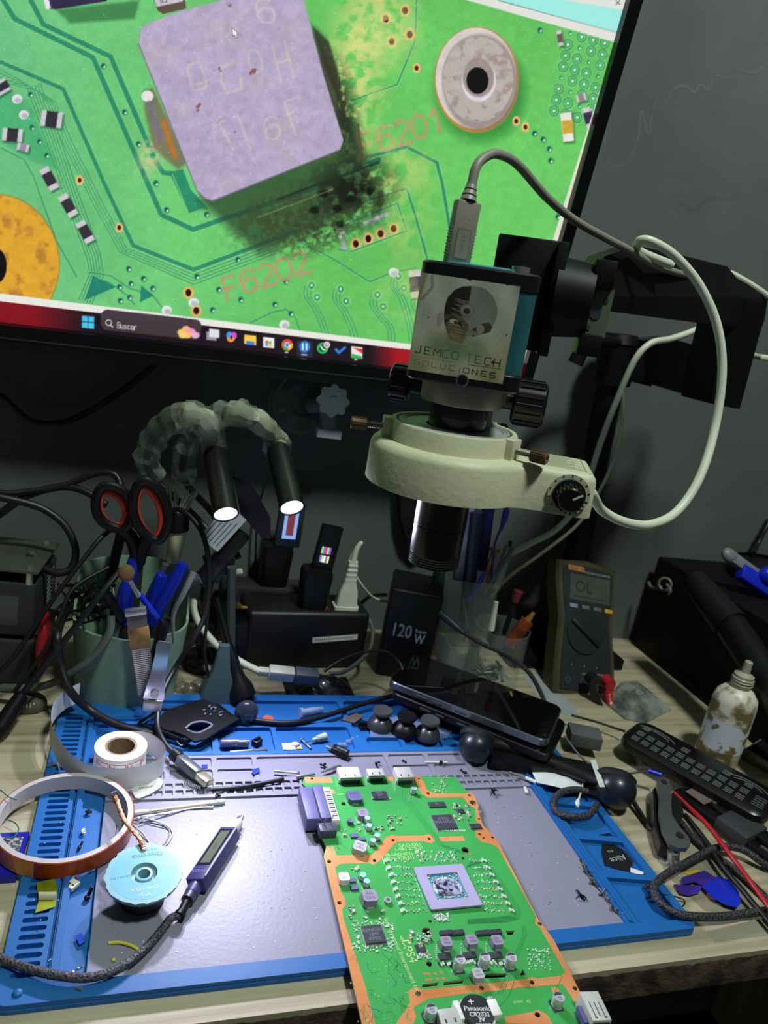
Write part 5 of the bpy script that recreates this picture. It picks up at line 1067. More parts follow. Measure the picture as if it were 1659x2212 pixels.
bm = nb(); tube(bm, [M @ Vector((-2.6, -.06, .35)), T(368, 1985, .9), T(340, 2020, .9), T(300, 2062, .9), T(250, 2096, .95), T(190, 2112, 1.0), T(130, 2108, 1.05), T(70, 2095, 1.0), T(20, 2078, .95), T(-60, 2045, .95), T(-200, 1990, .6)], .245, n=14, k=9); part('cord', bm, mbd, UC, world=True)
# usb-c cable with silver shell
c1 = T(418, 1655, 1.25); c2 = T(440, 1690, 1.0); CB = thing('usb_c_cable', 'black cable ending in a silver usb plug on the grey cells beside the label roll', 'cable', tr(c1.x, c1.y, .62))
pa = T(375, 1628, 1.4); pb = T(448, 1690, 1.05); M = frame(pa, pb-pa, (.2, .1, 1)); L_ = (pb-pa).length
bm = nb(); cyl(bm, M @ Vector((0, 0, 0)), M @ Vector((.7, 0, 0)), .5, n=18); part('shell_black', bm, mblkp, CB, world=True)
bm = nb(); box(bm, .6, L_-1.0, -.45, .45, -.42, .42, M, bev=.2); box(bm, L_-1.0, L_+.2, -.46, .46, -.24, .3, M, 1, bev=.08); part('shell', bm, [mat('shell_pewter', (120, 126, 130), rough=.32, metal=.7), mat('shell_gold', (206, 204, 176), rough=.25, metal=.8)], CB, world=True, label='silver plug shell')
bm = nb(); tube(bm, [M @ Vector((.1, 0, 0)), T(352, 1600, 1.6), T(340, 1560, 1.9), T(350, 1500, 3.0), T(380, 1440, 4.5), V(418, 1380, 28), V(445, 1320, 29), V(452, 1230, 30), V(440, 1160, 30.5), V(415, 1120, 31.5), V(385, 1100, 33), V(365, 1110, 36)], .24, n=10, k=8); part('cord', bm, mcord, CB, world=True)
# flat small things on the mat
def flatpoly(name, pxs, z, th, m, label, cat, group=None, mats=None, txt=None):
    bm = nb(); q = [T(x, y, z) for x, y in pxs]; ar = sum(q[i].x*q[(i+1) % len(q)].y-q[(i+1) % len(q)].x*q[i].y for i in range(len(q)))
    w = [(p.x, p.y) for p in q]; w = w if ar > 0 else w[::-1]; prism(bm, w, z-th, z)
    if txt: c = sum((p for p in q), Vector())/len(q); text(bm, txt[0], txt[1], tr(c.x, c.y, z+.01) @ rot('Z', txt[2]), 1)
    return single(name, bm, mats or m, label, cat, group=group)
def curl(pxs, z): return [T(x, y, z) for x, y in pxs]
GPW = [(288, 1700), (302, 1690), (330, 1680), (345, 1680), (352, 1688), (348, 1700), (325, 1714), (300, 1724), (292, 1722), (285, 1710)]
flatpoly('guitar_pick', GPW, .76, .12, None, 'white guitar pick on the small grey cells below the label roll', 'guitar pick', mats=[mat('pick_white', (206, 210, 202), rough=.35), mdark], txt=('Medium', .34, 14))
flatpoly('film_square', [(162, 2022), (176, 2015), (186, 2032), (172, 2041)], .48, .02, mat('blue_film', (38, 70, 196), rough=.2), 'small square of blue film beside the lower left of the work area', 'film')
flatpoly('film_piece', [(543, 1662), (560, 1658), (562, 1668), (548, 1673)], .7, .02, MC['blue_film'], 'tiny blue film piece beside the silver screws on the grey tray', 'film')
flatpoly('film_strip', [(435, 1652), (448, 1651), (449, 1658), (437, 1660)], .66, .02, MC['blue_film'], 'blue film strip in a grey cell behind the silver usb plug', 'film')
bm = nb(); tube(bm, [T(234, 2037, .5), T(260, 2036, .55), T(285, 2043, .55), T(301, 2053, .5)], .09, n=8); cyl(bm, T(300, 2052, .5), T(302, 2058, .46), .03, n=6); single('wire_offcut', bm, mat('yellow_insulation', (206, 206, 60), rough=.4), 'bent yellow wire offcut on the lower left of the work area', 'wire')
bm = nb(); cyl(bm, T(242, 2074, .53), T(249, 2073, .53), .1, n=10); single('insulation_bit', bm, MC['yellow_insulation'], 'tiny yellow insulation bit below the yellow wire offcut', 'wire')
JC = thing('wire_connector', 'small white plug with red and black wires on the blue field below the amber tape', 'connector', tr(T(160, 1918, .4))); M = frame(T(152, 1920, .42), T(166, 1908, .42)-T(152, 1920, .42))
bm = nb(); box(bm, -.2, .5, -.3, .3, 0, .32, M, bev=.03); box(bm, .0, .1, -.2, -.05, .32, .34, M, 1); box(bm, .0, .1, .05, .2, .32, .34, M, 1); part('shell', bm, [mwht, mdark], JC, world=True)
for k, (c_, col) in enumerate((((168, 1897), (180, 30, 40)), ((164, 1895), (24, 22, 24)))): bm = nb(); tube(bm, [M @ Vector((.45, -.1+.2*k, .15)), T(c_[0]-2, c_[1]+6, .6), T(*c_, .55)], .06, n=6); part('wire', bm, mat('wire_%d' % k, col, rough=.4), JC, world=True)
def screw(px, py, z, ang, L_, r, m, label, tilt=0, group=None):
    M = tr(T(px, py, z)) @ rot('Z', ang) @ rot('Y', 90-tilt); bm = nb(); lathe(bm, [(0, 0), (r*1.1, 0), (r*1.5, -.04), (r*1.5, -.12), (r*1.0, -.2), (0, -.2)], M, 14)
    lathe(bm, [(0, L_)]+[(r*(1 if k % 2 else .78), L_-(L_/18)*k*.98) for k in range(18)]+[(r*.8, 0)], M, 10); box(bm, -r*.9, r*.9, -.025, .025, -.215, -.19, M); single('screw', bm, m, label, 'screw', group=group)
screw(190, 1936, .5, 60, .55, .13, mblkp, 'black screw on the blue field beside the grey work area', 40)
screw(172, 1830, .45, 75, .5, .08, mblkp, 'black screw inside the amber tape ring')
screw(642, 1670, .72, 170, 1.9, .11, msteel, 'left of the two long silver screws with its head beside the other'); screw(646, 1678, .76, 12, 1.4, .11, msteel, 'right of the two long silver screws pointing at the circuit board')
bm = nb(); tube(bm, [T(460, 1705, .72), T(520, 1700, .75), T(580, 1690, .75), T(612, 1682, .75)], .17, n=12); single('shrink_tube', bm, mat('shrink_black', (44, 46, 50), rough=.4), 'dark heat-shrink tube lying over the grey cells', 'tube')
for k, (x, y) in enumerate(((190, 1808), (179, 1797), (156, 2003), (215, 2080), (152, 1999))): pass
flatpoly('tape_scrap', [(78, 1906), (118, 1898), (124, 1918), (120, 1958), (75, 1972), (84, 1945)], .72, .03, None, 'crumpled yellow-green tape scrap over the comb slots', 'tape', mats=[mat('green_film', (150, 156, 34), rough=.12, alpha=.88, coat=1, bump=1, bs=25, var=.3, vs=30, col2=(90, 104, 14))])
bm = nb(); grid(bm, lambda u, v: T(83+38*u, 1926+18*v, .78)+Vector((0, 0, .18*math.sin(math.pi*v))), 6, 8); single('foil_scrap', bm, mat('foil_film', (188, 188, 150), rough=.15, metal=.4, bump=.6, bs=40), 'shiny clear curl lying on the yellow-green tape scrap', 'film')
bm = nb(); q = [T(0, 1868, .1), T(36, 1868, .1), T(60, 1790, .1), T(-20, 1788, .1)]; prism(bm, [(-5.6, 9.0), (-.3, 9.0), (-.1, 12.9), (-5.6, 12.9)], 0, .5); single('blue_box', bm, mat('violet_blue', (30, 30, 150), rough=.3), 'violet blue box under the left side of the amber tape ring', 'box')
bm = nb(); prism(bm, [(-4.6, 10.6), (-.5, 10.6), (-.4, 12.4), (-4.4, 12.5)], .5, .54); single('abrasive_pad', bm, mat('speckled_grey', (150, 150, 150), rough=.8, col2=(60, 60, 66), vs=400, lo=.45, hi=.55), 'speckled grey pad on the violet blue box', 'pad')
bm = nb(); tube(bm, [T(0, 1706, 1.9), T(20, 1722, 2.0), T(36, 1728, 1.95)], .04, n=6); tube(bm, [T(14, 1770, .8), T(33, 1778, .9), T(40, 1792, .8), T(30, 1808, .7), T(15, 1808, .7)], .045, n=6, k=8); single('green_wire', bm, mat('green_wire', (40, 110, 84), rough=.4), 'thin green wire curling over the amber tape ring', 'wire')
# black moulded bracket over the trays
BKP = [(340, 1556), (352, 1540), (372, 1530), (420, 1514), (440, 1511), (470, 1520), (490, 1540), (520, 1552), (500, 1562), (470, 1580), (445, 1596), (420, 1602), (398, 1588), (375, 1580), (352, 1575)]
bm = nb(); w = [(p.x, p.y) for p in [T(x, y, 1.3) for x, y in BKP]]; hh = [(p.x, p.y) for p in [T(x, y, 1.3) for x, y in [(400, 1574), (415, 1562), (450, 1558), (458, 1566), (425, 1584)]]]
prism(bm, w[::-1], 1.15, 1.32, holes=[hh]); BK = thing('black_bracket', 'thin black moulded plate lying over the upper blue trays', 'bracket', tr(T(430, 1560, .9))); part('plate', bm, mblkp, BK, world=True)
bm = nb(); tube(bm, [T(400, 1574, 1.36), T(415, 1562, 1.36), T(440, 1559, 1.36), T(458, 1566, 1.36), T(445, 1576, 1.36), T(425, 1584, 1.36), T(404, 1577, 1.36)], .09, n=6, k=3, closed=False); part('inner_rim', bm, mat('scuffed_grey', (120, 122, 132), rough=.4), BK, world=True)
bm = nb(); tube(bm, [T(300, 1562, 1.2), T(325, 1545, 1.2), T(345, 1532, 1.2), T(380, 1535, 1.25)], .14, k=1, n=6); tube(bm, [T(300, 1564, 1.2), T(345, 1578, 1.2), T(400, 1600, 1.1), T(425, 1592, 1.2)], .14, k=1, n=6); tube(bm, [T(470, 1522, 1.3), T(500, 1545, 1.3), T(540, 1560, 1.0)], .13, k=1, n=6); tube(bm, [T(380, 1600, .9), T(390, 1612, .7), T(430, 1590, 1.2)], .12, k=1, n=6); part('arm', bm, mblkp, BK, world=True)
bm = nb(); rg = random.Random(2)
for k in range(14): c = T(rg.uniform(440, 478), rg.uniform(1522, 1546), 1.4); box(bm, -.12, .12, -.03, .03, 0, .03, tr(c) @ rot('Z', rg.uniform(0, 90)))
part('scuff_mark', bm, mat('scuff_white', (150, 160, 200), rough=.4), BK, world=True)
# things in the trays
def capsule(name, p0, p1, r0, r1, m, label, cat, n=14, mid=None):
    p0, p1 = Vector(p0), Vector(p1); L_ = (p1-p0).length; bm = nb(); lathe(bm, [(0, 0), (r0*.9, 0), (r0, .06), (r0, L_*.6), (r1, L_*.62), (r1, L_-.04), (r1*.8, L_), (0, L_)], zframe(p0, p1-p0), n); return single(name, bm, m, label, cat)
capsule('metal_tube', T(476, 1606, .75), T(538, 1604, .75), .36, .27, mat('steel_violet', (140, 142, 166), rough=.25, metal=.6), 'fat silver and black metal tube in the blue tray', 'tube')
capsule('soldering_tip', T(496, 1626, .45), T(578, 1620, .5), .18, .13, mat('tip_grey', (130, 134, 130), rough=.35, metal=.6), 'slim grey soldering tip below the fat metal tube', 'soldering tip')
bm = nb(); M = frame(T(547, 1612, .32), T(570, 1600, .32)-T(547, 1612, .32)); box(bm, 0, .8, -.3, .3, 0, .5, M, bev=.05); box(bm, .1, .7, -.06, .12, .5, .68, M); single('black_clip', bm, mblkp, 'small black plastic clip beside the fat metal tube', 'clip')
bm = nb(); box(bm, 18.5, 19.6, 21.6, 22.5, .3, .42); box(bm, 19.7, 20.2, 21.7, 22.4, .3, .38, m=1); single('sensor_chip', bm, [mwht, mtan], 'white square chip with tan edge in the middle blue tray', 'chip')
bm = nb(); ball(bm, (0, 0, 0), .38, tr(T(637, 1608, .45)), s=(1.1, .7, .5)); single('white_button', bm, mwht, 'smooth white plastic bit in the middle blue tray', 'button')
bm = nb(); M = zframe(T(652, 1598, .45), T(682, 1626, .4)-T(652, 1598, .45)); lathe(bm, [(0, 0), (.2, 0), (.2, .05), (.08, .1), (.08, 1.3), (.12, 1.35), (0, 1.35)], M, 10); single('steel_pin', bm, msteel, 'long steel pin in the middle blue tray', 'pin')
ND = thing('dispensing_needle', 'pale green dispensing needle with a steel tip in the blue tray', 'needle', tr(T(690, 1595, .4))); M = zframe(T(674, 1599, .62), T(718, 1587, .62)-T(674, 1599, .62))
bm = nb(); lathe(bm, [(0, 0), (.14, 0), (.2, .5), (.30, .55), (.34, 1.25), (.38, 1.3), (.38, 1.45), (0, 1.45)], M, 16); part('hub', bm, mat('pale_green', (176, 196, 176), rough=.4, alpha=.9), ND, world=True)
bm = nb(); cyl(bm, M @ Vector((0, 0, -.75)), M @ Vector((0, 0, .05)), .05, n=8); part('tip', bm, msteel, ND, world=True)
PLG = thing('loose_plug', 'loose black plug with steel tip on the edge of the blue tray', 'plug', tr(T(725, 1618, .6))); M = frame(T(705, 1611, .85), T(760, 1634, .85)-T(705, 1611, .85))
bm = nb(); box(bm, .6, 2.1, -.36, .36, -.28, .28, M, bev=.06); part('shell', bm, mblkp, PLG, world=True); bm = nb(); box(bm, 0, .62, -.24, .24, -.12, .12, M, bev=.04); box(bm, 1.0, 2.0, -.12, .12, .28, .32, M); part('tip', bm, msteel, PLG, world=True)
bm = nb(); rg = random.Random(6)
for k in range(5): c = T(735+k*9, 1598+rg.uniform(-5, 14), .45); ball(bm, (0, 0, 0), .28, tr(c), s=(1, .8, .7), n=10)
single('bubble_scrap', bm, mat('clear_bubble', (150, 176, 200), rough=.1, alpha=.45, coat=1), 'clump of clear plastic bubbles behind the loose plug', 'plastic')
bm = nb(); M = frame(T(648, 1540, .75), T(718, 1528, .75)-T(648, 1540, .75)); lathe(bm, [(0, 0), (.45, .0), (.45, .3), (.3, .35), (.34, 1.2), (.22, 2.4), (.05, 2.6)], M @ rot('Y', 90), 14); single('silicone_tube', bm, mat('milky', (150, 170, 200), rough=.4, alpha=.7), 'milky plastic tube in the far blue tray', 'tube')
bm = nb(); prism(bm, [(p.x, p.y) for p in [T(560, 1558, .34), T(592, 1560, .34), T(588, 1550, .34), T(575, 1547, .34)]], .28, .5); single('orange_bit', bm, mat('orange_bit', (190, 96, 74), rough=.4), 'small orange plastic bit in the far blue tray', 'plastic')
bm = nb(); prism(bm, [(p.x, p.y) for p in [T(735, 1555, .7), T(770, 1541, .7), T(785, 1548, .7), T(765, 1562, .7)]], .6, .75); single('brown_chip', bm, mat('brown_chip', (96, 82, 74), rough=.5), 'brown square chip beside the row of thumbsticks', 'chip')
bm = nb(); c = T(790, 1572, .4)
for k in range(4): box(bm, c.x-.6+k*.3, c.x-.42+k*.3, c.y-.35, c.y+.35, .3, .6)
box(bm, c.x-.7, c.x+.7, c.y, c.y+.3, .3, .9); single('pin_header', bm, mblkp, 'black pin header in front of the thumbsticks', 'connector')
bm = nb(); prism(bm, [(p.x, p.y) for p in [T(800, 1592, .66), T(965, 1594, .66), T(985, 1570, .66), T(870, 1545, .66), T(800, 1560, .66)]], .62, .66); single('plastic_sheet', bm, mat('sheet_haze', (130, 150, 190), rough=.2, alpha=.5), 'hazy plastic sheet under the thumbsticks', 'sheet')
# thumbsticks
def thumbstick(M):
    t = thing('thumbstick', 'dark grey thumbstick nearest the left, on the blue tray', 'thumbstick', M, 'thumbsticks on the blue tray')
    bm = nb(); lathe(bm, [(1.0, 0), (1.02, .2), (.9, .55), (.55, .85), (.3, 1.0)], I4, 28); part('dome', bm, mat('stick_grey', (52, 54, 58), rough=.3), t)
    bm = nb(); lathe(bm, [(0, .9), (.36, .9), (.36, 1.2), (.72, 1.25), (.78, 1.4), (.72, 1.55), (.5, 1.5), (0, 1.48)], I4, 28); part('cap', bm, mat('stick_cap', (60, 62, 64), rough=.5), t); return t
TS0 = thumbstick(tr(T(820, 1570, .68)) @ Matrix.Scale(1.2, 4))
ts = dup(TS0, tr(T(872, 1582, .68)) @ Matrix.Scale(1.2, 4), 'shiny black thumbstick in the middle of the three'); 
for ch in ts.children: ch.data = ch.data.copy(); ch.data.materials[0] = mblkp
dup(TS0, tr(T(922, 1591, .68)) @ Matrix.Scale(1.2, 4), 'dark grey thumbstick nearest the stacked phones')
# debris
def deb(label, px, py, z, kind, rs):
    bm = nb(); rg = random.Random(rs); c = T(px, py, z); 
    if kind == 'spike':
        for k in range(5): a = rg.uniform(0, 6.28); tube(bm, [c+Vector((0, 0, .1)), c+Vector((math.cos(a)*.3, math.sin(a)*.3, .12+rg.uniform(-.06, .12))), c+Vector((math.cos(a)*.6, math.sin(a)*.5, rg.uniform(0, .15)))], .07, n=5, k=2, rad=lambda t: .1*(1-t)+.015)
    else:
        for k in range(4): box(bm, -.12, .1, -.08, .1, 0, .14, tr(c+Vector((rg.uniform(-.2, .2), rg.uniform(-.2, .2), 0))) @ rot('Z', rg.uniform(0, 180)), bev=.03, seg=1)
    return bm
for i, (lab, x, y, z, kd) in enumerate([('spiky black shred on the right part of the grey work area', 1253, 1936, .45, 'spike'), ('black shred on the small cells right of the circuit board', 1064, 1712, .62, 'spike'), ('black crumbs behind the left usb port of the circuit board', 698, 1655, .6, 'bit'),
    ('dark crumb on the blue field inside the amber ring', 194, 1757, .45, 'bit'), ('black crumb in the far grey tray behind the middle port', 815, 1650, .6, 'bit'), ('black shred above the black pick on the right tray', 1308, 1806, .3, 'spike'), ('black crumb on the small cells left of the circuit board', 470, 1718, .62, 'bit'),
    ('black bits in the grey cell behind the circuit board corner', 875, 1645, .6, 'bit'), ('black bits beside the round black cup', 1000, 1668, .6, 'bit')]):
    single('debris_shred', deb(lab, x, y, z, kd, i), mblkp, lab, 'debris')
single('debris_flake', deb('', 180, 1798, .45, 'bit', 30), mwht, 'white flake on the blue field inside the amber ring', 'debris')
bm = nb(); rg = random.Random(12)
for k in range(34):
    t = rg.random(); c = T(1245+95*t+rg.uniform(-4, 4), 1855+125*t+rg.uniform(-4, 4), .46); a = rg.uniform(0, 6.28); r_ = rg.uniform(.15, .5); tube(bm, [c, c+Vector((math.cos(a)*r_*.5, math.sin(a)*r_, rg.uniform(.02, .22))), c+Vector((math.cos(a)*r_, math.sin(a)*r_*2, .03))], rg.uniform(.03, .08), n=5, k=2)
single('sweepings', bm, mat('sweepings', (90, 88, 84), rough=.5, col2=(20, 20, 22), vs=300, lo=.45, hi=.55), 'line of dark wire and grit sweepings along the right edge of the work area', 'debris', kind='stuff')
bm = nb(); rg = random.Random(14)
for k in range(240):
    x, y = (rg.gauss(2.43, .05), rg.uniform(1.6, 24)) if k < 60 else (rg.uniform(4.8, 18.5), rg.uniform(1.6, 15)) if k < 160 else (rg.uniform(.7, 4.3), rg.uniform(2, 22)) if k < 190 else (rg.uniform(34, 39), rg.uniform(2, 15))
    z = .62 if x < 2.3 or 2.5 < x < 3 else .44 if x > 4.5 else .29; s_ = rg.uniform(.01, .045); box(bm, -s_, s_, -s_*.6, s_*.6, 0, s_*.6, tr(x, y, z) @ rot('Z', rg.uniform(0, 180)), rg.choice([0, 0, 1]))
single('specks', bm, [mat('speck_white', (226, 226, 236), rough=.3), mchipk], 'tiny white and dark specks scattered over the mat', 'debris', kind='stuff')
bm = nb(); 
for k in range(6): tube(bm, [T(92+rg.uniform(0, 60), 1665-rg.uniform(0, 25), .75), T(100+rg.uniform(0, 60), 1650+rg.uniform(-8, 8), .9), T(110+rg.uniform(0, 50), 1655+rg.uniform(-10, 10), .7)], .05, n=6, k=2)
single('cut_leads', bm, msteel, 'cluster of cut steel leads behind the amber tape ring', 'leads')
bm = nb(); tube(bm, [T(152, 2105, .55), T(165, 2095, .6), T(178, 2088, .5)], .07, n=6, k=8, rad=lambda t: .06+.03*math.sin(t*60)); tube(bm, [T(165, 2133, .7), T(178, 2138, .7)], .06, n=6, k=6, rad=lambda t: .06+.03*math.sin(t*40)); single('loose_spring', bm, msteel, 'thin spiral steel screws near the braided cable at the lower left corner', 'screw')
bm = nb(); M = frame(T(1134, 1706, .5), T(1140, 1722, .5)-T(1134, 1706, .5)); box(bm, -.2, .6, -.12, .12, 0, .2, M, bev=.02); single('white_chip', bm, mwht, 'white chip on the blue edge right of the small grey cells', 'chip')
bm = nb(); cyl(bm, T(918, 1646, .7), T(966, 1647, .7), .09, n=8); ball(bm, (0, 0, 0), .18, tr(T(953, 1647, .74)), 1, 8); single('white_stick', bm, [mwht, mblkp], 'short white stick with a black band in the grey tray behind the circuit board', 'stick')
bm = nb(); M = zframe(T(693, 1668, .75), T(748, 1650, .75)-T(693, 1668, .75)); lathe(bm, [(0, 0), (.05, 0), (.12, .5), (.12, 1.2), (.17, 1.25), (.17, 1.6), (.12, 1.65), (.14, 2.0), (0, 2.05)], M, 12); single('driver_bit', bm, msteel, 'steel driver bit behind the circuit board ports', 'bit')
bm = nb(); rg = random.Random(77)
for k in range(9): x = 398+k*4.2; c = T(x, 1694+k*1.2, .7); lathe(bm, [(.13, -.04), (.16, 0), (.13, .04)], zframe(c+Vector((0, 0, .1)), (1, -.3, 0)), 8)
single('steel_spring', bm, msteel, 'small steel spring under the silver usb plug', 'spring')
# ============================================================ RIGHT SIDE
# round black ear cups and dark bar
mglo = mat('glossy_black', (28, 30, 42), rough=.36, coat=.15, var=.08)
HS = thing('headset', 'black headset with two glossy round ear cups lying between the phones and the mat', 'headset', tr(T(1180, 1680, 0)))
for (x, y, zc_, r) in ((1028, 1612, 1.75, 1.55), (1330, 1704, 1.8, 1.75)):
    c = T(x, y, zc_+.1); bm = nb(); ball(bm, (0, 0, 0), r, tr(c) @ rot('X', -25), n=32, s=(1, 1, .98)); e = part('ear_cup', bm, mglo, HS, world=True)
    bm = nb(); lathe(bm, [(r*.6, -.2), (r*.98, -.25), (r*1.05, .1), (r*.9, .4), (r*.5, .45)], zframe(c+Vector((.3, .75, .4)), (.4, .7, .6)), 28); part('cushion', bm, mrub, e, world=True)
bm = nb(); tube(bm, [T(1050, 1600, 2), T(1100, 1610, 1.8), T(1180, 1640, 1.6), T(1260, 1672, 1.8), T(1310, 1690, 2.2)], .9, n=12, flat=.7); part('headband', bm, mblkp, HS, world=True)
bm = nb(); q = [T(1062, 1600, 1.2), T(1200, 1640, 1.2), T(1285, 1655, 1.3), T(1300, 1690, 1.2), T(1150, 1665, 1.1), T(1060, 1650, 1.1)]; prism(bm, [(p.x, p.y) for p in q][::-1], .65, 1.6); part('yoke', bm, mblkp, HS, world=True)
# stacked phones
PHO = []
pA, pB, pC = T(838, 1466, 3.9), T(1185, 1600, 3.9), T(1243, 1530, 3.9)
dx = (pB-pA); Wp = 7.4; M = frame(Vector((pA.x, pA.y, 2.95)), dx)
Lp = dx.length
def phone(M, label, glass, rail, z0=0):
    t = thing('smartphone', label, 'phone', M); bm = nb()
    loft(bm, [[Vector((x, y, z)) for x, y in inset(rrect(0, Lp, 0, Wp, .9, 6), d)] for z, d in ((0, .12), (.1, 0), (.72, 0), (.8, .08))]); part('body', bm, rail, t)
    bm = nb(); prism(bm, rrect(.1, Lp-.1, .1, Wp-.1, .8, 6), .79, .83); part('screen_glass', bm, glass, t)
    for x0, x1 in ((3.2, 4.3), (4.8, 5.7), (7.0, 8.2)): bm = nb(); box(bm, x0, x1, -.06, .03, .28, .5, I4, bev=.03); part('side_button', bm, mat('button_grey', (78, 80, 90), rough=.3, metal=.4), t)
    return t
mgl = mat('phone_glass', (8, 8, 10), rough=.04, coat=1, var=.02); mrl = mat('rail_steel', (120, 130, 138), rough=.22, metal=.8, var=.1, vs=20)
ph = phone(M, 'upper smartphone with a glossy black screen on top of the other phone', mgl, mrl)
bm = nb(); tube(bm, [Vector((2, .3, .84)), Vector((5, 2.4, .84))], .02, k=1, n=4); cyl(bm, (Lp-.5, .9, .82), (Lp-.5, .9, .85), .08, n=12); part('camera_and_glint', bm, mat('glass_glint', (70, 74, 84), rough=.2), ph)  # camera dot, plus a thin grey line painted as a glint on the glass
M2 = frame(Vector((pA.x+.35, pA.y-.5, 1.95)), dx+Vector((0, -.5, 0))); phone(M2, 'lower smartphone in a black case under the glossy one', mgl, mblkp)
bm = nb(); M3 = frame(Vector((pA.x+1.5, pA.y+.5, .7)), dx); box(bm, 0, 14, .5, 6.5, 0, 1.25, M3, bev=.2); single('black_case', bm, mblkp, 'flat black case under the two stacked phones', 'case')
# 120 W charger
q0, q1 = V(815, 1450, 34), V(958, 1440, 36.5)
CH_ = thing('power_adapter', 'black block charger printed 120W standing behind the phones', 'charger', tr(31.8, 34.4, 0)); M = frame(Vector((30.6, 35.2, 0)), Vector((1, -.35, 0)))
bm = nb(); box(bm, 0, 5.6, 0, 6.2, 0, 10.2, M, bev=.35, seg=3); part('body', bm, mat('charger_black', (17, 17, 21), rough=.5, var=.05), CH_, world=True)
bm = nb(); Mt = M @ tr(1.9, -.02, 5.6) @ rot('X', 90); text(bm, '120', 2.1, Mt, 0, bold=.03, sx=.72); text(bm, 'W', 1.5, M @ tr(3.95, -.02, 5.0) @ rot('X', 90), 0, bold=.03, sx=.7); text(bm, 'Super', .55, M @ tr(3.95, -.02, 5.95) @ rot('X', 90), 0, bold=.01); part('print', bm, mat('print_white', (210, 214, 226), rough=.5), CH_, world=True)
bm = nb(); M5 = M @ tr(5.65, 2.6, 7.3); ball(bm, (0, 0, 0), .09, M5); part('led', bm, mat('blue_led', (60, 70, 255), emis=2.5, ecol=(60, 60, 255)), CH_, world=True, label='tiny lit blue indicator')
CC = thing('charging_cable', 'black braided cable arching from the 120W charger behind the phones', 'cable', tr(39, 33, 5)); s0 = V(948, 1322, 33.5); s1 = V(990, 1358, 32)
bm = nb(); cyl(bm, s0, s1, .42, .36, n=14); cyl(bm, s1, s1+(s1-s0)*.25, .3, .24, n=12); part('plug', bm, mat('plug_slate', (52, 52, 66), rough=.4), CC, world=True)
bm = nb(); tube(bm, [s1, V(1040, 1390, 31.5), V(1095, 1415, 31), V(1140, 1450, 30.5), V(1165, 1490, 30), V(1182, 1530, 29)], .26, n=10, k=8); part('cord', bm, braid_mat('braid_black', (60, 60, 64), (10, 10, 12), 600), CC, world=True)
cable('black_cable', [(835, 1285, 42), (800, 1288, 43), (775, 1310, 44), (765, 1335, 44)], .22, mcord, 'short black cable bowing between the charger and the power strip')
# clear desk organiser with tools
OR = thing('pen_organizer', 'clear stepped plastic organiser beside the 120W charger', 'organizer', tr(42.5, 35, 0)); mclr = mat('clear_plastic', (186, 196, 190), rough=.12, alpha=.11, coat=.6, var=.05)
def shell(bm, out, h, t=.16):
    inn = inset(out, t); prism(bm, out, .02, h, holes=[inn]); prism(bm, inn, .02, .2)
bm = nb(); shell(bm, rrect(36.6, 42.8, 34.6, 38.6, .5, 4), 11.6); part('tall_compartment', bm, mclr, OR, world=True)
bm = nb(); shell(bm, circ(43.8, 33.9, 3.1, 36), 7.0); part('round_compartment', bm, mclr, OR, world=True); bm = nb(); shell(bm, rrect(36.8, 40.4, 31.2, 34.4, .4, 4), 5.6); part('front_compartment', bm, mclr, OR, world=True)
def rod(name, a, b_, r, m, label, cat, tip=None, n=10, r1=None):
    a, b_ = PT(a), PT(b_); bm = nb(); cyl(bm, a, b_, r, r1 if r1 is not None else r, n=n)
    if tip: d = (b_-a).normalized(); cyl(bm, b_, b_+d*tip[0], tip[1], tip[2], n=n, m=1)
    return single(name, bm, [m, tip[3]] if tip else m, label, cat)
mblu = mat('pen_blue', (32, 66, 190), rough=.35); mprp = mat('spatula_purple', (86, 62, 176), rough=.4); mgold = mat('brass_yellow', (186, 142, 66), rough=.35, metal=.6)
bm = nb(); a, b_ = V(1065, 1190, 36), V(1090, 1110, 36); tube(bm, [V(1060, 1260, 36), V(1068, 1180, 36), V(1083, 1140, 36), V(1092, 1112, 36), V(1095, 1095, 36)], .3, n=10, k=6, rad=lambda t: .22+.42*max(0, math.sin((t-.45)*5.2)), flat=.4); single('spatula', bm, mprp, 'purple plastic spatula standing in the clear organiser', 'spatula')
rod('marker_pen', (1005, 1340, 36.5), (1030, 1105, 36.5), .75, mat('marker_blue', (34, 46, 74), rough=.35), 'fat dark blue marker in the tall clear compartment', 'marker')
rod('paint_tube', (990, 1250, 37.3), (1008, 1100, 37.3), .7, mat('tube_violet', (80, 74, 130), rough=.3, col2=(150, 160, 190), vs=30), 'violet and silver tube behind the lens barrel', 'tube', r1=.9)
rod('paint_tube', (1040, 1230, 38), (1055, 1092, 38), .6, mat('tube_indigo', (48, 40, 110), rough=.3), 'indigo tube right of the fat blue marker', 'tube', r1=.75)
rod('blue_pen', (1012, 1300, 35.2), (1048, 1235, 35.2), .24, mblu, 'bright blue pen in the tall clear compartment', 'pen')
rod('tweezers', (1040, 1290, 35.4), (1108, 1185, 35.4), .2, mat('tweezer_steel', (110, 116, 112), rough=.35, metal=.5), 'grey steel tweezers leaning right in the clear organiser', 'tweezers')
rod('silver_pen', (1070, 1270, 36), (1100, 1180, 36), .55, mat('silver_pen', (128, 134, 126), rough=.4), 'silver capped pen leaning right in the clear organiser', 'pen', (.6, .12, .25, mblkp))
rod('brass_driver', (1045, 1260, 36.4), (1068, 1190, 36.4), .3, mgold, 'brass driver with a round cap in the clear organiser', 'screwdriver', (.3, .6, .5, mgold))
rod('green_marker', (945, 1275, 38.4), (950, 1225, 38.4), .7, mat('marker_green', (30, 84, 56), rough=.5), 'dark green marker behind the charger', 'marker')
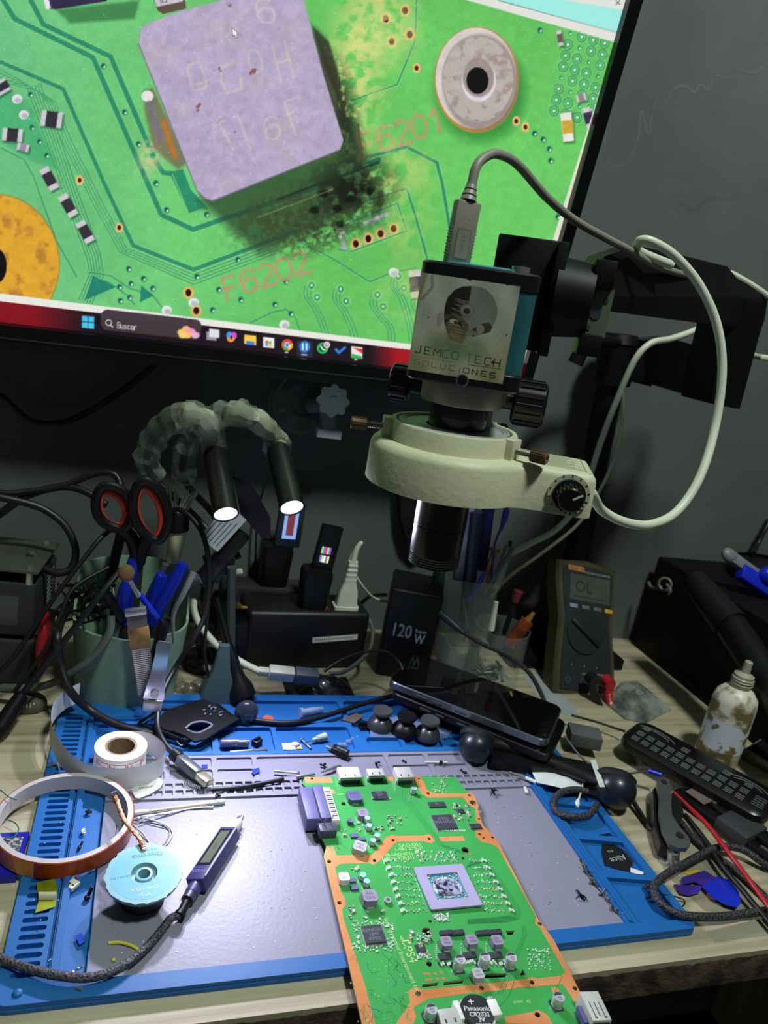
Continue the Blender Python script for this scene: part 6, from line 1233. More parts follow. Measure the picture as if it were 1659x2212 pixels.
rod('red_screwdriver', (1088, 1370, 34), (1112, 1300, 34), .3, mblkp, 'small black screwdriver with a dark red end in the round clear cup', 'screwdriver', (1.3, .42, .55, mat('dark_red', (110, 36, 44), rough=.4)))
rod('amber_screwdriver', (1098, 1395, 33.6), (1140, 1340, 33.6), .75, mat('amber_handle', (140, 70, 34), rough=.25, col2=(90, 40, 20), vs=60), 'amber-handled screwdriver leaning right in the round clear cup', 'screwdriver', (1.1, .4, .2, mgold))
rod('dark_tweezers', (1000, 1385, 35.6), (1058, 1275, 35.6), .16, mat('dark_steel', (60, 64, 66), rough=.3, metal=.5), 'dark thin tweezers inside the clear organiser', 'tweezers')
rod('thin_rod', (1015, 1390, 35.8), (1000, 1290, 35.8), .1, mat('rod_grey', (120, 122, 120), rough=.4), 'thin grey rod inside the clear organiser', 'rod')
rod('white_tube', (1060, 1360, 35), (1072, 1300, 35), .42, mwht, 'pale tapered tube inside the clear organiser', 'tube', r1=.25)
bm = nb(); rg = random.Random(31); 
for k in range(26): c = Vector((43.8+rg.uniform(-1.8, 1.8), 33.9+rg.uniform(-1.8, 1.8), .4+rg.uniform(0, 1.2))); a = rg.uniform(0, 6.28); box(bm, -.5, .5, -.15, .15, -.1, .1, tr(c) @ rot('Z', math.degrees(a)) @ rot('Y', rg.uniform(-30, 30)), rg.choice([0, 1, 2]), bev=.04, seg=1)
single('small_hardware', bm, [MC['dark_steel'], MC['tweezer_steel'], mat('tin_green', (60, 110, 90), rough=.5)], 'jumble of small metal hardware in the bottom of the round clear cup', 'hardware', kind='stuff')
bm = nb(); box(bm, 37.2, 40, 31.7, 34, .25, 1.0, bev=.1); single('eraser', bm, mat('eraser_green', (120, 160, 140), rough=.5), 'pale green block in the front clear compartment', 'eraser')
# multimeter
mmA = Vector((50.9, 31.6, 0)); MMt = thing('multimeter', 'olive and grey digital multimeter standing upright with its display reading OL', 'multimeter', tr(54.5, 33, 0))
pL, pR, tL, tR = V(1195, 1490, 31.5), V(1330, 1508, 31.5), V(1208, 1195, 40), V(1343, 1212, 40)
xv = (pR-pL); zv = ((tL+tR)*.5-(pL+pR)*.5); M = frame(pL, xv, zv); Wm = xv.length; Hm = zv.length
y_ = M.to_3x3() @ Vector((0, 1, 0)); M.translation = Vector((pL.x+.2, pL.y, .05))
molive = mat('olive_holster', (66, 62, 36), rough=.55, var=.12); mmf = mat('meter_face', (38, 40, 44), rough=.45)
def prof(w, e=0): return [(e, 0), (Wm-e, 0), (Wm-e-.1, Hm*.25), (Wm-e-.5, Hm*.55), (Wm-e+.1, Hm*.85), (Wm-e, Hm-.5), (Wm*.5, Hm), (e, Hm-.5), (e-.1, Hm*.85), (e+.5, Hm*.55), (e+.1, Hm*.25)]
MX = M @ rot('X', 90)
bm = nb(); loft(bm, [[Vector((x, y, z)) for x, y in inset(prof(Wm), d)] for z, d in ((-2.6, .5), (-2.2, 0), (-.3, 0), (0, .25))]); bmesh.ops.transform(bm, matrix=MX, verts=bm.verts[:]); part('holster', bm, molive, MMt, world=True, label='olive rubber holster')
bm = nb(); prism(bm, inset(prof(Wm), .75), -.3, .12, MX); part('face', bm, mmf, MMt, world=True)
Fm = lambda u, v, z=.13: MX @ tr(u*Wm, v*Hm, z)
bm = nb(); box(bm, .2*Wm, .86*Wm, .69*Hm, .88*Hm, .1, .14, MX, bev=.01, seg=1); text(bm, 'OL', 1.9, Fm(.42, .79, .16), 1); box(bm, .25*Wm, .75*Wm, .715*Hm, .722*Hm, .14, .15, MX, 1); part('display', bm, [mat('lcd_grey', (72, 78, 72), rough=.2), mat('lcd_ink', (34, 38, 38))], MMt, world=True, label='grey lcd reading OL')
bm = nb(); box(bm, .16*Wm, .42*Wm, .905*Hm, .94*Hm, .1, .15, MX); text(bm, 'FLUKE 179', .42, Fm(.3, .92, .16), 1, bold=.01); text(bm, 'TRUE RMS MULTIMETER', .36, Fm(.64, .905, .14), 2); part('brand_strip', bm, [mat('strip_orange', (196, 128, 50), rough=.5), mdark, mat('print_grey', (160, 166, 166))], MMt, world=True)
for u, c_ in ((.26, (130, 138, 156)), (.46, (92, 98, 98)), (.65, (92, 98, 98)), (.84, (212, 160, 40))):
    bm = nb(); box(bm, u*Wm-.55, u*Wm+.55, .628*Hm-(u-.5)*.0, .658*Hm, .1, .26, MX, bev=.06); part('key', bm, mat('key_%d' % int(u*100), c_, rough=.5), MMt, world=True)
bm = nb(); prism(bm, circ(.45*Wm, .46*Hm, 2.5, 36), .1, .3, MX); box(bm, -2.3, 2.3, -.28, .28, .3, .62, MX @ tr(.45*Wm, .46*Hm, 0) @ rot('Z', -35), bev=.12); part('rotary_dial', bm, mat('dial_grey', (30, 32, 38), rough=.5), MMt, world=True)
for u, v in ((.2, .11), (.44, .11), (.72, .11)): bm = nb(); lathe(bm, [(.22, .12), (.42, .12), (.42, .2), (.22, .2), (.2, .05), (0, .05)], MX @ tr(u*Wm, v*Hm, 0), 20); part('jack', bm, mdark, MMt, world=True)
bm = nb(); 
for u in (.26, .46, .66): text(bm, 'V', .35, Fm(u, .22, .14), 0)
text(bm, 'COM', .3, Fm(.46, .165, .14), 0); text(bm, 'VOHM', .3, Fm(.72, .175, .14), 0); part('face_print', bm, MC['print_grey'], MMt, world=True)
for nm, px, col, path in (('red', (1311, 1472), (176, 36, 44), [(1314, 1500), (1320, 1530), (1326, 1552)]), ('black', (1278, 1466), (26, 26, 28), [(1285, 1505), (1305, 1540), (1330, 1570)])):
    TL_ = thing('test_lead', nm+' multimeter test lead with a right-angle plug', 'test lead', tr(V(px[0], px[1], 31))); mt_ = mat('lead_'+nm, col, rough=.35)
    h = V(px[0], px[1], 31.0); bm = nb(); cyl(bm, h+Vector((0, .4, 0)), h+Vector((0, -.8, 0)), .72, .66, n=18); part('plug', bm, mt_, TL_, world=True)
    bm = nb(); P_ = [h+Vector((0, -.4, -.1))]+[V(x, y, 30.2-k*1.2) for k, (x, y) in enumerate(path)]; tube(bm, P_, .4, n=10, k=7, rad=lambda t: (.58-.26*t)*(1+.06*math.sin(t*70))); part('strain_relief', bm, mt_, TL_, world=True)
# speaker cabinet, black tube and blue tool at far right
mcab = mat('cabinet_black', (11, 12, 13), rough=.65, spec=.2, var=.1)
SB = thing('speaker_cabinet', 'large black speaker cabinet standing at the right back of the desk', 'speaker', tr(80, 36, 0)); bm = nb(); box(bm, 70.3, 92, 18, 44.6, 0, 13.0, bev=.3); part('cabinet', bm, mcab, SB, world=True)
bm = nb(); cyl(bm, (83.5, 37, 13.0), (83.5, 37, 14.6), 6.4, 6.4, n=40); lathe(bm, [(6.2, 0), (6.6, .5), (6.2, 1.0)], tr(83.5, 37, 14.0), 40); part('fan_grille', bm, mblkp, SB, world=True)
bm = nb(); M = zframe(XP(1436, 1262, 69.2), (-.8, -.55, .2)); lathe(bm, [(.75, -.1), (.95, 0), (.75, .12), (.6, 0), (.75, -.1)], M, 24); tube(bm, [XP(1428, 1268, 69), XP(1410, 1270, 69), XP(1402, 1262, 69), XP(1402, 1256, 69)], .22, n=8); tube(bm, [XP(1440, 1262, 69), XP(1448, 1275, 69), XP(1444, 1284, 69)], .2, n=8); single('cable_grommet', bm, mat('grommet_grey', (104, 98, 90), rough=.5), 'grey knotted rubber ring hanging at the left face of the black cabinet', 'ring')
TB = thing('heat_gun', 'black tube-shaped handle leaning from the cabinet down to the flux bottle', 'heat gun', tr(V(1600, 1400, 26)))
bm = nb(); a, m_, b_ = XP(1500, 1255, 67), XP(1580, 1352, 67), XP(1700, 1530, 66); b_ = m_+(b_-m_)*((m_.z-2.0)/(m_.z-b_.z)); cyl(bm, a, m_, 1.5, 1.9, n=28); part('nozzle', bm, mat('tube_satin', (24, 24, 26), rough=.5, spec=.3), TB, world=True)
bm = nb(); cyl(bm, m_-(m_-a).normalized()*.4, b_, 1.7, 1.9, n=28); box(bm, 0, 6, -.5, .5, -2.6, -1.6, frame(m_, b_-m_)); part('grip', bm, mblkp, TB, world=True)
BT = thing('caulking_clamp', 'bright blue and grey clamp tool lying on top of the black cabinet', 'clamp', tr(V(1620, 1240, 34)))
bm = nb(); a, b_ = V(1575, 1200, 34), V(1660, 1262, 33); M = frame(a, b_-a, (0, -1, .6)); box(bm, 0, (b_-a).length+2, -.7, .7, -.45, .45, M, bev=.2); ball(bm, (0, 0, 0), .9, M, s=(1.2, 1, .7)); part('jaw', bm, mat('grey_jaw', (120, 124, 130), rough=.4), BT, world=True)
bm = nb(); a, b_ = V(1598, 1228, 33.4), V(1690, 1290, 32); M = frame(a, b_-a, (0, -1, .6)); box(bm, 0, (b_-a).length, -1.3, .7, -.7, .7, M, bev=.35); ball(bm, (0, 0, 0), 1.3, tr(V(1662, 1245, 32.4)), s=(1.2, .8, 1)); part('handle', bm, mat('vivid_blue', (20, 40, 200), rough=.35), BT, world=True)
cable('hanging_cable', [(1672, 1105, 45), (1655, 1140, 44), (1637, 1175, 43.5), (1628, 1195, 42)], .3, mcord, 'black cable hanging onto the cabinet at the right edge')
# flux bottle
bt = T(1568, 1632, 0); FB = thing('flux_bottle', 'dirty white squeeze bottle with a narrow nozzle standing right of the remote', 'bottle', tr(62.9, 19.3, 0))
bm = nb(); lathe(bm, [(0, 0), (1.95, 0), (2.1, .25), (2.1, 6.9), (1.95, 7.6), (1.4, 8.3), (.9, 8.55)], I4, 40)
part('bottle_body', bm, mat('dirty_white', (212, 208, 190), rough=.4, col2=(112, 98, 60), vs=42, lo=.44, hi=.54), FB)
bm = nb(); lathe(bm, [(2.115, 2.0), (2.115, 5.2)], I4, 40); part('torn_label', bm, mat('torn_label', (206, 212, 222), rough=.5, col2=(120, 106, 70), vs=50, lo=.44, hi=.48), FB)
bm = nb(); lathe(bm, [(.9, 8.5), (1.05, 9.0), (.95, 9.05), (.95, 9.2), (1.05, 9.3), (.95, 9.4), (1.05, 9.55), (.95, 9.65), (.95, 9.9), (.55, 10.1), (.42, 10.2), (.38, 11.3), (.3, 11.4), (0, 11.4)], I4, 28); part('nozzle', bm, mat('nozzle_grey', (176, 168, 150), rough=.4, var=.15), FB)
# remote control
rA, rB = T(1345, 1600, 2.2), T(1612, 1752, 2.2); rd = rB-rA; M = frame(Vector((rA.x, rA.y, 1.0)), rd, (-.05, -.12, 1)); Lr = rd.length+1.6; Wr = 5.3
RC = thing('remote_control', 'long black remote control with rows of ribbed keys lying on the right of the desk', 'remote control', M)
bm = nb(); loft(bm, [[Vector((x, y, z)) for x, y in inset(rrect(-.6, Lr, 0, Wr, 1.5, 7), d)] for z, d in ((0, .5), (.35, .08), (.7, 0), (1.15, .12), (1.4, .5))]); part('body', bm, mat('remote_black', (17, 17, 19), rough=.3), RC)
mky = mat('key_grey', (112, 114, 110), rough=.5)
def rib_key(x, y, w, l, nr=3):
    bm = nb(); box(bm, x, x+l, y, y+w, 1.38, 1.46, I4, 1, bev=.03, seg=1)
    for k in range(nr): yy = y+.08+(w-.16)*k/(nr-.0); box(bm, x+.06, x+l-.06, yy, yy+.09, 1.46, 1.52, I4, 0)
    part('key', bm, [mky, mblkp], RC)
for i in range(11): 
    for j in range(2): rib_key(.35+i*(Lr-2.4)/11, .75+j*1.15, 1.0, (Lr-2.4)/11-.16)
for i in (0, 4, 8, 10): rib_key(.35+i*(Lr-2.4)/11, 3.1, .95, (Lr-2.4)/11-.16)
for x in (1.9, Lr*.80):
    bm = nb(); [tube(bm, arc3, .05, n=5, k=1) for arc3 in [[Vector((x+1.6*math.cos(math.radians(a))*1.2, 3.2+.9*math.sin(math.radians(a)), 1.46)) for a in range(20, 165, 12)], [Vector((x+1.1*math.cos(math.radians(a))*1.2, 3.2+.6*math.sin(math.radians(a)), 1.46)) for a in range(20, 165, 12)]]]; part('arc_key', bm, mky, RC)
bm = nb(); [box(bm, Lr-1.7, Lr-.7, 1.2+k*.35, 1.27+k*.35, 1.40, 1.46) for k in range(5)]; part('end_key', bm, mky, RC)
# second remote / cable bundle below it
bm = nb(); M = frame(T(1475, 1700, .9), T(1700, 1860, .9)-T(1475, 1700, .9)); box(bm, 0, 15, -.2, 1.5, -.7, .5, M, bev=.2); BN = thing('taped_bundle', 'black rod bundle bound with tape below the remote control', 'bundle', tr(T(1560, 1760, 0))); part('rod', bm, mblkp, BN, world=True)
bm = nb(); box(bm, 0, 15, -1.6, -.4, -.7, .2, M, bev=.2); part('rod', bm, mblkp, BN, world=True); bm = nb(); box(bm, .1, 3.2, .0, .35, .5, .58, M); box(bm, 8.0, 9.2, -.95, -.7, .2, .3, M); part('steel_strip', bm, msteel, BN, world=True, label='bright steel strip')
bm = nb(); box(bm, 4.3, 7.2, -1.8, 1.7, -.8, .66, M, bev=.2); part('tape_band', bm, mat('tape_dull', (58, 58, 62), rough=.5, bump=.5, bs=80), BN, world=True, label='dull grey tape band')
bm = nb(); box(bm, .9, 2.8, -1.2, .9, .52, .56, M); part('clear_scrap', bm, mat('clear_scrap', (150, 130, 130), rough=.2, alpha=.5), BN, world=True)
# silver phone edge at right
bm = nb(); M = frame(T(1612, 1620, 1.2), T(1720, 1680, 1.2)-T(1612, 1620, 1.2)); box(bm, -.3, 9, 0, 5, -1.1, 0, M, bev=.3); box(bm, 0, 8.8, .3, 4.8, -.02, .04, M, 1); single('silver_device', bm, [mat('champagne', (150, 148, 136), rough=.3, metal=.5), mblkp], 'silver device with a black top behind the flux bottle at the right edge', 'device')
# zip bag
bm = nb(); ZP = [(1318, 1524), (1322, 1496), (1340, 1474), (1376, 1470), (1412, 1500), (1449, 1532), (1422, 1545), (1395, 1560), (1350, 1550)]
zc_ = T(1375, 1512, .4); ps = [T(x, y, .25) for x, y in ZP]; cV = bm.verts.new(zc_+Vector((0, 0, .55))); rg = random.Random(3)
ri = [[bm.verts.new(p.lerp(zc_, t)+Vector((0, 0, z+rg.uniform(-.16, .2)*(z > 0)))) for p in ps] for t, z in ((0, -.2), (0, .0), (.18, .35), (.36, .3), (.5, .7), (.65, .55), (.85, .95))]
for A_, B_ in zip(ri, ri[1:]):
    for k in range(len(ps)): bm.faces.new([A_[k], A_[(k+1) % len(ps)], B_[(k+1) % len(ps)], B_[k]])
for k in range(len(ps)): bm.faces.new([ri[-1][k], ri[-1][(k+1) % len(ps)], cV])
single('zip_bag', bm, mat('foil_bag', (186, 192, 186), rough=.22, metal=.5, bump=1, bs=90, vs=45, col2=(96, 102, 100)), 'crumpled grey zip bag lying in front of the multimeter', 'bag')
bm = nb(); M = frame(T(1228, 1610, 1.0), T(1300, 1625, 1.0)-T(1228, 1610, 1.0)); box(bm, 0, 3.1, 0, 2.2, 0, 1.3, M, bev=.08); single('foam_block', bm, mat('foam_grey', (84, 86, 86), rough=.9, bump=.6, bs=300), 'small grey foam block beside the stacked phones', 'foam')
# crimp cutter
CT = thing('wire_cutter', 'steel and black flush cutter lying open on the desk beside the mat', 'cutter', tr(T(1445, 1780, 0)))
outl2 = [(1418, 1690), (1428, 1680), (1444, 1682), (1452, 1700), (1450, 1738), (1452, 1760), (1468, 1785), (1488, 1808), (1492, 1822), (1484, 1832), (1466, 1832), (1447, 1824), (1432, 1795), (1424, 1760), (1424, 1720)]
q = [T(x, y, 2.0) for x, y in outl2]; bm = nb(); prism(bm, [(p.x, p.y) for p in q][::-1], 1.65, 2.0)
part('upper_arm', bm, mat('cutter_steel', (128, 130, 132), rough=.35, metal=.75, var=.1, vs=40), CT, world=True)
bm = nb(); q = [T(x, y, 1.1) for x, y in [(1408, 1712), (1420, 1700), (1470, 1735), (1475, 1765), (1462, 1790), (1470, 1825), (1445, 1840), (1425, 1832), (1412, 1790)]]; prism(bm, [(p.x, p.y) for p in q][::-1], .35, 1.4); part('grip', bm, mat('grip_black', (22, 22, 25), rough=.35), CT, world=True)
bm = nb(); cyl(bm, T(1452, 1868, .0)+Vector((0, 0, .2)), T(1455, 1838, 1.4), .48, n=20); part('pivot_post', bm, msteel, CT, world=True); bm = nb(); cyl(bm, T(1468, 1806, 2.0), T(1468, 1806, 2.0)+Vector((0, 0, .16)), .32, n=6); part('hex_bolt', bm, mat('bolt_dark', (60, 56, 54), rough=.4, metal=.6), CT, world=True)
bm = nb(); cyl(bm, T(1434, 1690, 2.0), T(1434, 1690, 2.0)+Vector((0, 0, .1)), .28, n=16); part('rivet', bm, mat('bolt_dark', (0, 0, 0)), CT, world=True)
bm = nb(); q = [T(x, y, .3) for x, y in [(1425, 1856), (1440, 1866), (1475, 1872), (1478, 1862), (1450, 1852)]]; prism(bm, [(p.x, p.y) for p in q], .02, .34); part('jaw', bm, msteel, CT, world=True)
# picks
def pick(px, z, c_, lab, name='guitar_pick', al=1.0, txt=None):
    q = [T(x, y, z) for x, y in px]; ar = sum(q[i].x*q[(i+1) % len(q)].y-q[(i+1) % len(q)].x*q[i].y for i in range(len(q))); w = [(p.x, p.y) for p in q]; w = w if ar > 0 else w[::-1]
    bm = nb(); prism(bm, w, z-.07, z)
    if txt:
        c = sum(q, Vector())/len(q); text(bm, txt, .8, tr(c.x+.1, c.y-.3, z+.01) @ rot('Z', 193), 1); text(bm, 'Pick', .35, tr(c.x-.1, c.y+.5, z+.01) @ rot('Z', 190), 1)
    single(name, bm, [mat('pick_'+lab[:6], c_, rough=.22, alpha=al, coat=.4), MC['print_grey']], lab, 'guitar pick')
pick([(1478, 1885), (1505, 1878), (1530, 1885), (1530, 1898), (1500, 1895)], .1, (200, 176, 30), 'yellow guitar pick mostly under the violet one')
pick([(1525, 1900), (1550, 1892), (1562, 1935), (1545, 1945), (1530, 1938)], .17, (206, 84, 40), 'orange guitar pick tucked under the blue one')
pick([(1455, 1910), (1482, 1912), (1520, 1912), (1510, 1928), (1490, 1934), (1470, 1930)], .25, (66, 40, 150), 'violet guitar pick with a ring mark at the left of the pile', al=.95)
pick([(1472, 1896), (1500, 1886), (1522, 1880), (1548, 1896), (1545, 1904), (1522, 1914), (1500, 1905), (1474, 1910)], .34, (62, 38, 140), 'dark violet guitar pick on top of the pile', al=.95)
pick([(1518, 1915), (1548, 1893), (1575, 1900), (1595, 1925), (1601, 1950), (1592, 1960), (1570, 1955), (1540, 1940)], .43, (20, 44, 190), 'large blue guitar pick at the right of the pile')
pick([(1302, 1815), (1310, 1814), (1350, 1838), (1368, 1860), (1362, 1882), (1330, 1876), (1306, 1868), (1299, 1840)], .36, (28, 28, 30), 'black lettered guitar pick in the right blue tray', txt='Alice')
flatpoly('white_scrap', [(1362, 1874), (1391, 1884), (1388, 1891), (1362, 1884)], .4, .04, mwht, 'small white plastic scrap beside the black guitar pick', 'scrap')
# cables at right
cable('braided_cable', [(1290, 1718, 0, .9), (1250, 1706, 0, 1.0), (1212, 1712, 0, 1.0), (1196, 1734, 0, .9), (1206, 1757, 0, .9), (1240, 1765, 0, .9), (1272, 1760, 0, .8), (1290, 1738, 0, .9)], .3, MC['braid_black'], 'black braided cable loop over the right blue tray beside the ear cup')
cable('braided_cable', [(1730, 1890, 0, .5), (1659, 1870, 0, .6), (1610, 1838, 0, 1.0), (1570, 1829, 0, 1.0), (1530, 1838, 0, .9), (1475, 1868, 0, .8), (1430, 1895, 0, .9), (1412, 1920, 0, 1.0), (1425, 1950, 0, 1.0), (1460, 1973, 0, .9), (1500, 1980, 0, .8), (1560, 1980, 0, .6), (1620, 1972, 0, .5), (1680, 1965, 0, .5)], .3, MC['braid_black'], 'black braided cable looping over the mat corner around the guitar picks')
cable('braided_cable', [(1470, 1775, 0, .4), (1500, 1812, 0, .4), (1540, 1845, 0, .4), (1590, 1880, 0, .4), (1640, 1925, 0, .4), (1680, 1965, 0, .4)], .28, MC['braid_black'], 'black braided cable running straight to the lower right edge')
cable('red_wire', [(1455, 1712, 0, 1.3), (1490, 1745, 0, 1.2), (1530, 1785, 0, 1.6), (1580, 1850, 0, 1.7), (1625, 1910, 0, 1.3), (1665, 1965, 0, 1.2), (1700, 2010, 0, 1.0)], .2, mat('red_insulation', (186, 36, 46), rough=.35), 'red wire crossing over the black cables on the right')
cable('black_wire', [(1480, 1760, 0, 1.0), (1520, 1810, 0, .9), (1560, 1870, 0, .9), (1610, 1930, 0, .8), (1660, 1990, 0, .7), (1700, 2040, 0, .6)], .2, mcord, 'smooth black wire running beside the red wire')
cable('black_wire', [(1350, 1700, 0, 1.0), (1385, 1760, 0, .4), (1405, 1790, 0, .3), (1420, 1800, 0, .3)], .22, mcord, 'short black wire between the ear cup and the cutter')
cable('hook_wire', [(1220, 1590, 0, 3.0), (1260, 1640, 0, 2.5), (1300, 1662, 0, 2.3), (1340, 1673, 0, 2.3), (1380, 1668, 0, 2.3), (1402, 1666, 0, 2.2)], .09, mat('hook_grey', (80, 80, 84), rough=.4), 'thin grey wire hooked over the ear cups with a blue tip')
bm = nb(); cyl(bm, T(1400, 1665, 2.2), T(1428, 1674, 2.2), .22, n=12); single('blue_tip', bm, MC['vivid_blue'], 'blue sleeve at the end of the thin grey wire', 'sleeve')
bm = nb(); grid(bm, lambda u, v: T(1275+12*u+20*v, 1642+58*v, 2.9-.2*v), 2, 6); single('white_strip', bm, mat('strip_white', (200, 206, 200), rough=.5), 'narrow white plastic strip leaning on the ear cup', 'strip')
bm = nb(); w_ = [T(x, y, 1.0) for x, y in [(1150, 1668), (1165, 1660), (1200, 1655), (1225, 1668), (1240, 1682), (1262, 1700), (1230, 1708), (1200, 1702), (1160, 1690)]]; c = T(1200, 1682, 1.5); cc = bm.verts.new(c); vv = [bm.verts.new(p+Vector((0, 0, RNG.uniform(-.15, .15)))) for p in w_]
for k in range(len(vv)): bm.faces.new([vv[k], vv[(k+1) % len(vv)], cc])
single('tissue', bm, mat('tissue', (206, 212, 210), rough=.7, bump=1, bs=60), 'crumpled pale tissue on the mat between the ear cups', 'tissue')
bm = nb(); cyl(bm, T(1100, 1668, 1.0), T(1135, 1680, .9), .1, n=8); cyl(bm, T(1135, 1680, .9), T(1158, 1690, .9), .16, n=10, m=1); single('probe_tip', bm, [mat('probe_grey', (110, 106, 96), rough=.4), mwht], 'thin probe with a white end pointing at the tissue', 'probe')
bm = nb(); cyl(bm, T(1262, 1684, 1.4), T(1248, 1735, .5), .09, n=8); lathe(bm, [(0, 0), (.2, .05), (.26, .4), (.1, 1.0)], zframe(T(1245, 1745, .4), T(1252, 1712, .8)-T(1245, 1745, .4)), 12, m=1); single('used_swab', bm, [mat('swab_wood', (0, 0, 0)), mwht], 'used cotton swab standing in the braided cable loop', 'cotton swab')
bm = nb()
for k in range(3): tube(bm, [T(1390+k*2, 1918+k*3, .5), T(1398, 1908+k*5, .7), T(1415, 1912+k*4, .8), T(1410, 1930+k*3, .6), T(1395, 1940, .45)], .06, n=6, k=6)
tube(bm, [T(1425, 1932, .7), T(1455, 1936, .5), T(1478, 1945, .2), T(1475, 1957, .1), T(1450, 1960, .2), T(1430, 1958, .5)], .05, n=6, k=8); single('twist_wire', bm, mrub, 'thin black twist wire tangled on the braided cable at the mat corner', 'wire')
# old tape patches on the desk
mtp = mat('old_tape', (176, 174, 152), rough=.35, alpha=.55, var=.05)
flatpoly('tape_patch', [(1525, 2012), (1640, 1985), (1659, 2010), (1655, 2020), (1545, 2035)], .02, .015, mtp, 'old clear tape patch near the front right of the desk', 'tape patch')
flatpoly('tape_patch', [(1400, 1745), (1430, 1745), (1575, 1875), (1570, 1892), (1530, 1875), (1420, 1790)], .02, .015, mtp, 'old clear tape strip running under the cutter', 'tape patch')
flatpoly('tape_patch', [(1418, 1850), (1470, 1862), (1520, 1850), (1610, 1885), (1625, 1990), (1520, 1965), (1440, 1890)], .035, .015, mat('old_tape_dim', (150, 148, 124), rough=.3, alpha=.25, var=.05), 'large faint clear tape sheet under the guitar picks', 'tape patch')
cable('thin_cable', [(1235, 1545, 0, 1.5), (1290, 1560, 0, 1.2), (1335, 1575, 0, 1.2), (1350, 1580, 0, 1.4)], .13, mcord, 'thin black cord between the phones and the remote')
flatpoly('paper_sheet', [(1130, 1460), (1160, 1455), (1245, 1530), (1240, 1550), (1180, 1530)], .03, .02, mat('paper_blue', (150, 156, 160), rough=.6), 'pale plastic sheet under the phones and multimeter', 'sheet')
# ============================================================ BACK LEFT
CUP = thing('pen_cup', 'sage green plastic cup holding blue-handled tools', 'cup', tr(5.2, 31.4, 0)); mgr = mat('sage_plastic', (124, 154, 132), rough=.4, var=.05)
bm = nb(); n_ = 64; Ro = []
def cupr(a, z):
    k = 1+.16*(z/9.0); fl = 1-.05*max(0, math.cos((a-math.radians(250))*6))*(math.sin(a) < -.2)
    return Vector((4.35*k*math.cos(a)*fl, 4.0*k*math.sin(a)*fl, z))
def ztop(a): s_ = math.sin(a); return 7.6+4.0*max(0, min(1, (s_-.05)*2.5))-.9*max(0, -s_)*0
ri = []
for z, e in ((0, 0), (.3, 0), (.6, 0), (1.0, 0)): pass
out = []; inn = []
for j in range(9):
    out.append([bm.verts.new(cupr(2*math.pi*i/n_, ztop(2*math.pi*i/n_)*j/8)) for i in range(n_)])
for j in range(9):
    inn.append([bm.verts.new((lambda v: Vector((v.x*.955, v.y*.955, max(.25, v.z))))(cupr(2*math.pi*i/n_, ztop(2*math.pi*i/n_)*(8-j)/8))) for i in range(n_)])
al = out+inn
for A_, B_ in zip(al, al[1:]):
    for i in range(n_): bm.faces.new([A_[i], A_[(i+1) % n_], B_[(i+1) % n_], B_[i]])
bm.faces.new(out[0][::-1]); bm.faces.new(inn[-1]); part('cup_shell', bm, mgr, CUP)
bm = nb(); q = [V(215, 1392, 27.3), V(228, 1382, 27.3), V(230, 1390, 27.3), V(218, 1402, 27.3)]; bm.faces.new([bm.verts.new(p) for p in q]); part('paint_spot', bm, mat('spot_violet', (90, 80, 180), rough=.5), CUP, world=True)
mhb_ = mat('handle_blue', (22, 44, 190), rough=.3)
def bent(name, pts, r0, r1, m, lab, cat, group=None):
    bm = nb(); tube(bm, [PT(p) for p in pts], r0, n=12, k=6, rad=lambda t: r0+(r1-r0)*t); return single(name, bm, m, lab, cat, group=group)
def pliers(h1, h2, lab):
    t = thing('pliers', lab, 'pliers', tr(PT(h1[0])))
    for h in (h1, h2): bm = nb(); tube(bm, [PT(p) for p in h], .5, n=12, k=6, rad=lambda t_: .62-.14*t_+.06*math.sin(t_*3)); part('handle', bm, mhb_, t, world=True)
    bm = nb(); cyl(bm, PT(h1[0])+Vector((0, 0, -2.5)), PT(h1[0])+Vector((.3, 0, .2)), .6, n=12); part('jaw', bm, MC['dark_steel'], t, world=True)
pliers([(270, 1345, 31), (272, 1290, 31), (285, 1230, 31), (298, 1188, 31)], [(262, 1330, 30.2), (268, 1290, 30), (276, 1262, 30), (282, 1255, 30)], 'bright blue-handled pliers standing upright at the left in the green cup')
pliers([(330, 1345, 30.5), (350, 1300, 30.2), (375, 1260, 30), (396, 1218, 30)], [(325, 1330, 31.5), (335, 1290, 31.5), (348, 1248, 31.6), (352, 1240, 31.6)], 'bright blue-handled pliers leaning right in the green cup')
rod('screwdriver', (318, 1300, 32), (345, 1245, 32), .42, mat('handle_slate', (52, 66, 140), rough=.4), 'slate blue tool handle between the two pliers', 'tool', (1.3, .28, .32, mat('grey_shaft', (80, 84, 90), rough=.4)))
rod('thin_blue_tool', (340, 1335, 28), (302, 1285, 27.6), .26, mhb_, 'thin blue probe leaning left across the green cup', 'probe', (1.8, .14, .10, mat('shaft_pale', (130, 150, 160), rough=.3)))
rod('black_tool', (325, 1450, 27), (358, 1340, 27.2), .36, mblkp, 'black slim tool handle leaning in front of the green cup', 'tool', r1=.5)
rod('black_tool', (262, 1338, 28.6), (218, 1262, 28.2), .45, mblkp, 'black tool handle leaning left out of the green cup', 'tool', r1=.3)
rod('dark_knife', (236, 1260, 33), (262, 1150, 34), .45, mblkp, 'dark upright tool behind the left pliers', 'tool')
bent('black_tweezers', [(372, 1330, 28.6), (385, 1295, 28.3), (410, 1262, 28.2), (432, 1250, 28.2)], .32, .5, MC['dark_steel'], 'dark steel tweezers hanging over the right rim of the green cup', 'tweezers')
bent('black_tweezers', [(376, 1390, 26.8), (374, 1330, 27), (395, 1285, 27.4), (418, 1236, 28)], .12, .34, MC['tweezer_steel'], 'long grey tweezers clipped on the right side of the green cup', 'tweezers')
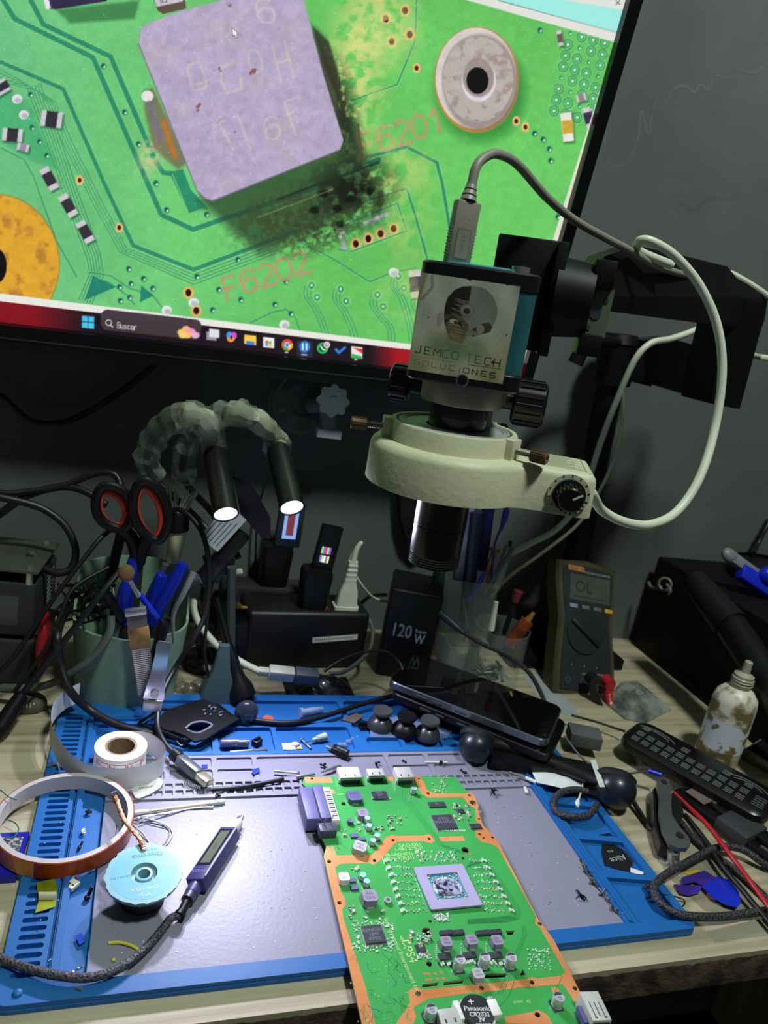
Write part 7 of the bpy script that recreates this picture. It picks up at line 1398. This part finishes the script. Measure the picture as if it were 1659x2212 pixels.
# brush head (flux brush)
BR = thing('flux_brush', 'small flux brush with a worn tan tip over the green cup front', 'brush', tr(V(275, 1245, 27)))
bm = nb(); ball(bm, (0, 0, 0), .75, tr(V(273, 1238, 27.5)), s=(.9, .7, 1.0)); part('bristle', bm, mat('bristle_tan', (120, 96, 60), rough=.9, bump=1, bs=200), BR, world=True); bm = nb(); cyl(bm, V(280, 1252, 27.5), V(300, 1290, 27.2), .2, .16, n=10); part('ferrule', bm, msteel, BR, world=True)
# big brush
BB = thing('dust_brush', 'pale worn paint brush with white bristles standing behind the scissors', 'brush', tr(V(380, 1150, 35)))
bm = nb(); M = frame(V(372, 1130, 35), Vector((0, 0, 1)), (0, -1, 0)); rg = random.Random(8)
for k in range(60): u = rg.uniform(-1.1, 1.1); L_ = rg.uniform(1.6, 2.5); tube(bm, [V(382, 1108, 35)+Vector((u*.8, rg.uniform(-.3, .3), 0)), V(382, 1108, 35)+Vector((u*1.25+.5*(u > 0), rg.uniform(-.4, .4), L_))], .04, n=4, k=1)
part('bristle', bm, mat('bristle_white', (196, 196, 176), rough=.8), BB, world=True); bm = nb(); cyl(bm, V(385, 1145, 35), V(383, 1106, 35), 1.0, 1.05, n=16); part('ferrule', bm, mblkp, BB, world=True)
bm = nb(); cyl(bm, V(372, 1215, 34.5), V(385, 1145, 35), .6, .85, n=16); part('handle', bm, mat('bone', (186, 184, 150), rough=.5, var=.2), BB, world=True)
# scissors
SCI = thing('scissors', 'scissors with black and orange-red loop handles standing in the green cup', 'scissors', tr(V(290, 1160, 31)))
def loop(cx_, cy_, rx, ry, rotd, Y):
    P_ = []
    for k in range(20):
        a = 2*math.pi*k/20; x = rx*math.cos(a)*(1+.12*math.cos(2*a)); y = ry*math.sin(a); c, s_ = math.cos(math.radians(rotd)), math.sin(math.radians(rotd)); P_.append(V(cx_+x*c-y*s_, cy_+x*s_+y*c, Y))
    return P_
for q in ((246, 1096, 34, 50, -28, 30.5), (325, 1103, 33, 66, -14, 30.0)):
    bm = nb(); tube(bm, loop(*q), .42, n=10, k=3, closed=True); h = part('loop_handle', bm, mblkp, SCI, world=True)
    bm = nb(); tube(bm, loop(q[0]-3, q[1]+5, q[2]-9, q[3]-10, q[4], q[5]+.25), .34, n=8, k=3, closed=True); part('orange_lining', bm, mat('orange_red', (196, 56, 34), rough=.45), h, world=True, label='orange-red inner lining')
bm = nb(); tube(bm, [V(262, 1140, 30.6), V(285, 1165, 30.8), V(296, 1200, 31)], .6, n=10); tube(bm, [V(318, 1160, 30.3), V(308, 1185, 30.6), V(300, 1215, 31)], .55, n=10); part('shank', bm, mblkp, SCI, world=True)
bm = nb(); box(bm, -.5, .5, -.12, .12, -6, 0, tr(V(298, 1210, 31))); part('blade', bm, MC['dark_steel'], SCI, world=True)
# nail clipper and file in front of the cup
NC = thing('nail_clipper', 'shiny steel nail clipper lever leaning on the front of the green cup', 'nail clipper', tr(V(340, 1500, 26)))
a, b_ = V(330, 1518, 24.8), V(355, 1385, 25.6); M = frame(a, b_-a, (0, -1, .3)); Lc = (b_-a).length
bm = nb(); prism(bm, [(0, -.7), (.5, -.85), (2.5, -.62), (Lc-1.2, -.55), (Lc-.3, -.6), (Lc, -.45), (Lc, .45), (Lc-.3, .6), (Lc-1.2, .55), (2.5, .62), (.5, .85), (0, .7)], 0, .2, M); part('lever', bm, mat('polished', (214, 216, 240), rough=.12, metal=.9, bump=.3, bs=20), NC, world=True)
bm = nb(); box(bm, -.7, .4, -.8, .8, -.5, .4, M, bev=.15); cyl(bm, M @ Vector((.9, 0, .2)), M @ Vector((.9, 0, .5)), .35, n=16); part('jaw', bm, msteel, NC, world=True)
FL = thing('flat_brush', 'flat worn steel strip brush with a tan band beside the nail clipper', 'brush', tr(V(310, 1490, 27)))
a, b_ = V(318, 1500, 26.2), V(292, 1312, 26.6); M = frame(a, b_-a, (0, -1, .2)); Lf = (b_-a).length
bm = nb(); box(bm, 0, Lf*.56, -.75, .75, 0, .15, M)
for k in range(24): box(bm, .2+k*Lf*.022, .27+k*Lf*.022, -.7, .7, .14, .2, M, 1)
part('ribbed_blade', bm, [mat('rib_grey', (120, 112, 108), rough=.3, metal=.5), msteel], FL, world=True)
bm = nb(); box(bm, Lf*.54, Lf*.78, -.85, .85, -.05, .22, M, bev=.04); part('tan_band', bm, mat('tan_band', (150, 116, 70), rough=.6, var=.3, vs=80), FL, world=True, label='stained tan band'); bm = nb(); box(bm, Lf*.78, Lf*.94, -.78, .78, 0, .15, M); box(bm, Lf*.93, Lf, -.85, .85, -.1, .5, M, 1, bev=.08); part('clip_end', bm, [MC['rib_grey'], msteel], FL, world=True)
# power supply at left edge
PSU = thing('bench_device', 'black metal bench device with a screwed steel top plate at the left edge', 'device', tr(-5, 34, 0)); M = frame(Vector((-2.6, 30.2, 0)), Vector((-1, .12, 0)))
M = tr(-3.0, 30.6, 0) @ rot('Z', -6)
bm = nb(); box(bm, -9, .3, 0, 7.5, 5.6, 10.6, M, bev=.4); box(bm, -6.5, -1.0, -.03, .2, 6.6, 9.4, M, 1, bev=.1); part('upper_case', bm, [mat('device_dark', (44, 46, 48), rough=.5, var=.1), mat('panel_grey', (70, 72, 74), rough=.4)], PSU, world=True)
bm = nb(); box(bm, -9, .6, 0, 7, .1, 5.2, M, bev=.3); part('lower_case', bm, MC['device_dark'], PSU, world=True)
bm = nb(); box(bm, -9, .5, -.2, 7, 11.6, 11.9, M, bev=.1)
for x, y in ((-.3, .3), (-1.0, 3.4), (-.5, 6.3), (-4, .3)): cyl(bm, M @ Vector((x, y, 11.9)), M @ Vector((x, y, 12.1)), .28, n=12, m=1); cyl(bm, M @ Vector((x, y, 10.5)), M @ Vector((x, y, 11.7)), .3, n=10, m=1)
part('top_plate', bm, [mat('plate_steel', (92, 94, 86), rough=.4, metal=.5), msteel], PSU, world=True, label='grey steel top plate')
bm = nb(); 
for k in range(9): box(bm, .28, .36, 4.0, 6.2, 6.3+k*.42, 6.46+k*.42, M)
part('side_vent', bm, mat('vent_light', (120, 124, 124), rough=.4), PSU, world=True, kind='stuff')
bm = nb(); ball(bm, (0, 0, 0), 1.0, tr(V(92, 1400, 30)), s=(.6, .7, 2.4)); ball(bm, (0, 0, 0), .7, tr(V(98, 1350, 30.5)), s=(.6, .7, 2.0)); single('red_clip', bm, mat('clip_red', (160, 26, 34), rough=.4), 'red alligator clip boot between the bench device and the green cup', 'clip')
bm = nb(); ball(bm, (0, 0, 0), 1.3, tr(T(62, 1520, .5)), s=(1.15, .85, .8)); [box(bm, -.05, .05, -1.05, -.9, -.2, .6, tr(T(62, 1520, .5)) @ rot('Z', -30+k*15), 1) for k in range(5)]; single('knurled_cap', bm, [mat('cap_brown', (92, 86, 72), rough=.5), mwht], 'brown knurled cap on the desk at the far left of the mat', 'cap')
# cables left
for i, (pts, r, lab) in enumerate([
    ([(-60, 1035, 36), (0, 1064, 35), (60, 1062, 35), (140, 1048, 35), (200, 1025, 35), (240, 1022, 34.6), (258, 1040, 34.2), (262, 1075, 33)], .3, 'black cable arching from the left edge to the scissors'),
    ([(-60, 1150, 36), (0, 1110, 35.5), (60, 1070, 35.2), (130, 1052, 35.2), (180, 1060, 34.5), (230, 1090, 33.6)], .34, 'thick black cable rising from the left edge behind the scissors'),
    ([(-40, 1068, 34), (20, 1078, 34), (90, 1098, 34), (140, 1135, 33.6), (163, 1185, 33), (155, 1225, 32.6), (125, 1238, 32.4), (90, 1225, 33), (60, 1200, 34)], .34, 'thick black cable looping left of the green cup'),
    ([(-40, 1480, 28), (20, 1430, 28), (70, 1360, 28), (125, 1280, 28.5), (175, 1215, 29.5), (215, 1165, 30.5), (245, 1140, 31.5)], .2, 'thin black cable slanting up from the left edge to the scissors'),
    ([(150, 1310, 0, 6), (125, 1365, 27), (130, 1430, 26.5), (150, 1490, 25.5), (190, 1530, 0, 1.9), (240, 1560, 0, 1.3), (300, 1580, 0, 1.0), (345, 1590, 0, .9)], .34, 'thick black cable curling around the green cup onto the mat'),
    ([(-60, 840, 44), (0, 855, 44), (60, 905, 44), (105, 915, 44), (160, 905, 44), (240, 860, 44), (320, 800, 44), (360, 760, 44)], .3, 'black cable sagging on the dark wall below the monitor')]):
    cable('black_cable', pts, r, mcord, lab)
cable('grey_cable', [(240, 1330, 27.4), (235, 1370, 26.8), (200, 1420, 26.5), (140, 1462, 27), (80, 1485, 28), (0, 1485, 29), (-80, 1480, 30)], .34, mat('cable_grey', (84, 92, 88), rough=.45), 'thick grey cable curving down the front of the green cup to the left')
BPC = thing('barrel_cable', 'black cable with a moulded plug hanging at the left edge of the mat', 'cable', tr(T(20, 1560, 0)))
bm = nb(); a, b_ = V(48, 1500, 25.5), V(2, 1570, 24); cyl(bm, a, b_, .55, .75, n=12); cyl(bm, b_, b_+(b_-a).normalized()*2.5, .75, .35, n=12); part('plug', bm, mblkp, BPC, world=True)
bm = nb(); tube(bm, [a, V(110, 1420, 26), V(170, 1345, 26.8), V(220, 1280, 27.6), V(262, 1230, 29)], .27, n=10, k=7); part('cord', bm, mcord, BPC, world=True)
cable('black_cable', [(30, 1495, 26), (100, 1400, 26.5), (130, 1330, 27.5), (160, 1270, 28.6), (235, 1225, 30)], .18, mcord, 'second thin black cable slanting beside the plug cable')
bm = nb(); rg = random.Random(17)
for k in range(9): p = [V(rg.uniform(120, 250), rg.uniform(1250, 1345), 30+rg.uniform(0, 4)) for _ in range(4)]; tube(bm, p, .13, n=6, k=6)
single('wire_tangle', bm, mcord, 'tangle of thin black wires left of the green cup', 'wires', kind='stuff')
# power strip with plugs
PS = thing('power_strip', 'black power strip with a strip of white tape lying in front of the wall', 'power strip', tr(23, 38, 0))
bm = nb(); M = frame(V(525, 1445, 35.2), V(785, 1436, 36.6)-V(525, 1445, 35.2)); M.translation = Vector((M.translation.x, M.translation.y, .05)); Lq = (V(785, 1436, 36.6)-V(525, 1445, 35.2)).length
M = frame(Vector((16.2, 35.6, .05)), Vector((1, .06, 0)))
box(bm, 0, 13.2, 0, 5.2, 0, 6.5, M, bev=.5, seg=3); part('case', bm, mat('strip_black', (22, 22, 24), rough=.45, var=.1), PS, world=True)
bm = nb(); box(bm, 5.9, 8.7, .9, 1.7, 6.49, 6.56, M); box(bm, 9.2, 12.0, .9, 1.7, 6.49, 6.56, M); part('red_socket', bm, mat('socket_red', (120, 40, 34), rough=.5), PS, world=True)
bm = nb(); Mt = M @ tr(9.6, -.02, 3.6) @ rot('X', 90) @ rot('Z', 5); box(bm, -2.5, 2.5, -.3, .3, 0, .03, Mt); 
for k in range(18): box(bm, -2.2+k*.24, -2.08+k*.24, -.06, .08, .03, .04, Mt, 1)
part('tape_label', bm, [mwht, mdark], PS, world=True)
def charger(c, w, d, h, label):
    t = thing('wall_charger', label, 'charger', tr(c)); bm = nb(); loft(bm, [[Vector((x, y, z)) for x, y in rrect(-w*k, w*k, -d*k, d*k, .5, 4)] for z, k in ((0, .86), (.2, .9), (h-.5, 1), (h, .92))]); part('body', bm, mblkp, t)
    return t
c1 = M @ Vector((7.0, 1.9, 6.58)); c2 = V(590, 1290, 41.5); charger(c1, 1.6, 1.3, 4.2, 'black wall charger plugged into the power strip in front'); charger(Vector((19.6, 43.2, 6.6)), 1.7, 1.3, 4.6, 'black wall charger standing behind, under the right lamp head')
bm = nb(); box(bm, 14, 24, 41.6, 45, 0, 6.55, bev=.4); single('power_strip', bm, mat('strip_grey', (44, 46, 46), rough=.5, var=.2), 'dusty dark power strip behind the black one against the wall', 'power strip')
UT = thing('usb_tester', 'black usb tester with a multicoloured screen standing in the front charger', 'usb tester', tr(c1+Vector((.5, 0, 4.2)))); Mu = tr(c1+Vector((.45, .1, 4.0))) @ rot('Y', 5) @ rot('Z', -8)
bm = nb(); loft(bm, [[Vector((x, y, z)) for x, y in rrect(-1.15, 1.15, -.45, .45, .3, 3)] for z in (0, 4.6, 4.9)]); bmesh.ops.transform(bm, matrix=Mu, verts=bm.verts[:]); part('case', bm, mblkp, UT, world=True)
bm = nb(); rg = random.Random(2); cs = [(90, 110, 230), (230, 60, 60), (230, 220, 70), (120, 220, 110), (235, 235, 235), (150, 80, 220)]
for k in range(5):
    for j in range(2): box(bm, -.55+k*.2, -.38+k*.2, -.48, -.46, 1.0+j*.95, 1.75+j*.95, Mu, (k*2+j*3) % 6)
part('display', bm, [mat('glow_%d' % k, c, emis=1.0) for k, c in enumerate(cs)], UT, world=True, label='lit multicoloured display')
UT2 = thing('usb_tester', 'usb tester with a lit pale blue and red display behind, under the right lamp head', 'usb tester', tr(20.2, 43, 11.2)); Mu = tr(20.5, 42.8, 11.2)
bm = nb(); box(bm, -1.4, 1.4, -.4, .5, 0, 5.4, Mu, bev=.15); part('case', bm, mat('tester_slate', (40, 52, 66), rough=.4), UT2, world=True); bm = nb(); box(bm, -.75, .75, -.44, -.4, 1.0, 4.6, Mu, 0); box(bm, -.4, .4, -.46, -.44, 1.4, 4.4, Mu, 1); part('display', bm, [mat('glow_pale', (130, 160, 220), emis=.9), mat('glow_brown', (120, 56, 60), emis=.7)], UT2, world=True, label='lit display')
# white plug
WP = thing('mains_plug', 'white mains plug standing in the power strip with a thin white cord', 'plug', tr(M @ Vector((10.6, 1.4, 6.58)))); Mw_ = tr(M @ Vector((10.6, 1.4, 6.55)))
bm = nb(); loft(bm, [[Vector((x, y, z)) for x, y in rrect(-w, w, -d, d, .25, 4)] for z, w, d in ((0, 1.35, .8), (.35, 1.35, .8), (.4, 1.15, .7), (2.0, 1.0, .62), (3.0, .7, .5), (5.4, .5, .4))]); bmesh.ops.transform(bm, matrix=Mw_, verts=bm.verts[:])
for k in range(4): box(bm, -.62+.04*k, .62-.04*k, -.5, .5, 3.2+k*.55, 3.45+k*.55, Mw_, bev=.05, seg=1)
part('plug_body', bm, mat('plug_white', (206, 208, 190), rough=.45), WP, world=True); bm = nb(); c = Mw_ @ Vector((0, 0, 5.2)); tube(bm, [c, c+Vector((.1, 0, 1.4)), c+Vector((.5, .1, 2.2)), V(755, 1215, 38), V(782, 1265, 39), V(808, 1292, 41), V(840, 1300, 43)], .2, n=10, k=8, rad=lambda t: .36-.2*min(1, t*2.2)); part('cord', bm, MC['plug_white'], WP, world=True)
# white usb extension in front of strip
WE = thing('usb_extension', 'white usb cable joined to a grey socket lying before the power strip', 'cable', tr(T(620, 1475, 0))); a, b_ = V(580, 1452, 30.5), V(640, 1458, 30.5); Mx = frame(a, b_-a, (0, -.3, 1))
bm = nb(); box(bm, 0, 2.5, -.55, .55, -.6, .6, Mx, bev=.15); box(bm, -1.0, 0, -.35, .35, -.35, .35, Mx, bev=.1); part('plug', bm, mat('plug_white', (0, 0, 0)), WE, world=True); bm = nb(); box(bm, 2.6, 4.9, -.6, .6, -.65, .65, Mx, bev=.12); part('socket', bm, mat('socket_grey', (78, 86, 96), rough=.45), WE, world=True)
bm = nb(); tube(bm, [Mx @ Vector((-.9, 0, 0)), V(520, 1430, 31), V(470, 1395, 32), V(432, 1350, 33), V(418, 1310, 34), V(430, 1270, 36), V(460, 1245, 38), V(520, 1235, 40)], .34, n=12, k=8); part('cord', bm, mwc, WE, world=True)
cable('spiral_cable', [(712, 1455, 31), (740, 1452, 31.5), (775, 1430, 32.5), (800, 1400, 34), (805, 1360, 36), (795, 1335, 38)], .22, mat('coil_grey', (110, 114, 114), rough=.4, bump=1, bs=300), 'grey ribbed cable curving right of the power strip')
cable('black_cable', [(700, 1450, 30), (740, 1425, 30.5), (790, 1408, 31), (835, 1408, 31), (862, 1430, 30.5), (870, 1448, 29.8)], .17, mcord, 'thin black cable bowing in front of the 120W charger')
cable('black_cable', [(540, 1555, 0, .95), (620, 1562, 0, .9), (690, 1550, 0, .9), (760, 1528, 0, 1.0), (840, 1505, 0, 1.2), (880, 1500, 0, 1.4)], .24, mcord, 'black cable crossing the far blue trays to the phones')
cable('black_cable', [(452, 1470, 30), (442, 1400, 30), (450, 1320, 30.4), (452, 1250, 31), (440, 1200, 32)], .15, mcord, 'thin black cable hanging right of the green cup')
# translucent teal plug, black plug, dark bag in front of strip
bm = nb(); c = V(475, 1470, 30); Mz = tr(c.x, c.y, .3); loft(bm, [[Vector((x, y, z)) for x, y in rrect(-w, w, -w*.7, w*.7, .3, 3)] for z, w in ((0, 1.7), (1.2, 1.5), (3, .8), (5.5, .5))]); bmesh.ops.transform(bm, matrix=Mz, verts=bm.verts[:]); single('teal_plug', bm, mat('plug_tealgrey', (66, 92, 96), rough=.35), 'murky teal mains plug standing right of the green cup', 'plug')
bm = nb(); Mz = zframe(V(520, 1490, 29.5), V(480, 1340, 32)-V(520, 1490, 29.5)); lathe(bm, [(0, -.8), (1.3, -.7), (1.2, .2), (.75, 1.2), (.6, 2.2), (.55, 3.6), (.35, 4.4), (.3, 9), (0, 9)], Mz, 18); single('black_plug', bm, mblkp, 'black mains plug and cord slanting beside the teal plug', 'plug')
bm = nb(); rg = random.Random(9); c0_ = T(690, 1490, 0)
grid(bm, lambda u, v: Vector((c0_.x-3.6+7*u, c0_.y-2+4.5*v, .1+1.1*math.sin(math.pi*u)*math.sin(math.pi*v)+.25*math.sin(u*17+v*9)*math.sin(math.pi*u))), 24, 14); single('plastic_bag', bm, mat('dark_bag', (38, 44, 58), rough=.25, alpha=.85, coat=.5, vs=20, col2=(16, 18, 26)), 'dark crumpled plastic bag lying behind the far blue tray', 'bag')
bm = nb(); ball(bm, (0, 0, 0), 1.1, tr(T(532, 1540, 1.4)), s=(1, .8, 1.1), n=14); single('clear_wrap', bm, mat('smoky_wrap', (50, 54, 66), rough=.15, alpha=.8, coat=1, bump=1, bs=60), 'smoky crumpled wrap beside the black moulded plate', 'wrap')
bm = nb(); rg = random.Random(19)
for k in range(5): c = T(392+k*18, 1478+rg.uniform(-12, 16), .3); ball(bm, (0, 0, 0), .8, tr(c), s=(1, .9, .7), n=12)
single('clear_fragments', bm, mat('murky_clear', (120, 116, 104), rough=.2, alpha=.5, coat=1), 'murky clear plastic fragments on the desk right of the green cup', 'plastic')
bm = nb(); ball(bm, (0, 0, 0), .45, tr(V(512, 1308, 36)), s=(1, .8, .8)); ball(bm, (0, 0, 0), .35, tr(V(525, 1312, 36)), s=(1.4, .6, .5)); single('yellow_knob', bm, mat('knob_yellow', (190, 150, 40), rough=.4), 'small yellow wing knob left of the power strip', 'knob')
rod('grey_post', (498, 1420, 33), (500, 1225, 33), .45, mat('post_grey', (66, 76, 78), rough=.5), 'grey upright post left of the power strip', 'post')
bm = nb(); box(bm, 14.0, 16.2, 33.5, 36.5, .05, 6.0, bev=.5); single('black_block', bm, mblkp, 'black block at the left end of the power strip', 'block')
# suction mount on the wall
SM = thing('suction_mount', 'clear suction mount with a white scalloped knob on the dark wall below the monitor', 'mount', tr(V(655, 865, 45.8))); Mz = zframe(V(652, 868, 45.6), (.1, -1, .0))
bm = nb(); lathe(bm, [(0, .2), (1.4, .35), (1.5, .9), (2.2, 1.0), (3.1, .5), (3.6, .15), (3.7, 0)], Mz, 40); part('suction_cup', bm, mat('smoke_cup', (110, 118, 122), rough=.15, alpha=.55, coat=1), SM, world=True)
bm = nb(); lathe(bm, [(2.9, .55), (3.15, .62), (3.3, .5)], Mz, 40); part('cup_ring', bm, mat('ring_grey', (110, 116, 120), rough=.3), SM, world=True)
bm = nb(); cyl(bm, V(672, 878, 44.5), V(706, 868, 42), .75, .9, n=20); cyl(bm, V(706, 860, 42.3), V(710, 925, 42), .95, .9, n=20); part('arm', bm, mat('arm_smoke', (130, 134, 138), rough=.3, alpha=.9), SM, world=True)
bm = nb(); Mz = zframe(V(719, 866, 41.2), (-.05, -.96, .2)); prism(bm, [((1.55+.16*math.cos(8*t))*math.cos(t), (1.55+.16*math.cos(8*t))*math.sin(t)) for t in [2*math.pi*k/64 for k in range(64)]], -.3, .3, Mz); cyl(bm, Mz @ Vector((0, 0, .3)), Mz @ Vector((0, 0, .55)), .35, n=16); part('scalloped_knob', bm, mat('knob_white', (214, 228, 228), rough=.4), SM, world=True, label='white scalloped knob')
bm = nb(); box(bm, -1.3, 1.3, -.6, .6, 0, .9, tr(V(708, 945, 42)), bev=.1); part('foot', bm, MC['knob_white'], SM, world=True)
# dark pouch hanging on the wall
bm = nb(); w_ = [V(x, y, 44.5) for x, y in [(862, 1040), (930, 1040), (935, 1180), (905, 1195), (880, 1170), (866, 1120)]]; vs1 = [bm.verts.new(p) for p in w_]; vs2 = [bm.verts.new(p+Vector((0, 1.3, 0))) for p in w_]; bm.faces.new(vs1); bm.faces.new(vs2[::-1])
for k in range(6): bm.faces.new([vs1[k], vs1[(k+1) % 6], vs2[(k+1) % 6], vs2[k]])
single('wall_pouch', bm, mat('pouch_black', (14, 14, 18), rough=.6), 'black pouch hanging on the wall behind the lens barrel', 'pouch')
for x0, y0, x1, y1, lab in ((572, 1048, 560, 1180, 'thin black cord hanging on the wall behind the lamp heads'),): cable('thin_cable', [(x0, y0, 45), ((x0+x1)/2-10, (y0+y1)/2, 45), (x1-8, y1+40, 44.8)], .12, mcord, lab)
